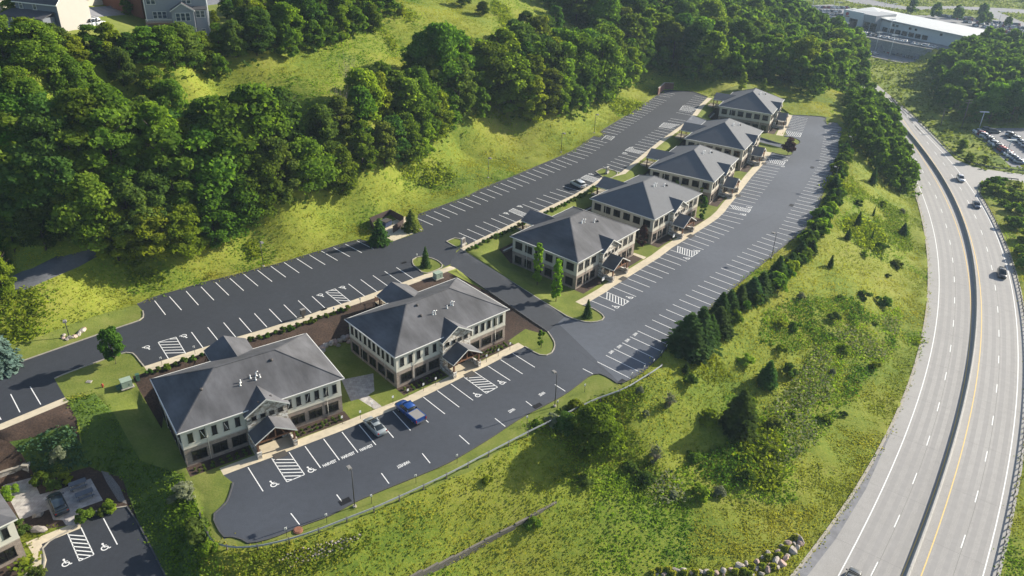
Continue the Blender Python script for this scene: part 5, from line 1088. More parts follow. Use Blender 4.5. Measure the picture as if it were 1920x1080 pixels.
for k, (u, v) in enumerate([(1870, 350), (1890, 362), (1880, 385), (1905, 375), (1900, 400), (1912, 425), (1895, 425), (1918, 450), (1915, 480), (1865, 365), (1850, 352), (1905, 350), (1925, 500), (1925, 400)]):
    tree(hit(u, v), BU[k % 6] if k % 2 else BU[0], random.uniform(1.8, 3.2), 'leafy shrub beyond the right hand highway guardrail', 'shrubs beyond the right hand guardrail', 'wild_bush', 'bush', 2.2, 1.4, tn='stem', cn='foliage')
# shrubs in the lower left beds
for k, (u, v, hh, lb) in enumerate([(80, 905, 1.6, 'green shrub behind the parked dark car'), (100, 915, 1.4, 'shrub at the rear left of the dark car'), (122, 903, 1.2, 'low shrub between the dark car and the picnic tables'), (160, 972, 1.4, 'green shrub at the head of the accessible bay'), (205, 955, 1.3, 'shrub between the picnic area and the lower lot'), (196, 962, 1.0, 'small yellowish shrub beside the lower lot'), (42, 1002, 1.2, 'dark shrub in the mulch by the corner office'), (20, 930, 1.6, 'bright round shrub beside the corner office roof'), (70, 1078, 1.1, 'shrub at the bottom edge beside the sidewalk'), (30, 985, 1.0, 'low shrub near the flat boulder'), (113, 858, 1.6, 'rounded grey leaved shrub in the shaded juniper slope')]):
    tree(hit(u, v), BU[2] if k == 10 else BU[[0, 4, 5, 0, 1, 3, 4, 1, 3, 4][k]], hh, lb, None, 'garden_shrub', 'shrub', 2.2, 1.2, tn='stem', cn='foliage')
# ------------------------------------------------------------------ ground cover (nobody could count it)
def cover(name, P, hgt, size, m, seed, label, k=4, spread=.5, lean=.3):
    rs = np.random.RandomState(seed); n = len(P); Z = H(P); C = np.repeat(np.c_[P, Z], k, 0)
    hh = np.repeat(hgt*rs.uniform(.5, 1.25, n), k)
    C[:, :2] += rs.normal(0, spread, (n*k, 2)); C[:, 2] += hh*rs.uniform(.15, .8, n*k)
    N = np.c_[rs.normal(0, .45, (n*k, 2)), rs.uniform(.5, 1.0, n*k)]
    V, Fq = leaf_quads(C, N, size, rs, 1.0, lean); o = link(name, np_mesh(name, V, Fq, LM[m])); return tag(o, label, 'vegetation', kind='stuff')
def sample_faces(sel, dens, rs, mask=None):
    f = CF[sel]; a, b, c = CV[f[:, 0]], CV[f[:, 1]], CV[f[:, 2]]; ar = .5*np.abs((b-a)[:, 0]*(c-a)[:, 1]-(b-a)[:, 1]*(c-a)[:, 0])
    cnt = rs.poisson(ar*dens); idx = np.repeat(np.arange(len(f)), cnt); r1 = np.sqrt(rs.uniform(0, 1, len(idx))); r2 = rs.uniform(0, 1, len(idx))
    P = a[idx]*(1-r1)[:, None]+b[idx]*(r1*(1-r2))[:, None]+c[idx]*(r1*r2)[:, None]
    return P
def visible(P, mg=40):
    z = tps(P); vz = P[:, 1]*ct-(z-CH)*st; yc = P[:, 1]*st+(z-CH)*ct
    return (vz > 0) & (np.abs(P[:, 0]/vz*F) < 960+mg) & (np.abs(yc/vz*F) < 540+mg)
rg = np.random.RandomState(3)
isM = cls < 0
cenM = CV[CF].mean(1)
regm = {n_: np.isin(cls, [i for i, r in enumerate(REG) if r[0] == n_]) for n_ in set(r[0] for r in REG)}
near = isM & (cenM[:, 1] < 330) & (cenM[:, 0] > -130) & (cenM[:, 0] < 150)
P = sample_faces(near, 3.6, rg); P = P[visible(P)]
for Q in (W1, W3): P = P[~(inpoly(P, Q) & (dist(P, Q) > 4))]
dn = np.hypot(P[:, 0], P[:, 1]); P = P[rg.uniform(0, 1, len(P)) < np.clip(1.25-dn/330, .3, 1)]
nz = np.array([noise.noise((x*.06, y*.06, 1.7)) for x, y in P]); nz2 = np.array([noise.noise((x*.022, y*.022, 9.2)) for x, y in P])
cover('meadow_plants', P[(nz < .22)], .17, .175, 'weed', 1, 'knee high grass and weeds covering the open slopes', k=7)
cover('meadow_greens', P[(nz >= .22)], .24, .24, 'weed2', 2, 'patches of taller green weeds in the open grass', k=5)
cover('meadow_scrub', P[(nz > .38) & (nz2 > .0)], .8, .42, 'leaf_b', 4, 'low green scrub growing in patches on the slopes', k=7, spread=.8)
belts = [[(985, 800), (1080, 765), (1190, 725), (1215, 735), (1180, 800), (1235, 880), (1200, 940), (1110, 930), (1040, 905), (1070, 850)], [(1130, 905), (1260, 880), (1400, 815), (1470, 740), (1540, 640), (1620, 590), (1690, 575), (1680, 650), (1600, 740), (1530, 830), (1430, 900), (1340, 935), (1230, 945)],
         [(1430, 590), (1500, 560), (1600, 560), (1640, 600), (1560, 640), (1470, 660), (1420, 640)], [(1280, 690), (1340, 660), (1400, 660), (1400, 700), (1330, 720)], [(1590, 330), (1640, 360), (1700, 400), (1710, 470), (1640, 480), (1610, 420)], [(340, 900), (370, 960), (400, 1030), (430, 1080), (330, 1080), (320, 1000), (320, 930)], [(440, 1040), (560, 1030), (700, 990), (690, 1020), (560, 1090), (440, 1100)]]
for k, b in enumerate(belts):
    Q = world_poly(b); P = poisson(Q, .62, rg, n_try=60000); nb = np.array([noise.noise((x*.11, y*.11, 4.4+k)) for x, y in P])
    cover('scrub_belt', P[nb > -.05], .6, .25, 'weed2' if k % 2 == 0 else 'leaf_b', 30+k, 'belt of tall green weeds and brambles on the open slope', k=12, spread=.42)
    if k < 3: cover('bramble_patch', P[nb < -.16], 1.0, .28, 'leaf_a', 50+k, 'darker bramble patches in the weeds of the slope', k=12, spread=.5)
    if k == 1: cover('grey_weeds', P[(nb > .2)], 1.0, .32, 'grey', 60+k, 'grey green weeds among the brambles on the slope', k=6, spread=.5)
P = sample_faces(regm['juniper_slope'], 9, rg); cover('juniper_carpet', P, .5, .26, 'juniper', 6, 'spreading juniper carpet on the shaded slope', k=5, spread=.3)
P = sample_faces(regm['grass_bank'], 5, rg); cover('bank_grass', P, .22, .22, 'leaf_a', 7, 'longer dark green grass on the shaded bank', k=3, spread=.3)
for nm_, dn_ in (('far_meadow', .16),):
    far_ = isM & ~near & (cenM[:, 1] < 700) & (cenM[:, 0] > -220) & (cenM[:, 0] < 480); P = sample_faces(far_, dn_, rg); P = P[visible(P)]
    cover('far_meadow_plants', P, .8, .9, 'leaf_d', 8, 'rough grass on the far open ground', k=3, spread=1.2)
# undergrowth of the woods
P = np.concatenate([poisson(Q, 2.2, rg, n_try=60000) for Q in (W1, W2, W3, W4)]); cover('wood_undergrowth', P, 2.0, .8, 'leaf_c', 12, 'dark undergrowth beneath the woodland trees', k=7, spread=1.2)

print('TRIS stuff', sum(len(o.data.polygons)*2 for o in S.objects if o.type == 'MESH' and o.get('kind') == 'stuff'))
# ------------------------------------------------------------------ barriers, rails and poles
M['galv'] = mat('galvanised_steel', (.27, .29, .30), .85, 3, .15, spec=.3)
M['galv2'] = mat('weathered_guardrail', (.20, .19, .18), .85, 3, .25)
M['post_w'] = mat('grey_post', (.12, .10, .085), .9, 4, .3)
M['bronze'] = mat('dark_bronze_pole', (.028, .026, .025), .5)
M['barrier'] = mat('barrier_concrete', (.34, .33, .31), .9, 1.5, .14, .1, 9)
M['redbrown'] = mat('rusty_lid', (.22, .09, .05), .8, 6, .2)
M['green_box'] = mat('green_utility_paint', (.05, .12, .08), .5, 3, .1)
M['pale_green'] = mat('pale_green_cabinet', (.27, .34, .26), .6, 3, .1)
M['hydrant'] = mat('red_hydrant', (.4, .05, .03), .5)
M['signwhite'] = mat('white_sign_plate', (.72, .72, .70), .5)
M['signblue'] = mat('blue_sign', (.05, .12, .32), .5)
M['lampglass'] = mat('lamp_lens', (.7, .7, .68), .3)
M['fence_w'] = mat('dark_brown_boards', (.06, .038, .034), .85, 3, .25, stretch=(1, 1, 5))
def w_beam(P, z_up, name, parent, m, side=1, h=.31):
    """corrugated W profile swept along world points"""
    A = arc_resample(np.asarray([tuple(p) for p in P]), 1.0); prof = [(0, h/2), (.055, h*.36), (.055, h*.2), (0, .0), (.055, -h*.2), (.055, -h*.36), (0, -h/2)]
    rows_ = [offset(A, side*(q+.06)) for q, _ in prof]; n = len(A); mb = MB(); vs = []
    for r_, (q, dz) in zip(rows_, prof): vs += [(p[0], p[1], p[2]+z_up+dz) for p in r_]
    mb.add(vs, [(k*n+i, k*n+i+1, (k+1)*n+i+1, (k+1)*n+i) for k in range(len(prof)-1) for i in range(n-1)]); return mb.obj(name, m, parent), A
def guardrail(P, label, m, step, side=1, group=None, inner=None):
    r = empty('guardrail', tuple(P[0])); tag(r, label, 'guardrail', group); o = Vector(P[0]); Q = [Vector(p)-o for p in P]
    rail, A = w_beam(Q, .55, 'rail', r, m, side)
    A2 = arc_resample(A, step); mb = MB(); mb.box((0, 0, .15), (.14, .16, 1.1)); mb.box((0, .0, .55), (.2, .2, .3)); pm = mb.mesh('post', M['post_w'])
    if len(A2) > 280: A2 = A2[:280]
    for i, p in enumerate(A2):
        d = A2[min(i+1, len(A2)-1)]-A2[max(i-1, 0)]; link('post', pm, r, tuple(p), math.atan2(d[1], d[0]))
    return r
gl = [(376, 966), (384, 985), (392, 1008), (403, 1020), (420, 1026), (445, 1029), (480, 1027), (515, 1020), (560, 1008), (600, 994), (660, 970), (700, 955), (760, 928), (820, 900), (860, 880), (900, 858), (950, 832), (1000, 806), (1050, 782), (1090, 762), (1120, 748), (1150, 738), (1175, 728), (1200, 712), (1225, 697), (1240, 686)]
GP = arc_resample(smooth_open(np.array([tuple(at(u, v+3, 0)) for u, v in gl]), 2), 1.5)
guardrail(GP, 'long steel guardrail curving along the lower edge of the front parking lot', M['galv'], 3.8, 1)
ys = np.arange(40, 236, 2.0); Y2 = [y for y in np.arange(40, 226, 1.9)]
P1 = [(h_r(y)-.6, y, ZH) for y in np.arange(46, 232, 2.0)]
guardrail(P1, 'guardrail along the right edge of the highway below the side road', M['galv2'], 1.9, -1, 'guardrails by the highway')
P2 = PL([(1671, 184), (1707, 213), (1730, 234), (1760, 264), (1790, 294), (1825, 309.5), (1860, 316), (1884, 319), (1930, 324), (1990, 330)], ZH); P2 = [tuple(p) for p in smooth_open(np.array([tuple(p) for p in P2]), 2)]
guardrail(P2, 'guardrail running down from the far road bend to the side road', M['galv2'], 1.9, 1, 'guardrails by the highway')
P3 = PL([(1908, 339), (1880, 336), (1860, 336), (1845, 341), (1836, 350), (1838, 364)], ZH); P3 = [tuple(p) for p in smooth_open(np.array([tuple(p) for p in P3]), 2)]
guardrail(P3, 'short curved guardrail at the inner corner of the side road', M['galv2'], 1.9, 1, 'guardrails by the highway')
# concrete median barrier in sections
mbr = empty('median_barrier', (float(h_b(150)), 150, ZH)); tag(mbr, 'concrete median barrier dividing the two carriageways of the highway', 'road barrier')
prof = [(-.32, 0), (-.32, .08), (-.16, .33), (-.09, .85), (.09, .85), (.16, .33), (.32, .08), (.32, 0)]
y = 22.0; seg = 0
while y < 345:
    y2 = y+5.6; A = np.array([(h_b(q), q, ZH) for q in np.linspace(y, y2, 4)]); mb = MB(); n = 4; vs = []
    for q, z in prof:
        for p in offset(A, q): vs.append((p[0]-mbr.location.x, p[1]-mbr.location.y, z+.001))
    mb.add(vs, [(k*n+i, k*n+i+1, (k+1)*n+i+1, (k+1)*n+i) for k in range(len(prof)-1) for i in range(n-1)]+[tuple(k*n for k in range(8)), tuple(k*n+n-1 for k in range(8))[::-1]])
    mb.obj('barrier_section', M['barrier'], mbr); y = y2+.06
# lamp posts
def lamp_post(p, h, label, ang, arm=.7, group='parking lot lamp posts'):
    r = empty('lamp_post', p, ang); tag(r, label, 'lamp post', group)
    mb = MB(); mb.tube([(0, 0, -.3), (0, 0, h)], [.075, .06], 8); mb.obj('pole', M['bronze'], r)
    mb = MB(); mb.tube([(0, 0, -.3), (0, 0, .25)], [.25, .25], 10); mb.obj('base', M['kerb'], r)
    mb = MB(); mb.box((arm*.35, 0, h-.05), (arm*.7, .07, .07)); mb.obj('arm', M['bronze'], r)
    mb = MB(); mb.add([(arm*.5, -.3, h-.12), (arm*.5+.75, -.3, h-.12), (arm*.5+.75, .3, h-.12), (arm*.5, .3, h-.12), (arm*.5+.05, -.24, h+.12), (arm*.5+.7, -.24, h+.12), (arm*.5+.7, .24, h+.12), (arm*.5+.05, .24, h+.12)], [(3, 2, 1, 0), (4, 5, 6, 7), (0, 1, 5, 4), (1, 2, 6, 5), (2, 3, 7, 6), (3, 0, 4, 7)]); hd = mb.obj('lamp_head', M['galv2'], r)
    mb = MB(); mb.box((arm*.5+.37, 0, h-.13), (.6, .45, .03)); mb.obj('lens', M['lampglass'], hd); return r
aw = math.radians(rowdir1+90)
lamp_post(hit(1040, 762), 6.3, 'lamp post on the verge beside the drain grate below the second office', aw)
lamp_post(hit(665, 950), 6.3, 'lamp post on the verge nearest to the lower left end of the guardrail', aw)
lamp_post(hit(494, 500), 5.6, 'dark lamp post in the grass above the rear lot below the wood', math.radians(rr-90))
lamp_post(hit(915, 334), 5.6, 'lamp post on the grassy bank above the rear lot, halfway along', math.radians(rr-90))
lamp_post(hit(1052, 286), 5.8, 'lamp post on the bank near the dark round tree end of the wood', math.radians(rr-90))
lamp_post(hit(1114, 250), 6.0, 'lamp post beside the small grass tongue with hatched bay', math.radians(rr-90))
lamp_post(at(1446, 484, 0), 6.0, 'lamp post rising from the spruce row at the middle of the front lot', math.radians(rowdir2+90))
lamp_post(hit(1590, 292), 6.0, 'lamp post at the edge of the far front lot under the trees', math.radians(170))
lamp_post(hit(1562, 352), 6.0, 'lamp post behind the far spruces at the front lot', math.radians(170))
lamp_post(hit(130, 632), 3.4, 'short lamp post on the verge beside the entrance road', math.radians(-60), .3)
# stall signs
def stall_sign(p, label, ang, h=1.5, w=.32, m='signwhite', group='small stall signs on posts'):
    r = empty('stall_sign', p, ang); tag(r, label, 'sign', group); mb = MB(); mb.box((0, 0, h/2-.1), (.05, .05, h+.2)); mb.obj('post', M['bronze'], r)
    mb = MB(); mb.box((0, -.035, h-.12), (w, .02, .42)); mb.obj('sign_plate', M[m], r); return r
a1 = math.radians(rowdir1)
for k, (u, v) in enumerate([(538, 1006), (613, 980), (697, 944), (780, 906), (857, 868), (988, 795), (1045, 766), (1096, 735)]): stall_sign(hit(u, v), 'thin sign post %s on the verge by the guardrail' % ['nearest the round rusty lid', 'left of the near lamp post', 'just right of the near lamp post', 'opposite the sedan', 'opposite the blue pickup', 'left of the drain grate', 'right beside the farther lamp post', 'at the bend of the verge'][k], a1+math.pi)
for k, (u, v) in enumerate([(642, 795), (676, 785), (698, 769), (737, 757), (765, 744), (794, 733), (817, 722), (912, 679), (934, 668), (956, 656)]): stall_sign(hit(u, v), 'thin sign post on the lawn strip %s' % ['by the flower bed of the nearest office', 'left of the patio path', 'in the middle of the patio path', 'behind the blue pickup', 'at the corner bed of the second office', 'second from the corner of the second office', 'just left of the second office porch', 'just right of the second office porch', 'in front of the right hand bed', 'nearest to the rounded grass tip'][k], a1)
a2 = math.radians(rowdir2)
for k, (u, v) in enumerate([(1184, 713), (1207, 700), (1225, 688), (1240, 672), (1249, 660)]): stall_sign(hit(u, v), 'thin sign post %s along the shaded bays before the spruces' % ['first', 'second', 'third', 'fourth', 'fifth'][k], a2+math.pi)
ar = math.radians(rr)
for k, (u, v) in enumerate([(304, 685), (366, 664), (627, 590), (676, 572), (782, 489), (890, 462), (932, 443)]): stall_sign(hit(u, v), 'accessible bay sign post %s' % ['at the start of the rear walk', 'before the canopy of the nearest office', 'between the mailbox and the second canopy', 'beside the second canopy railing', 'on the island with the small spruce', 'on the rear walk past the stone sign', 'on the rear walk before the third canopy'][k], ar+math.pi)
# little things
def box_thing(name, p, ang, dims, m, label, cat, extra=None, group=None):
    r = empty(name, p, ang); tag(r, label, cat, group); mb = MB(); x, y, z = dims
    mb.box((0, 0, z/2-.05), (x, y, z+.1)); b = mb.obj('cabinet', m, r); mb = MB(); mb.box((0, 0, z+.03), (x+.08, y+.08, .06)); mb.obj('lid', m, r)
    mb = MB(); mb.box((x*.18, -y/2-.015, z*.5), (.05, .03, z*.3)); mb.obj('latch', M['vent'], r)
    if extra: mb = MB(); mb.box((0, 0, .02), (x+.4, y+.4, .12)); mb.obj('base_slab', M['kerb'], r)
    return r
box_thing('transformer', hit(238, 724), a1, (1.5, 1.3, 1.2), M['pale_green'], 'pale green transformer cabinet on the lawn corner', 'utility box', True)
box_thing('utility_box', hit(223, 729), a1, (.6, .6, .5), M['green_box'], 'small green utility box left of the transformer', 'utility box')
box_thing('utility_box', hit(259, 712), a1, (.5, .5, 1.0), M['green_box'], 'dark green utility box right of the transformer', 'utility box')
box_thing('transformer', hit(821, 521), ar, (1.5, 1.2, 1.2), M['pale_green'], 'green transformer at the end of the walk behind the second office', 'utility box', True)
def mailbox(p, ang):
    r = empty('mailbox_cluster', p, ang); tag(r, 'grey cluster mailbox on a pedestal at the rear walk', 'mailbox')
    mb = MB(); mb.box((0, 0, 1.25), (.85, .55, 1.0)); c = mb.obj('box', M['vent'], r); mb = MB(); mb.box((0, 0, .35), (.3, .3, .8)); mb.obj('pedestal', M['vent'], r); mb = MB()
    mb.box((0, 0, 1.77), (.9, .6, .05)); mb.obj('lid', M['galv2'], r)
    mb = MB()
    for i in range(3):
        for j in range(4): mb.box((-.27+i*.27, -.285, .9+j*.23), (.23, .02, .2))
    mb.obj('door_panel', M['galv2'], c)
mailbox(hit(569, 596), ar+math.pi)
r = empty('hydrant', hit(193, 726)); tag(r, 'red fire hydrant on the lawn corner', 'hydrant')
mb = MB(); mb.tube([(0, 0, -.1), (0, 0, .5), (0, 0, .55), (0, 0, .68)], [.13, .12, .17, .04], 10); mb.tube([(-.22, 0, .38), (.22, 0, .38)], .06, 8); mb.obj('body', M['hydrant'], r); mb = MB(); mb.tube([(0, -.2, .32), (0, 0, .32)], .08, 8); mb.obj('outlet', M['hydrant'], r)
r = empty('manhole', hit(167, 716)); tag(r, 'pale square access cover in the lawn', 'manhole cover'); mb = MB(); mb.box((0, 0, .03), (.8, .6, .14)); mb.obj('cover', M['kerb'], r); mb = MB(); mb.box((0, 0, .105), (.5, .35, .02)); mb.obj('lid', M['galv2'], r)
r = empty('well_lid', hit(559, 995)); tag(r, 'round rusty brown lid on a low ring beside the front lot', 'manhole cover'); mb = MB(); mb.tube([(0, 0, -.2), (0, 0, .16)], [.62, .6], 18); mb.obj('ring', M['redbrown'], r); mb = MB(); mb.tube([(0, 0, .16), (0, 0, .22)], [.5, .46], 18); mb.obj('lid', M['redbrown'], r)
# stone-faced direction signs at the two driveway heads
for (u, v, lb) in ((868, 461, 'dark upright entrance sign slab at the head of the driveway'), (1138, 325, 'grey entrance sign slab on the farther rear island')):
    r = empty('monument_sign', hit(u, v), ar+math.radians(20)); tag(r, lb, 'sign'); mb = MB(); mb.box((0, 0, .15), (1.5, .7, .5)); mb.obj('base', M['stone'], r); mb = MB(); mb.box((0, 0, 1.1), (1.25, .4, 1.5)); mb.obj('slab', M['barrier'], r); mb = MB(); mb.box((0, -.215, 1.2), (1.0, .03, 1.0)); mb.obj('sign_face', M['vent'], r)
for (u, v, lb) in ((923, 532 , 'small sign plate beside the porch of the third office'),):
    pass
for i, lb in ((2, 'white tenant sign beside the porch of the third office'), (3, 'white tenant sign beside the porch of the fourth office')):
    q = bloc(i, -4.4, -BC[i][4]/2-1.9); r = empty('tenant_sign', (q[0], q[1], 0), math.radians(BC[i][2])); tag(r, lb, 'sign'); mb = MB(); mb.box((0, 0, .9), (.9, .06, .8)); mb.obj('panel', M['signwhite'], r); mb = MB(); mb.box((-.5, 0, .65), (.08, .08, 1.4)); mb.box((.5, 0, .65), (.08, .08, 1.4)); mb.obj('posts', M['bronze'], r)
# dumpster enclosure
de = empty('dumpster_enclosure', at(735, 425, ZR)); tag(de, 'brown board dumpster enclosure with one gate leaf open', 'enclosure'); o0 = de.location
cs = [at(u, v, ZR)-o0 for u, v in ((703, 438), (694, 421), (732, 405), (757, 418))]
def board_wall(a, b, name, par, h=1.65):
    d = b-a; n = max(2, int(d.length/.22)); ang = math.atan2(d.y, d.x); mb = MB(); mb.box((0, 0, h/2), (d.length/n-.02, .06, h)); me = mb.mesh('board', M['fence_w'])
    w_ = MB(); w_.beam(a+Vector((0, 0, h*.8)), b+Vector((0, 0, h*.8)), .08, .12); w_.beam(a+Vector((0, 0, h*.25)), b+Vector((0, 0, h*.25)), .08, .12); pn = w_.obj(name, M['fence_w'], par)
    for i in range(n):
        p = a.lerp(b, (i+.5)/n); link('board', me, pn, (p.x, p.y, .02), ang)
board_wall(cs[0], cs[1], 'side_wall', de); board_wall(cs[1], cs[2], 'back_wall', de); board_wall(cs[2], cs[3], 'side_wall', de)
g0 = at(737, 437, ZR)-o0; board_wall(g0, at(757, 424, ZR)-o0, 'gate', de)
r = empty('dumpster', at(724, 424, ZR), a1+.3); tag(r, 'blue rubbish dumpster inside the brown enclosure', 'dumpster'); mb = MB(); mb.add([(-1, -.7, .1), (1, -.7, .1), (1, .7, .1), (-1, .7, .1), (-1, -.9, 1.3), (1, -.9, 1.3), (1, .8, 1.5), (-1, .8, 1.5)], [(3, 2, 1, 0), (0, 1, 5, 4), (1, 2, 6, 5), (2, 3, 7, 6), (3, 0, 4, 7)]); mb.obj('bin', mat('blue_steel', (.02, .04, .10), .5), r); mb = MB(); mb.beam((-1, -.1, 1.45), (1, -.1, 1.45), 1.6, .05); mb.obj('lid', M['vent'], r)
# benches / picnic tables and stones at the lower left
def picnic(p, ang, lb):
    r = empty('picnic_table', p, ang); tag(r, lb, 'picnic table', 'picnic tables on the paved corner'); bl = mat('grey_blue_planks', (.10, .115, .14), .7) if 'gb' not in M else M['gb']; M['gb'] = bl
    for y_ in (-.3, 0, .3): mb = MB(); mb.box((0, y_, .75), (2.2, .27, .05)); mb.obj('top_plank', bl, r)
    for s in (-1, 1): mb = MB(); mb.box((0, s*.75, .45), (2.2, .28, .05)); mb.obj('bench', bl, r)
    for s in (-1, 1):
        mb = MB(); mb.beam((s*.8, -.8, .0), (s*.8, -.25, .72), .06, .08); mb.beam((s*.8, .8, 0), (s*.8, .25, .72), .06, .08); mb.beam((s*.8, -.85, .42), (s*.8, .85, .42), .06, .08); mb.obj('leg_frame', M['bronze'], r)
picnic(at(147, 912, ZL), math.radians(38), 'grey picnic table nearer to the shaded hedge'); picnic(at(160, 931, ZL), math.radians(38), 'grey picnic table nearer to the lower lot')
M['boulder'] = mat('pale_boulder', (.34, .30, .26), .95, 1.6, .35, .8, 5, obj_var=.25); M['boulder_p'] = mat('pinkish_boulder', (.40, .29, .24), .95, 1.6, .25, .8, 5, obj_var=.2)
def rock_mesh(seed, m):
    rs = np.random.RandomState(seed); import bmesh as _b; bm = _b.new(); _b.ops.create_icosphere(bm, subdivisions=2, radius=1)
    pl = [(Vector(rs.normal(0, 1, 3)).normalized(), rs.uniform(.55, .85)) for _ in range(9)]
    for v in bm.verts:
        for n_, d_ in pl:
            k = v.co.dot(n_)
            if k > d_: v.co -= n_*(k-d_)
        v.co *= 1+.08*noise.noise(v.co*2+Vector((seed, 0, 0)))
    me = bpy.data.meshes.new('boulder'); bm.to_mesh(me); bm.free(); me.materials.append(M[m]); return me
RK = [rock_mesh(k, 'boulder' if k % 3 else 'boulder_p') for k in range(8)]
def boulder(p, s, label, group, k, flat_=.6):
    o = link('boulder', RK[k % 8], None, (p[0], p[1], p[2]+s*.12), random.uniform(0, 6), (s*random.uniform(.8, 1.2), s*random.uniform(.6, .9), s*flat_*1.15)); tag(o, label, 'boulder', group)
def zc(x, y, ox=1200, oy=980, s=6.0): return (ox+x/s, oy+y/s)
RG = 'boulders of the rock garden at the bottom edge'
for k, (x, y, s) in enumerate([(265, 585, .6), (400, 545, .75), (485, 545, .7), (572, 565, .5), (675, 555, .7), (745, 555, .7), (850, 572, .7), (935, 547, .8), (1020, 528, .55), (1120, 498, 1.0), (1200, 470, .6), (1320, 455, .75), (1375, 388, .45), (1438, 352, .65), (1552, 328, .7), (1595, 270, .55), (1668, 232, .85), (1733, 235, .5), (1790, 190, 1.1), (1808, 235, .8), (1768, 285, .7), (1712, 320, 1.05), (1640, 400, .85), (1660, 375, .5), (1595, 460, .9), (1545, 505, .6), (1520, 430, 1.0), (1440, 540, .9), (1365, 580, .7), (1310, 520, .6), (1455, 480, .5), (1250, 590, .6), (940, 595, .4), (190, 590, .5)]):
    boulder(hit(*zc(x, y)), s*.9, 'rugged %s boulder %s in the rock garden' % (['grey', 'pale', 'pinkish', 'flat grey', 'small pale'][k % 5], 'at the low left part' if x < 900 else 'in the middle part' if x < 1400 else 'toward the road end'), RG, k)
for k, (x, y) in enumerate([(140, 580), (220, 545), (318, 540), (370, 590), (505, 580), (630, 575), (795, 585), (1075, 565), (1170, 555), (1260, 510), (1375, 500), (1440, 400), (1495, 505), (1565, 380), (1635, 305), (1745, 178), (1235, 590)]):
    r = empty('grass_clump', hit(*zc(x, y))); tag(r, 'golden green clump of ornamental grass in the rock garden', 'ornamental grass', 'ornamental grass clumps of the rock garden'); 
    if k == 0: gc = crown_mesh('foliage', crown(700, .75, .62, 14, 60, .16, .05), 'yellow'); gs = trunk_mesh(77, .4, .04, 2)
    link('foliage', gc, r); link('stem', gs, r)
for k, (u, v, s) in enumerate([(118, 634, .5), (126, 636, .5), (134, 634, .55), (141, 631, .6), (148, 627, .65), (154, 622, .75), (157, 618, .6), (120, 629, .4)]): boulder(hit(u, v), s, 'white stone of the ring round the small bed on the verge', 'white stones round the verge bed', k)
for k, (u, v, s) in enumerate([(603, 653, .8), (611, 648, .8), (620, 644, .75), (628, 643, .9), (637, 639, .8), (645, 636, .9), (651, 633, .8), (606, 659, .7), (655, 640, .6), (634, 648, .6)]): boulder(hit(u, v), s, 'pale boulder of the row at the foot of the mulch slope', 'boulders between the two near offices', k)
boulder(hit(74, 993), 1.1, 'large flat grey boulder in the mulch by the corner office', None, 2, .35); boulder(hit(71, 967), .8, 'tan boulder beside the paved path', None, 4, .5); boulder(hit(787, 432), .5, 'white stone at the corner of the rear lot by the enclosure', None, 5)
# stones spill below the guardrail: riprap
P = world_poly([(520, 1050), (560, 1030), (650, 1010), (680, 1002), (660, 1022), (600, 1048), (540, 1066)]); P = poisson(P, .34, rg, n_try=5000); Z = H(P); v0 = np.array([v.co[:] for v in RK[1].vertices]); f0 = np.array([p.vertices[:] for p in RK[1].polygons]); Vs = []; Fs = []
for i, (p, z) in enumerate(zip(P, Z)):
    a = rg.uniform(0, 6.28); s = rg.uniform(.1, .24); q = v0*np.array([s*1.2, s, s*.7]); Vs.append(np.c_[q[:, 0]*math.cos(a)-q[:, 1]*math.sin(a)+p[0], q[:, 0]*math.sin(a)+q[:, 1]*math.cos(a)+p[1], q[:, 2]+z+.1]); Fs.append(f0+i*len(v0))
tag(link('riprap', np_mesh('riprap', np.concatenate(Vs), np.concatenate(Fs), M['boulder'])), 'spread of pale broken stones in the grass below the guardrail', 'stones', kind='stuff')
# timber retaining wall on the slope
M['sleeper'] = mat('grey_sleepers', (.14, .125, .11), .95, 3, .25, .5, 10, stretch=(.4, .4, 3))
TW = smooth_open(np.array([tuple(hit(u, v)) for u, v in ((1043, 944), (1010, 962), (975, 985), (940, 1003), (900, 1025), (860, 1048), (820, 1068), (780, 1088), (730, 1112))]), 1); TW = arc_resample(TW, 2.4)
rw = empty('retaining_wall', tuple(TW[0])); tag(rw, 'low retaining wall of grey timber courses stepping down the slope', 'retaining wall')
for i in range(len(TW)-1):
    a, b = Vector(TW[i]), Vector(TW[i+1]); t = i/(len(TW)-1); n = 1+int(round(min(1, t*1.6)*5)); zt = max(a.z, b.z)+.25+t*.9
    for k in range(n):
        mb = MB(); z_ = zt-k*.26; mb.beam(Vector((a.x, a.y, z_))-rw.location, Vector((b.x, b.y, z_))-rw.location, .30+.015*(k % 2), .235); mb.obj('timber', M['sleeper'], rw)
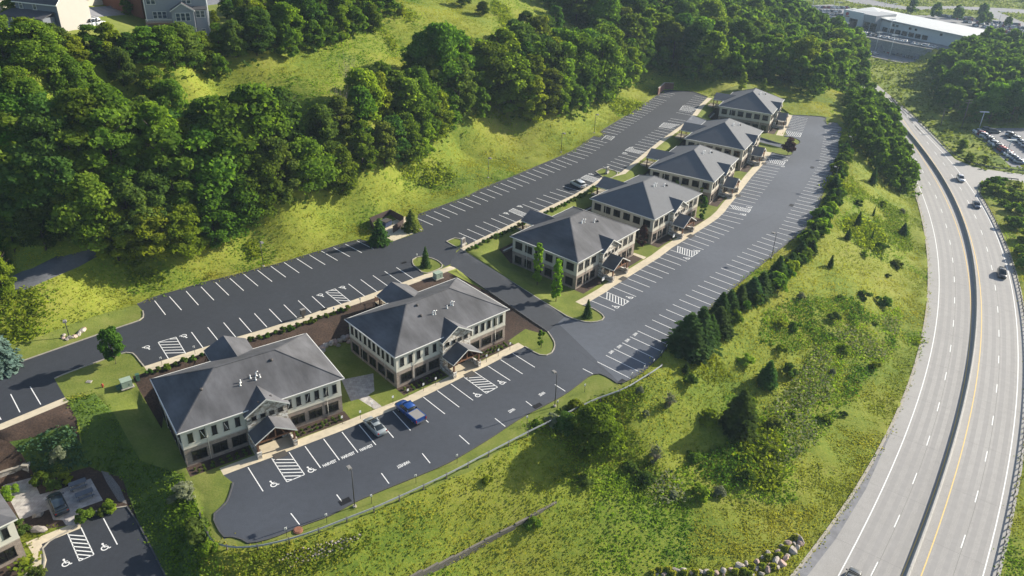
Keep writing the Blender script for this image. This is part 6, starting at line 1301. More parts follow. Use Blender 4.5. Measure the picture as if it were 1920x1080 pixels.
# stone wall with cap at the lower left and the block wall at the far end of the rear lot
def block_wall(P, h, m, label, name='retaining_wall', w=.4, capm='kerb'):
    r = empty(name, tuple(P[0])); tag(r, label, 'retaining wall'); mb = MB(); mc = MB()
    for a, b in zip(P[:-1], P[1:]):
        a, b = Vector(a), Vector(b); ha = h if not hasattr(h, '__len__') else h[0]
        mb.beam(a-r.location+Vector((0, 0, ha/2-.3)), b-r.location+Vector((0, 0, ha/2-.3)), w, ha+.6); mc.beam(a-r.location+Vector((0, 0, ha+.04)), b-r.location+Vector((0, 0, ha+.04)), w+.1, .09)
    mb.obj('wall', M[m], r); mc.obj('coping', M[capm], r); return r
block_wall([tuple(at(-30, 912, ZL)), tuple(at(0, 903, ZL)), tuple(at(52, 886, ZL))], 1.5, 'stone', 'low stone wall with pale coping beside the corner office')
r = empty('stone_pillar', at(54, 887, ZL)); tag(r, 'square stone pillar ending the low stone wall', 'pillar'); mb = MB(); mb.box((0, 0, .7), (.8, .8, 1.9)); mb.obj('shaft', M['stone'], r); mb = MB(); mb.box((0, 0, 1.7), (.95, .95, .12)); mb.obj('coping', M['kerb'], r)
M['redblock'] = masonry('red_brown_blocks', [(.16, .08, .06), (.20, .10, .075)], (.1, .07, .06), .45, .25)
block_wall([tuple(at(1233, 178, ZR)), tuple(at(1245, 167, ZR)), tuple(at(1262, 168, ZR))], 2.4, 'redblock', 'red brown block wall at the far corner of the rear lot')
# low walls stepping down beside the rear canopies
for i in (2, 3, 4, 5, 6):
    a = bloc(i, -BC[i][3]/2+1, BC[i][4]/2+2.6); b = bloc(i, -3, BC[i][4]/2+2.6); block_wall([(a[0], a[1], .2), (b[0], b[1], .2)], 1.5, 'brick', ['terrace wall behind the third office', 'terrace wall behind the fourth office', 'terrace wall behind the middle office', 'terrace wall behind the sixth office', 'terrace wall behind the farthest office'][i-2], capm='band')
# hedge of small shrubs along the rear walks
hm = [crown_mesh('foliage', crown(720+k, .75, .6, 8, 34, .2, .05), ['leaf_c', 'leaf_d', 'leaf_a'][k]) for k in range(3)]; hs = trunk_mesh(78, .5, .03, 2)
def hedge(px, z, off, n, label, grp):
    A = offset(arc_resample(np.array([tuple(at(u, v, z)) for u, v in px]), 1.0), off); A = arc_resample(A, 1.35)[:n]
    for k, p in enumerate(A):
        r = empty('low_shrub', (p[0], p[1], h1(p[0], p[1])-.05), k*1.3); tag(r, label, 'shrub', grp); link('foliage', hm[k % 3], r, sc=random.uniform(.8, 1.25)); link('stem', hs, r)
hedge(swr1[:9], ZR, 2.5, 40, 'low clipped shrub of the line along the rear walk behind the two near offices', 'low shrubs along the near rear walk')
hedge(swr2[:8], ZR, 2.1, 40, 'low shrub of the line along the rear walk of the far offices', 'low shrubs along the far rear walk')
for i in range(2):
    for s, xs in ((-1, np.arange(-10.8, -3.9, 1.1)), (1, np.arange(3.8, 11, .95))):
        for x in xs:
            for dy in (.9, 1.7):
                q = bloc(i, x+random.uniform(-.2, .2), -BC[i][4]/2-dy+.3); r = empty('low_shrub', (q[0], q[1], 0), x); tag(r, 'small flowering shrub in the bed under the ground floor windows of a near office', 'shrub', 'small shrubs under the near office windows'); link('foliage', hm[1], r, sc=random.uniform(.4, .65)); link('stem', hs, r, sc=.5)
for k in range(26):
    q = bloc(0 if k % 2 else 1, random.uniform(-10, 14), BC[0][4]/2+random.uniform(1, 4.5)); r = empty('low_shrub', (q[0], q[1], h1(*q)), k); tag(r, 'tiny shrub dotted on the brown mulch slope behind the near offices', 'shrub', 'tiny shrubs on the mulch slope'); link('foliage', hm[k % 3], r, sc=random.uniform(.35, .6)); link('stem', hs, r, sc=.4)
# ------------------------------------------------------------------ vehicles
def paint(name, c): return mat(name, c, .32, metal=.25, coat=.8, spec=.5)
M['tyre'] = mat('tyre_rubber', (.012, .012, .012), .9); M['rim'] = mat('wheel_rim', (.35, .35, .36), .3, metal=.9); M['lampw'] = mat('headlight_glass', (.6, .6, .6), .1); M['lampr'] = mat('tail_light', (.3, .01, .01), .2); M['carglass'] = mat('car_glass', (.015, .02, .022), .05, spec=.8)
M['plastic'] = mat('black_plastic', (.02, .02, .02), .6)
def loft(secs, m=0, mb=None):
    """secs: list of (x, halfwidth_low, halfwidth_top, z_low, z_mid, z_top) from rear to front -> smooth shell"""
    mb = mb or MB(); b = len(mb.v); k = 10; vs = []
    for x, wl, wt, zl, zm, zt in secs:
        vs += [(x, -wl*.9, zl), (x, -wl, zl+.1), (x, -wl, zm), (x, -wt-.02, zt-.05), (x, -wt*.86, zt), (x, wt*.86, zt), (x, wt+.02, zt-.05), (x, wl, zm), (x, wl, zl+.1), (x, wl*.9, zl)]
    n = len(secs); fs = []
    for i in range(n-1):
        for j in range(k): fs.append((i*k+j, i*k+(j+1) % k, (i+1)*k+(j+1) % k, (i+1)*k+j))
    fs.append(tuple(range(k))[::-1]); fs.append(tuple((n-1)*k+j for j in range(k))); mb.add(vs, fs, m, True); return mb
WH = {}
def wheels(r, L, wb, tr, rad, parts=True):
    if rad not in WH:
        mb = MB(); mb.tube([(0, -.11, 0), (0, -.10, 0), (0, .10, 0), (0, .11, 0)], [rad*.9, rad, rad, rad*.9], 18); t = mb.mesh('tyre', M['tyre']); mb = MB(); mb.tube([(0, -.115, 0), (0, .115, 0)], rad*.6, 10)
        for q in range(5): mb.box((0, 0, 0), (.02, .24, rad*1.1)) if q == 0 else None
        WH[rad] = (t, mb.mesh('rim', M['rim']))
    for sx in (-1, 1):
        for sy in (-1, 1):
            w = link('wheel', WH[rad][0], r, (sx*wb/2, sy*tr, rad)); w2 = link('rim', WH[rad][1], w)
def car_parts(kind, pm, seed=0):
    """returns list of (name, mesh, children) for a body pointing +x"""
    out = []
    if kind == 'sedan': L, Wd, S_ = 4.7, .90, [(-2.35, .70, .66, .38, .62, .82), (-2.25, .84, .74, .26, .68, .96), (-1.6, .90, .80, .2, .74, 1.0), (-.6, .91, .84, .2, .76, .95), (.6, .91, .84, .2, .76, .95), (1.3, .90, .80, .2, .72, .90), (2.0, .86, .70, .24, .62, .78), (2.3, .74, .58, .32, .52, .64)]; G = [(-1.75, .70, .62, .90, .96, 1.0), (-1.0, .80, .62, .9, 1.12, 1.36), (-.2, .82, .64, .9, 1.16, 1.44), (.45, .82, .62, .9, 1.14, 1.40), (1.25, .76, .64, .86, .9, .93)]; RF = [(-1.0, .58, .54, 1.345, 1.37, 1.395), (-.2, .60, .56, 1.42, 1.44, 1.47), (.4, .58, .54, 1.39, 1.41, 1.43)]; rad, wb = .33, 2.75
    elif kind == 'suv': L, Wd, S_ = 4.7, .93, [(-2.35, .78, .74, .4, .75, 1.05), (-2.25, .90, .80, .3, .80, 1.10), (-1.6, .93, .84, .26, .84, 1.10), (-.6, .94, .86, .26, .84, 1.08), (.7, .94, .86, .26, .84, 1.06), (1.3, .92, .82, .26, .80, 1.02), (2.0, .88, .74, .3, .72, .92), (2.32, .78, .64, .36, .6, .76)]; G = [(-2.2, .78, .70, 1.0, 1.1, 1.2), (-1.9, .84, .68, 1.0, 1.36, 1.60), (-.6, .86, .70, 1.0, 1.36, 1.68), (.4, .85, .68, 1.0, 1.34, 1.62), (1.3, .80, .70, .98, 1.02, 1.05)]; RF = [(-2.0, .66, .62, 1.58, 1.62, 1.66), (-.6, .68, .64, 1.66, 1.69, 1.72), (.35, .66, .62, 1.61, 1.63, 1.66)]; rad, wb = .36, 2.75
    else: L, Wd, S_ = 5.8, .99, [(.15, .98, .92, .42, .98, 1.22), (.9, .99, .92, .42, .98, 1.22), (1.6, .98, .90, .42, .96, 1.18), (2.4, .97, .86, .44, .92, 1.12), (2.9, .90, .74, .5, .80, .98)]; G = [(-.62, .90, .74, 1.15, 1.5, 1.80), (-.4, .92, .74, 1.15, 1.5, 1.86), (.6, .92, .74, 1.15, 1.5, 1.88), (1.0, .91, .72, 1.15, 1.5, 1.84), (1.85, .86, .76, 1.1, 1.14, 1.18)]; RF = [(-.55, .72, .68, 1.80, 1.84, 1.89), (.55, .74, .70, 1.86, 1.89, 1.92), (.98, .72, .68, 1.82, 1.85, 1.88)]; rad, wb = .40, 3.6
    mb = loft(S_)
    if kind == 'pickup':
        loft([(-.7, .98, .92, .42, .98, 1.24), (.15, .98, .92, .42, .98, 1.22)], 0, mb)
        for s in (-1, 1): mb.box((-1.8, s*.93, .84), (2.2, .12, .78))
        mb.box((-1.8, 0, .55), (2.2, 1.8, .12))
    out.append(('body', mb.mesh('body', pm), []))
    if kind == 'pickup':
        t = MB(); t.box((-2.86, 0, .84), (.08, 1.9, .76)); out.append(('tailgate', t.mesh('tailgate', pm), []))
        t = MB(); t.box((-1.75, 0, 1.19), (2.1, 1.7, .05)); out.append(('bed_cover', t.mesh('bed_cover', mat('grey_bed_cover', (.22, .21, .20), .8) if 'bc' not in M else M['bc']), []))
        t = MB(); t.box((-3.0, 0, .55), (.16, 1.8, .18)); out.append(('bumper', t.mesh('bumper', M['rim']), []))
    out.append(('cabin_glass', loft(G).mesh('cabin_glass', M['carglass']), [])); out.append(('roof', loft(RF).mesh('roof', pm), []))
    if kind == 'sedan': t = MB(); t.box((.05, 0, 1.462), (.75, .9, .02)); out.append(('sunroof', t.mesh('sunroof', M['carglass']), []))
    p = MB()
    if kind != 'pickup':
        for s in (-1, 1): p.beam((G[1][0], s*.63, G[1][5]-.02), (G[0][0]+.1, s*.70, G[0][5]), .07, .05); p.beam((G[3][0], s*.64, G[3][5]-.02), (G[4][0]-.1, s*.70, G[4][5]+.02), .06, .05); p.beam((-.25, s*.74, 1.35), (-.25, s*.86, .95), .07, .05)
    else:
        for s in (-1, 1): p.beam((-.6, s*.82, 1.7), (-.65, s*.93, 1.2), .12, .06); p.beam((.95, s*.73, 1.84), (1.8, s*.8, 1.2), .07, .05); p.beam((.2, s*.8, 1.75), (.2, s*.93, 1.2), .08, .05)
    out.append(('pillars', p.mesh('pillars', pm), []))
    for s in (-1, 1):
        t = MB(); t.box((S_[-2][0]+.14, s*.58, S_[-2][4]+.02), (.2, .3, .14)); out.append(('headlight', t.mesh('headlight', M['lampw']), []))
        t = MB(); xr = -2.92 if kind == 'pickup' else -2.31; t.box((xr, s*.72 if kind != 'pickup' else s*.9, .85), (.1, .22 if kind != 'pickup' else .12, .2 if kind != 'pickup' else .4)); out.append(('tail_light', t.mesh('tail_light', M['lampr']), []))
        t = MB(); t.box((G[3][0]+.45, s*(Wd+.1), G[3][4]-.12), (.12, .2, .14)); out.append(('mirror', t.mesh('mirror', pm), []))
    t = MB(); xf = S_[-1][0]+.01; t.box((xf, 0, S_[-1][4]-.02), (.06, .9, .16)); out.append(('grille', t.mesh('grille', M['plastic']), []))
    return out, rad, wb, Wd
CARS = {}
def vehicle(kind, color, p, ang, label, name='parked_car', cat='car', group=None, wheels_=True):
    key = (kind, color)
    if key not in CARS: CARS[key] = car_parts(kind, paint(kind+'_paint', color))
    out, rad, wb, Wd = CARS[key]; r = empty(name, p, math.radians(ang)); tag(r, label, cat, group)
    for n_, me, _ in out: link(n_, me, r)
    wheels(r, 0, wb, Wd-.13, rad); return r
sd1 = rowdir1+90
vehicle('sedan', (.30, .33, .33), at(703, 804), vang(at(688, 790)-at(718, 820)), 'silver sedan with dark sunroof parked before the patio')
vehicle('pickup', (.006, .058, .25), at(769, 778), vang(at(751, 762)-at(789, 793)), 'bright blue pickup truck with grey bed cover', 'pickup_truck', 'pickup truck')
vehicle('suv', (.55, .58, .60), at(1083, 349, ZR), vang(at(1070, 342, ZR)-at(1096, 355, ZR)), 'white car with blue roof reflections parked alone in the rear lot')
vehicle('suv', (.03, .045, .06), at(110, 950, ZL), vang(at(100, 928, ZL)-at(119, 968, ZL)), 'dark car with roof rails parked on the paved path at lower left')
def on_road(fn, u, v, kind, col, label, rev):
    q = at(u, v, ZH); a = math.degrees(math.atan2(2, fn(q.y+1)-fn(q.y-1))); vehicle(kind, col, q, a+(180 if rev else 0), label, 'car', 'car', 'cars driving on the highway')
on_road(h_wr, 1800, 338, 'suv', (.7, .7, .70), 'white car farthest up the right hand carriageway', True); on_road(h_wr, 1830, 387, 'sedan', (.05, .08, .13), 'dark blue car in the middle of the three on the right carriageway', True)
on_road(h_wr, 1877, 517, 'suv', (.02, .02, .024), 'black car with pale roof nearest on the right carriageway', True); on_road(h_wl, 1594, 1093, 'suv', (.03, .035, .04), 'dark car with roof rack cut off by the bottom edge', False)
# ------------------------------------------------------------------ far buildings, houses, lots
M['white_roof'] = mat('white_metal_roof', (.48, .49, .48), .6, .3, .06); M['blue_white'] = mat('pale_cladding', (.55, .57, .57), .6, .5, .04); M['grey_clad'] = mat('grey_cladding', (.30, .31, .32), .7)
M['blockwall'] = masonry('grey_segment_wall', [(.22, .23, .24), (.26, .27, .28)], (.15, .15, .16), 1.2, .6)
M['vinyl_grey'] = mat('grey_vinyl', (.235, .25, .27), .7, .6, .04); M['vinyl_beige'] = mat('beige_vinyl', (.40, .37, .33), .7, .6, .03); M['vinyl_blue'] = mat('slate_vinyl', (.14, .155, .18), .7); M['houseroof'] = mat('charcoal_shingles', (.06, .06, .065), .9, 1, .15); M['cream'] = mat('cream_vinyl', (.42, .39, .31), .7)
def dealership():
    A_, B_, C_ = at(1590, 49, ZD), at(1760, 84, ZD), at(1580, 40, ZD)      # front foot left, front foot right
    d = (B_-A_); ang = math.atan2(d.y, d.x); L = d.length; r = empty('car_dealership', A_, ang); tag(r, 'long white roofed car dealership on the terrace at upper right', 'dealership building')
    z = 0
    mb = MB(); mb.box((11, 6, 5), (22, 22, 10.5)); mb.obj('showroom', M['grey_clad'], r)
    mb = MB(); mb.box((L/2+14, 17, 3.6), (L+24, 30, 7.4)); w = mb.obj('workshop', M['blue_white'], r)
    mb = MB(); v = [(-1, 2, 10.3), (L*.42, 0, 8.6), (L+28, 0, 7.4), (L+40, 18, 7.4), (L+28, 34, 7.4), (14, 34, 8.6), (2, 20, 11.4)]
    mb.add(v+[(x, y, q-.5) for x, y, q in v], [(0, 1, 2, 3, 4, 5, 6), tuple(range(7, 14))[::-1]]+[(i, (i+1) % 7+0, 7+(i+1) % 7, 7+i) for i in range(7)]); mb.obj('roof', M['white_roof'], r)
    mb = MB(); mb.box((6.0, -5.6, 5.4), (15, 1.2, 11)); mb.box((-1, 0, 5.4), (1.2, 11, 11)); p_ = mb.obj('entrance_portal', M['blue_white'], r)
    mb = MB(); mb.box((7.2, -6.3, 3.2), (6, .3, 6.2)); mb.obj('entrance_opening', M['glass'], r)
    mb = MB(); mb.tube([(1.6, -6.45, 8.6), (1.6, -6.25, 8.6)], 1.1, 16); mb.obj('round_emblem', mat('red_emblem', (.35, .02, .03), .5), r)
    mb = MB(); mb.box((1.8, -6.3, 7.0), (3.6, .12, .5)); mb.obj('name_strip', M['redbrown'], r)
    for x in (16.5, 21.5): window(r, x, -5.02, 3.2, 4.2, 5, 0, 3, 2)
    for x in (L*.48, L*.52, L*.66, L*.72, L*.98): window(r, x, 1.98, 5.6, 1.6, 1.3, 0, 2, 1)
    for k in range(7): window(r, L*.40+k*4.6, 1.98, 2.1, 3.6, 2.6, 0, 2, 2)
    return r
dealership()
W_A = [tuple(at(u, v, ZD2)) for u, v in ((1560, 72), (1600, 82), (1640, 90), (1700, 105), (1728, 101))]
W_T = [tuple(at(u, v, ZD)) for u, v in ((1558, 58), (1580, 61), (1640, 73), (1700, 85), (1748, 93))]
def ribbon_wall(T, z0, m, label):
    r = empty('retaining_wall', T[0]); tag(r, label, 'retaining wall'); mb = MB(); n = len(T); o = r.location; L_ = offset(np.array(T), .3); vs = []
    for p, q in zip(T, L_): vs += [(p[0]-o.x, p[1]-o.y, .15), (p[0]-o.x, p[1]-o.y, z0-o.z), (q[0]-o.x, q[1]-o.y, z0-o.z), (q[0]-o.x, q[1]-o.y, .15)]
    fs = [(i*4+a, i*4+(a+1) % 4, i*4+4+(a+1) % 4, i*4+4+a) for i in range(n-1) for a in range(4)]+[(0, 1, 2, 3), tuple((n-1)*4+k for k in (3, 2, 1, 0))]; mb.add(vs, fs); mb.obj('wall', M[m], r)
    mb = MB()
    for i in range(n-1): mb.beam((T[i][0]-o.x, T[i][1]-o.y, .22), (T[i+1][0]-o.x, T[i+1][1]-o.y, .22), .7, .2)
    mb.obj('coping', M['kerb'], r)
ribbon_wall(W_T, ZD2-1.5, 'blockwall', 'tall grey retaining wall below the dealership terrace')
ribbon_wall([tuple(at(u, v, ZD2)) for u, v in ((1604, 103), (1640, 108), (1692, 119), (1724, 114), (1750, 93))], ZD2-4, 'blockwall', 'lower grey retaining wall under the narrow car row')
# car rows far away: simple shaped copies
def small_car(color, k):
    out, rad, wb, Wd = car_parts('suv' if k % 2 else 'sedan', M['tyre']); mb = MB()
    for idx, nm in ((0, 'body'), (1, 'glass'), (2, 'roof')):
        me = out[idx][1]; b = len(mb.v); mb.v += [tuple(v.co) for v in me.vertices]
        for p in me.polygons: mb.f.append(tuple(b+i for i in p.vertices)); mb.m.append(1 if nm == 'glass' else 0); mb.sm.append(True)
    for sx in (-1, 1):
        for sy in (-1, 1): mb.tube([(sx*wb/2, sy*(Wd-.2), rad), (sx*wb/2, sy*Wd, rad)], rad, 10, 2)
    return mb.mesh('parked_car', [paint('car_paint_%d' % k, color), M['carglass'], M['tyre']])
SC = [small_car(c, k) for k, c in enumerate([(.72, .72, .72), (.6, .62, .64), (.32, .34, .36), (.03, .03, .035), (.05, .08, .16), (.25, .03, .03), (.7, .7, .7), (.12, .13, .14)])]
CN = ['white', 'pale silver', 'silver', 'black', 'dark blue', 'red', 'white', 'dark grey']
def car_line(a, b, z, n, turn, label, grp, pal, jit=.25, skip=.0):
    A_, B_ = at(*a, z), at(*b, z); d = vang(B_-A_)
    for i in range(n):
        if random.random() < skip: continue
        k = random.choice(pal); p = A_.lerp(B_, i/max(1, n-1)); o = link('parked_car', SC[k], None, (p.x+random.uniform(-jit, jit), p.y+random.uniform(-jit, jit), z+.01), math.radians(d+turn+random.uniform(-3, 3))); tag(o, CN[k]+' '+label, 'car', grp)
G1 = 'cars on the dealership terrace'
car_line((1585, 57), (1640, 68), ZD, 15, 90, 'car in the row on the terrace edge before the dealership showroom', G1, [0, 1, 2, 7, 3])
car_line((1650, 70), (1700, 80), ZD, 10, 90, 'car in the row on the terrace edge before the workshop', G1, [0, 2, 7, 0, 1])
car_line((1715, 83), (1752, 90), ZD, 7, 90, 'car at the right end of the terrace edge row', G1, [0, 0, 1, 2])
car_line((1622, 90), (1715, 111), ZD2, 17, 90, 'car in the shaded row below the tall retaining wall', 'cars below the tall retaining wall', [3, 7, 4, 5, 3, 2])
car_line((1616, 98), (1642, 103), ZD2, 4, 90, 'car at the front of the lower terrace below the wall', 'cars below the tall retaining wall', [0, 1, 0])
G2 = 'cars in the rows behind the dealership'
for j, (a, b, n) in enumerate([((1765, 31), (1845, 38), 24), ((1795, 36), (1910, 48), 30), ((1808, 42), (1925, 55), 30), ((1825, 49), (1930, 62), 24), ((1850, 56), (1940, 68), 18)]): car_line(a, b, ZD, n, 90, 'car in the big lot right of the dealership, row %s from the back' % ['first', 'second', 'third', 'fourth', 'fifth'][j], G2, [0, 1, 2, 3, 5, 7, 4, 6], skip=.08)
for j, (a, b, n) in enumerate([((1488, 20), (1575, 23), 26), ((1520, 26), (1580, 30), 18), ((1540, 33), (1578, 37), 11), ((1500, 14), (1590, 16), 20)]): car_line(a, b, ZD, n, 90, 'car in the lot left of the dealership, row %s from the back' % ['second', 'third', 'fourth', 'first'][j], 'cars in the lot left of the dealership', [0, 1, 5, 3, 2, 7, 4], skip=.12)
G3 = 'cars in the lot beyond the highway'
car_line((1836, 249), (1914, 307), ZH, 19, 62, 'car in the near row of the lot beyond the highway', G3, [0, 1, 2, 4, 3, 2, 5])
car_line((1852, 246), (1862, 249), ZH, 2, 62, 'car at the back of the lot beyond the highway', G3, [7, 4]); car_line((1897, 256), (1945, 290), ZH, 9, 62, 'car of the right hand row in the lot beyond the highway', G3, [1, 2, 3])
M['white_pole'] = mat('white_light_pole', (.6, .62, .62), .5)
def tall_light(p, h, label, grp='tall lot lights round the dealership'):
    r = empty('lot_light', p); tag(r, label, 'lamp post', grp); mb = MB(); mb.tube([(0, 0, -.5), (0, 0, h)], [.22, .14], 6); mb.obj('pole', M['white_pole'], r); mb = MB(); mb.box((0, 0, h), (3.4, .7, .3)); mb.obj('lamp_head', M['white_pole'], r)
for k, (u, v, z, h) in enumerate([(1562, 35, ZD, 8.5), (1570, 27, ZD, 8.5), (1582, 68, ZD, 8), (1640, 98, ZD2, 12), (1668, 104, ZD2, 12), (1665, 70, ZD, 11), (1658, 16, ZD, 7), (1676, 20, ZD, 5), (1797, 38, ZD, 9), (1871, 46, ZD, 9), (1505, 10, ZD, 7), (1523, 14, ZD, 7), (1563, 12, ZD, 7), (1581, 74, ZD, 5)]):
    tall_light(at(u, v, z), h, 'tall white lot light ' + ['left of the showroom', 'behind the left lot row', 'on the terrace corner below the showroom', 'in the lower car row, left one', 'in the lower car row, right one', 'before the workshop wall', 'behind the roof, left one', 'behind the roof, right one', 'by the big right lot, left one', 'by the big right lot, right one', 'at the far left lot', 'second at the far left lot', 'near the far road left of the roof', 'beside the shrubs under the terrace'][k])
for (u, v, h, lb) in ((1886, 293, 6, 'thin lamp post standing in the row of cars beyond the highway'), (1836, 240, 6.5, 'lamp post before the dark wood beyond the highway')): tall_light(at(u, v, ZH), h, lb, None)
# utility poles
def utility_pole(p, h, label, arms=True):
    r = empty('utility_pole', p); tag(r, label, 'utility pole'); mb = MB(); mb.tube([(0, 0, -1), (-.4, 0, h)], [.2, .13], 8); mb.obj('pole', M['post_w'], r)
    if arms:
        for z in (h-.5, h-1.5): mb = MB(); mb.box((-.4, 0, z), (2.6, .12, .14)); c = mb.obj('crossarm', M['post_w'], r); mb = MB(); [mb.tube([(-.4+x, 0, z), (-.4+x, 0, z+.3)], .06, 6) for x in (-1.1, -.5, .5, 1.1)]; mb.obj('insulator', M['kerb'], c)
utility_pole(hit(1803, 240), 11.5, 'tall leaning utility pole with two crossarms beside the far wood'); utility_pole(hit(1764, 236), 7.0, 'shorter bare pole left of the utility pole', False)
# ---- hilltop houses
def gable_house(p, ang, L, D, hw, hr, wall, roof, label, over=.4):
    r = empty('house', p, ang); tag(r, label, 'house'); mb = MB(); mb.box((0, 0, hw/2-1.5), (L, D, hw+3)); w = mb.obj('wall', M[wall], r)
    mb = MB(); mb.add([(-L/2, -D/2, hw), (-L/2, D/2, hw), (-L/2, 0, hr), (L/2, -D/2, hw), (L/2, D/2, hw), (L/2, 0, hr)], [(1, 0, 2), (3, 4, 5)]); mb.obj('gable_wall', M['vinyl_beige' if wall == 'vinyl_blue' else wall], r)
    mb = MB(); y = D/2+over; dz = (hr-hw)/(D/2)*over; v = [(-L/2-over, -y, hw-dz), (L/2+over, -y, hw-dz), (L/2+over, 0, hr+.05), (-L/2-over, 0, hr+.05), (-L/2-over, y, hw-dz), (L/2+over, y, hw-dz)]
    mb.add(v+[(a, b, c-.2) for a, b, c in v], [(0, 1, 2, 3), (3, 2, 5, 4)], 0); mb.add(v+[(a, b, c-.2) for a, b, c in v], [(0, 6, 7, 1), (1, 7, 8, 2), (2, 8, 11, 5), (5, 11, 10, 4), (4, 10, 9, 3), (3, 9, 6, 0), (7, 6, 9, 8), (8, 9, 10, 11)], 1); mb.obj('roof', [M[roof], M['trim']], r); return r
M['glass_b'] = mat('blue_grey_glass', (.05, .07, .09), .1)
def two(r, x, y, z, n, w=.85, h=1.45, a=0):
    for k in range(n):
        o = (k-(n-1)/2)*(w+.14); window(r, x+o*math.cos(a), y+o*math.sin(a), z, w, h, a, 1, 2, 'trim', 'glass_b')
# grey house (right): rear wall faces the camera
pH = hit(338, 62); gz = pH.z
a_ = vang(at(398, 57, gz)-at(285, 60, gz)); ra = math.radians(a_)
s_ = (at(398, 57, gz)-at(285, 60, gz)).length
hB = gable_house((pH.x-math.sin(ra)*5.0, pH.y+math.cos(ra)*5.0, gz), ra, s_, 10, 8.2, 11.5, 'vinyl_grey', 'houseroof', 'grey rear of a hilltop house with bay, deck and paired windows')
def hx(f): return -s_/2+s_*f
two(hB, hx(.11), -5.0, 7.2, 2); two(hB, hx(.68), -5.0, 7.2, 2); two(hB, hx(.22), -5.0, 4.1, 3); two(hB, hx(.88), -6.02, 4.3, 2)
mb = MB(); mb.box((hx(.60), -6.3, 2.2), (s_*.36, 2.6, 6.4)); mb.obj('bay', M['vinyl_grey'], hB)
mb = MB(); mb.box((hx(.885), -5.5, 2.2), (s_*.2, 1.0, 6.4)); mb.obj('side_bay', M['vinyl_grey'], hB)
mb = MB(); mb.beam((hx(.885), -5.2, 5.9), (hx(.885), -6.3, 5.3), s_*.23, .12); mb.obj('lean_to_roof', M['houseroof'], hB)
gable(s_*.2, -7.9, -4.9, 5.3, 7.0, .18, xc=hx(.60)).obj('bay_roof', [M['houseroof'], M['trim']], hB)
mb = MB(); mb.add([(hx(.42), -7.6, 5.3), (hx(.78), -7.6, 5.3), (hx(.60), -7.6, 6.8)], [(0, 1, 2)]); mb.obj('gable_wall', M['vinyl_grey'], hB)
two(hB, hx(.60), -7.6, 4.0, 3, .9, 1.7); two(hB, hx(.60), -7.6, .5, 1, .8, .8); two(hB, hx(.9), -6.02, .6, 1, .8, .8)
mb = MB(); mb.box((hx(.20), -6.4, 2.65), (s_*.42, 2.8, .2)); mb.obj('deck', M['rail_w'], hB)
for f in (.0, .2, .4): mb = MB(); mb.box((hx(f), -7.7, 1.2), (.16, .16, 3)); mb.obj('deck_post', M['trim'], hB)
mb = MB(); mb.box((hx(.20), -7.75, 3.6), (s_*.42, .06, .08))
for k in range(26): mb.box((hx(.0)+s_*.41*k/25, -7.75, 3.2), (.04, .04, .8))
mb.obj('deck_railing', M['trim'], hB)
for f in (0, 1): mb = MB(); mb.box((hx(f), -5.02, 4.1), (.2, .1, 8.0)); mb.obj('corner_trim', M['trim'], hB)
# beige gable house (left): slate rear wall, beige end
gz = hit(120, 62).z; c0 = at(117, 62, gz); c1 = at(32, 52, gz); c2 = at(160, 48, gz)
ra = math.atan2(c0.y-c1.y, c0.x-c1.x); Lh = 10.5; Dh = 8
ctr = Vector((c0.x-math.cos(ra)*Lh/2-math.sin(ra)*Dh/2, c0.y-math.sin(ra)*Lh/2+math.cos(ra)*Dh/2, gz))
hA = gable_house(ctr, ra, Lh, Dh, 5.7, 9.2, 'vinyl_blue', 'houseroof', 'hilltop house with tall beige gable end and slate blue rear')
mb = MB(); mb.box((Lh/2+.06, 0, 2.85), (.12, Dh, 5.7)); mb.add([(Lh/2+.12, -Dh/2, 5.7), (Lh/2+.12, Dh/2, 5.7), (Lh/2+.12, 0, 9.2)], [(0, 1, 2)]); mb.obj('beige_end_wall', M['vinyl_beige'], hA)
two(hA, -Lh/2+1.5, -Dh/2, 4.75, 1); two(hA, -Lh/2+5, -Dh/2, 4.75, 1)
mb = MB(); mb.box((-.5, -Dh/2-1.5, 1.4), (9.5, 3, 3.4)); mb.obj('sun_room', M['vinyl_blue'], hA); mb = MB(); mb.beam((-1, -Dh/2+.05, 3.9), (-1, -Dh/2-3.5, 3.0), 11, .16); mb.obj('porch_roof', M['houseroof'], hA)
two(hA, 2.0, -Dh/2-3.0, 1.9, 3, .75, 1.4)
for x in (-5.8, -3.2): mb = MB(); mb.box((x, -Dh/2-3.3, 1.3), (.18, .18, 3.6)); mb.obj('porch_post', M['trim'], hA)
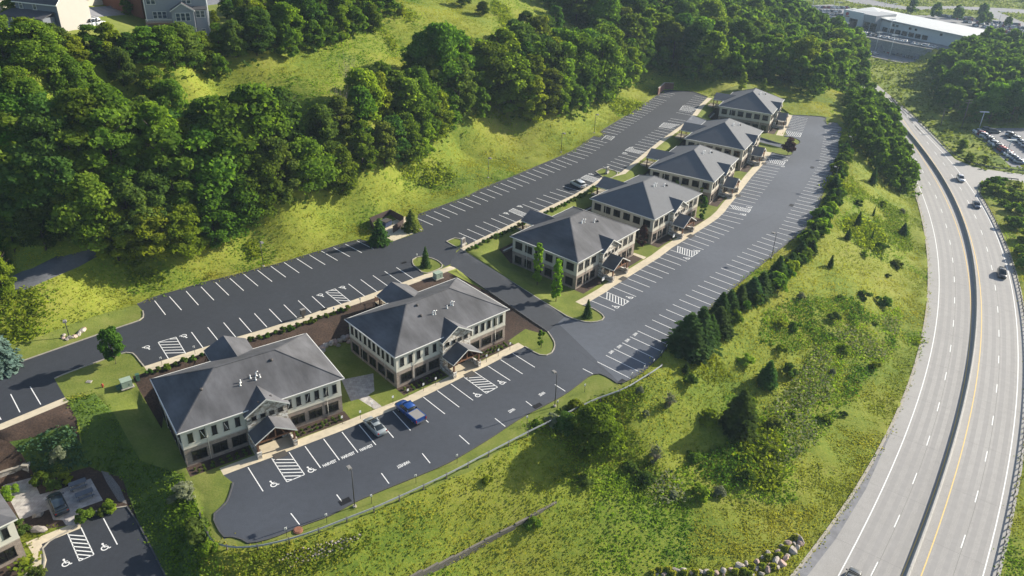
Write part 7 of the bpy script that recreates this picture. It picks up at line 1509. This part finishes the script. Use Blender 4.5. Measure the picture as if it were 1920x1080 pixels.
mb = MB(); mb.box((-4.6, -Dh/2-3.3, .9), (2.9, .06, .08)); mb.box((-4.6, -Dh/2-3.3, .2), (2.9, .3, .16)); mb.obj('porch_rail', M['trim'], hA)
gable_house(hit(-6, 30)+Vector((-3, 3, -1)), ra, 9, 9, 5.5, 9, 'cream', 'houseroof', 'pale cream house cut off by the left edge of the photo')
gable_house(hit(190, 16)+Vector((3, 8, -1)), ra+.2, 11, 9, 5.0, 8, 'redbrick' if 'redbrick' in M else 'redbrown', 'houseroof', 'red brick house with white garage behind the beige gable house')
gable_house(hit(150, 14)+Vector((-3, 8, -1)), ra+.2, 6, 8, 6, 9, 'cream', 'houseroof', 'cream house peeking behind the beige gable')
vehicle('pickup', (.72, .72, .72), hit(174, 52), 60, 'white pickup parked beside the beige gable house', 'pickup_truck', 'pickup truck')
vehicle('suv', (.7, .7, .71), hit(166, 43), 60, 'white car just behind the white pickup at the hilltop house')
# small trees and hedges in the hilltop street
for k, (u, v, h_) in enumerate([(240, 28, 4.5), (405, 50, 4), (425, 34, 6), (448, 30, 6), (470, 52, 7), (455, 62, 6), (500, 45, 7), (25, 40, 6), (150, 50, 2.5)]):
    tree(hit(u, v), BV[k % 7], h_, ['small street tree left of the grey house', 'dark little tree at the right corner of the grey house', 'leafy tree on the lawn right of the grey house', 'second leafy tree on the lawn right of the grey house', 'green tree at the start of the hillside belt', 'rounded tree just below the hillside lawn', 'tall tree at the top of the hillside belt', 'tree between the two left houses', 'round bush by the beige gable wall'][k])
# ------------------------------------------------------------------ summer haze
mh = bpy.data.materials.new('summer_haze'); mh.use_nodes = True; n = mh.node_tree.nodes; n.remove(n['Principled BSDF']); pv = n.new('ShaderNodeVolumePrincipled'); pv.inputs['Density'].default_value = .00013; pv.inputs['Color'].default_value = (.62, .80, 1, 1); pv.inputs['Anisotropy'].default_value = .2
mh.node_tree.links.new(pv.outputs[0], n['Material Output'].inputs['Volume'])
HZ = True
if HZ:
    mb = MB(); mb.box((0, 300, 25), (9000, 9600, 130)); hz = mb.obj('haze', mh); tag(hz, kind='stuff')
    hz.data.materials[0].cycles.homogeneous_volume = True if hasattr(hz.data.materials[0], 'cycles') else None
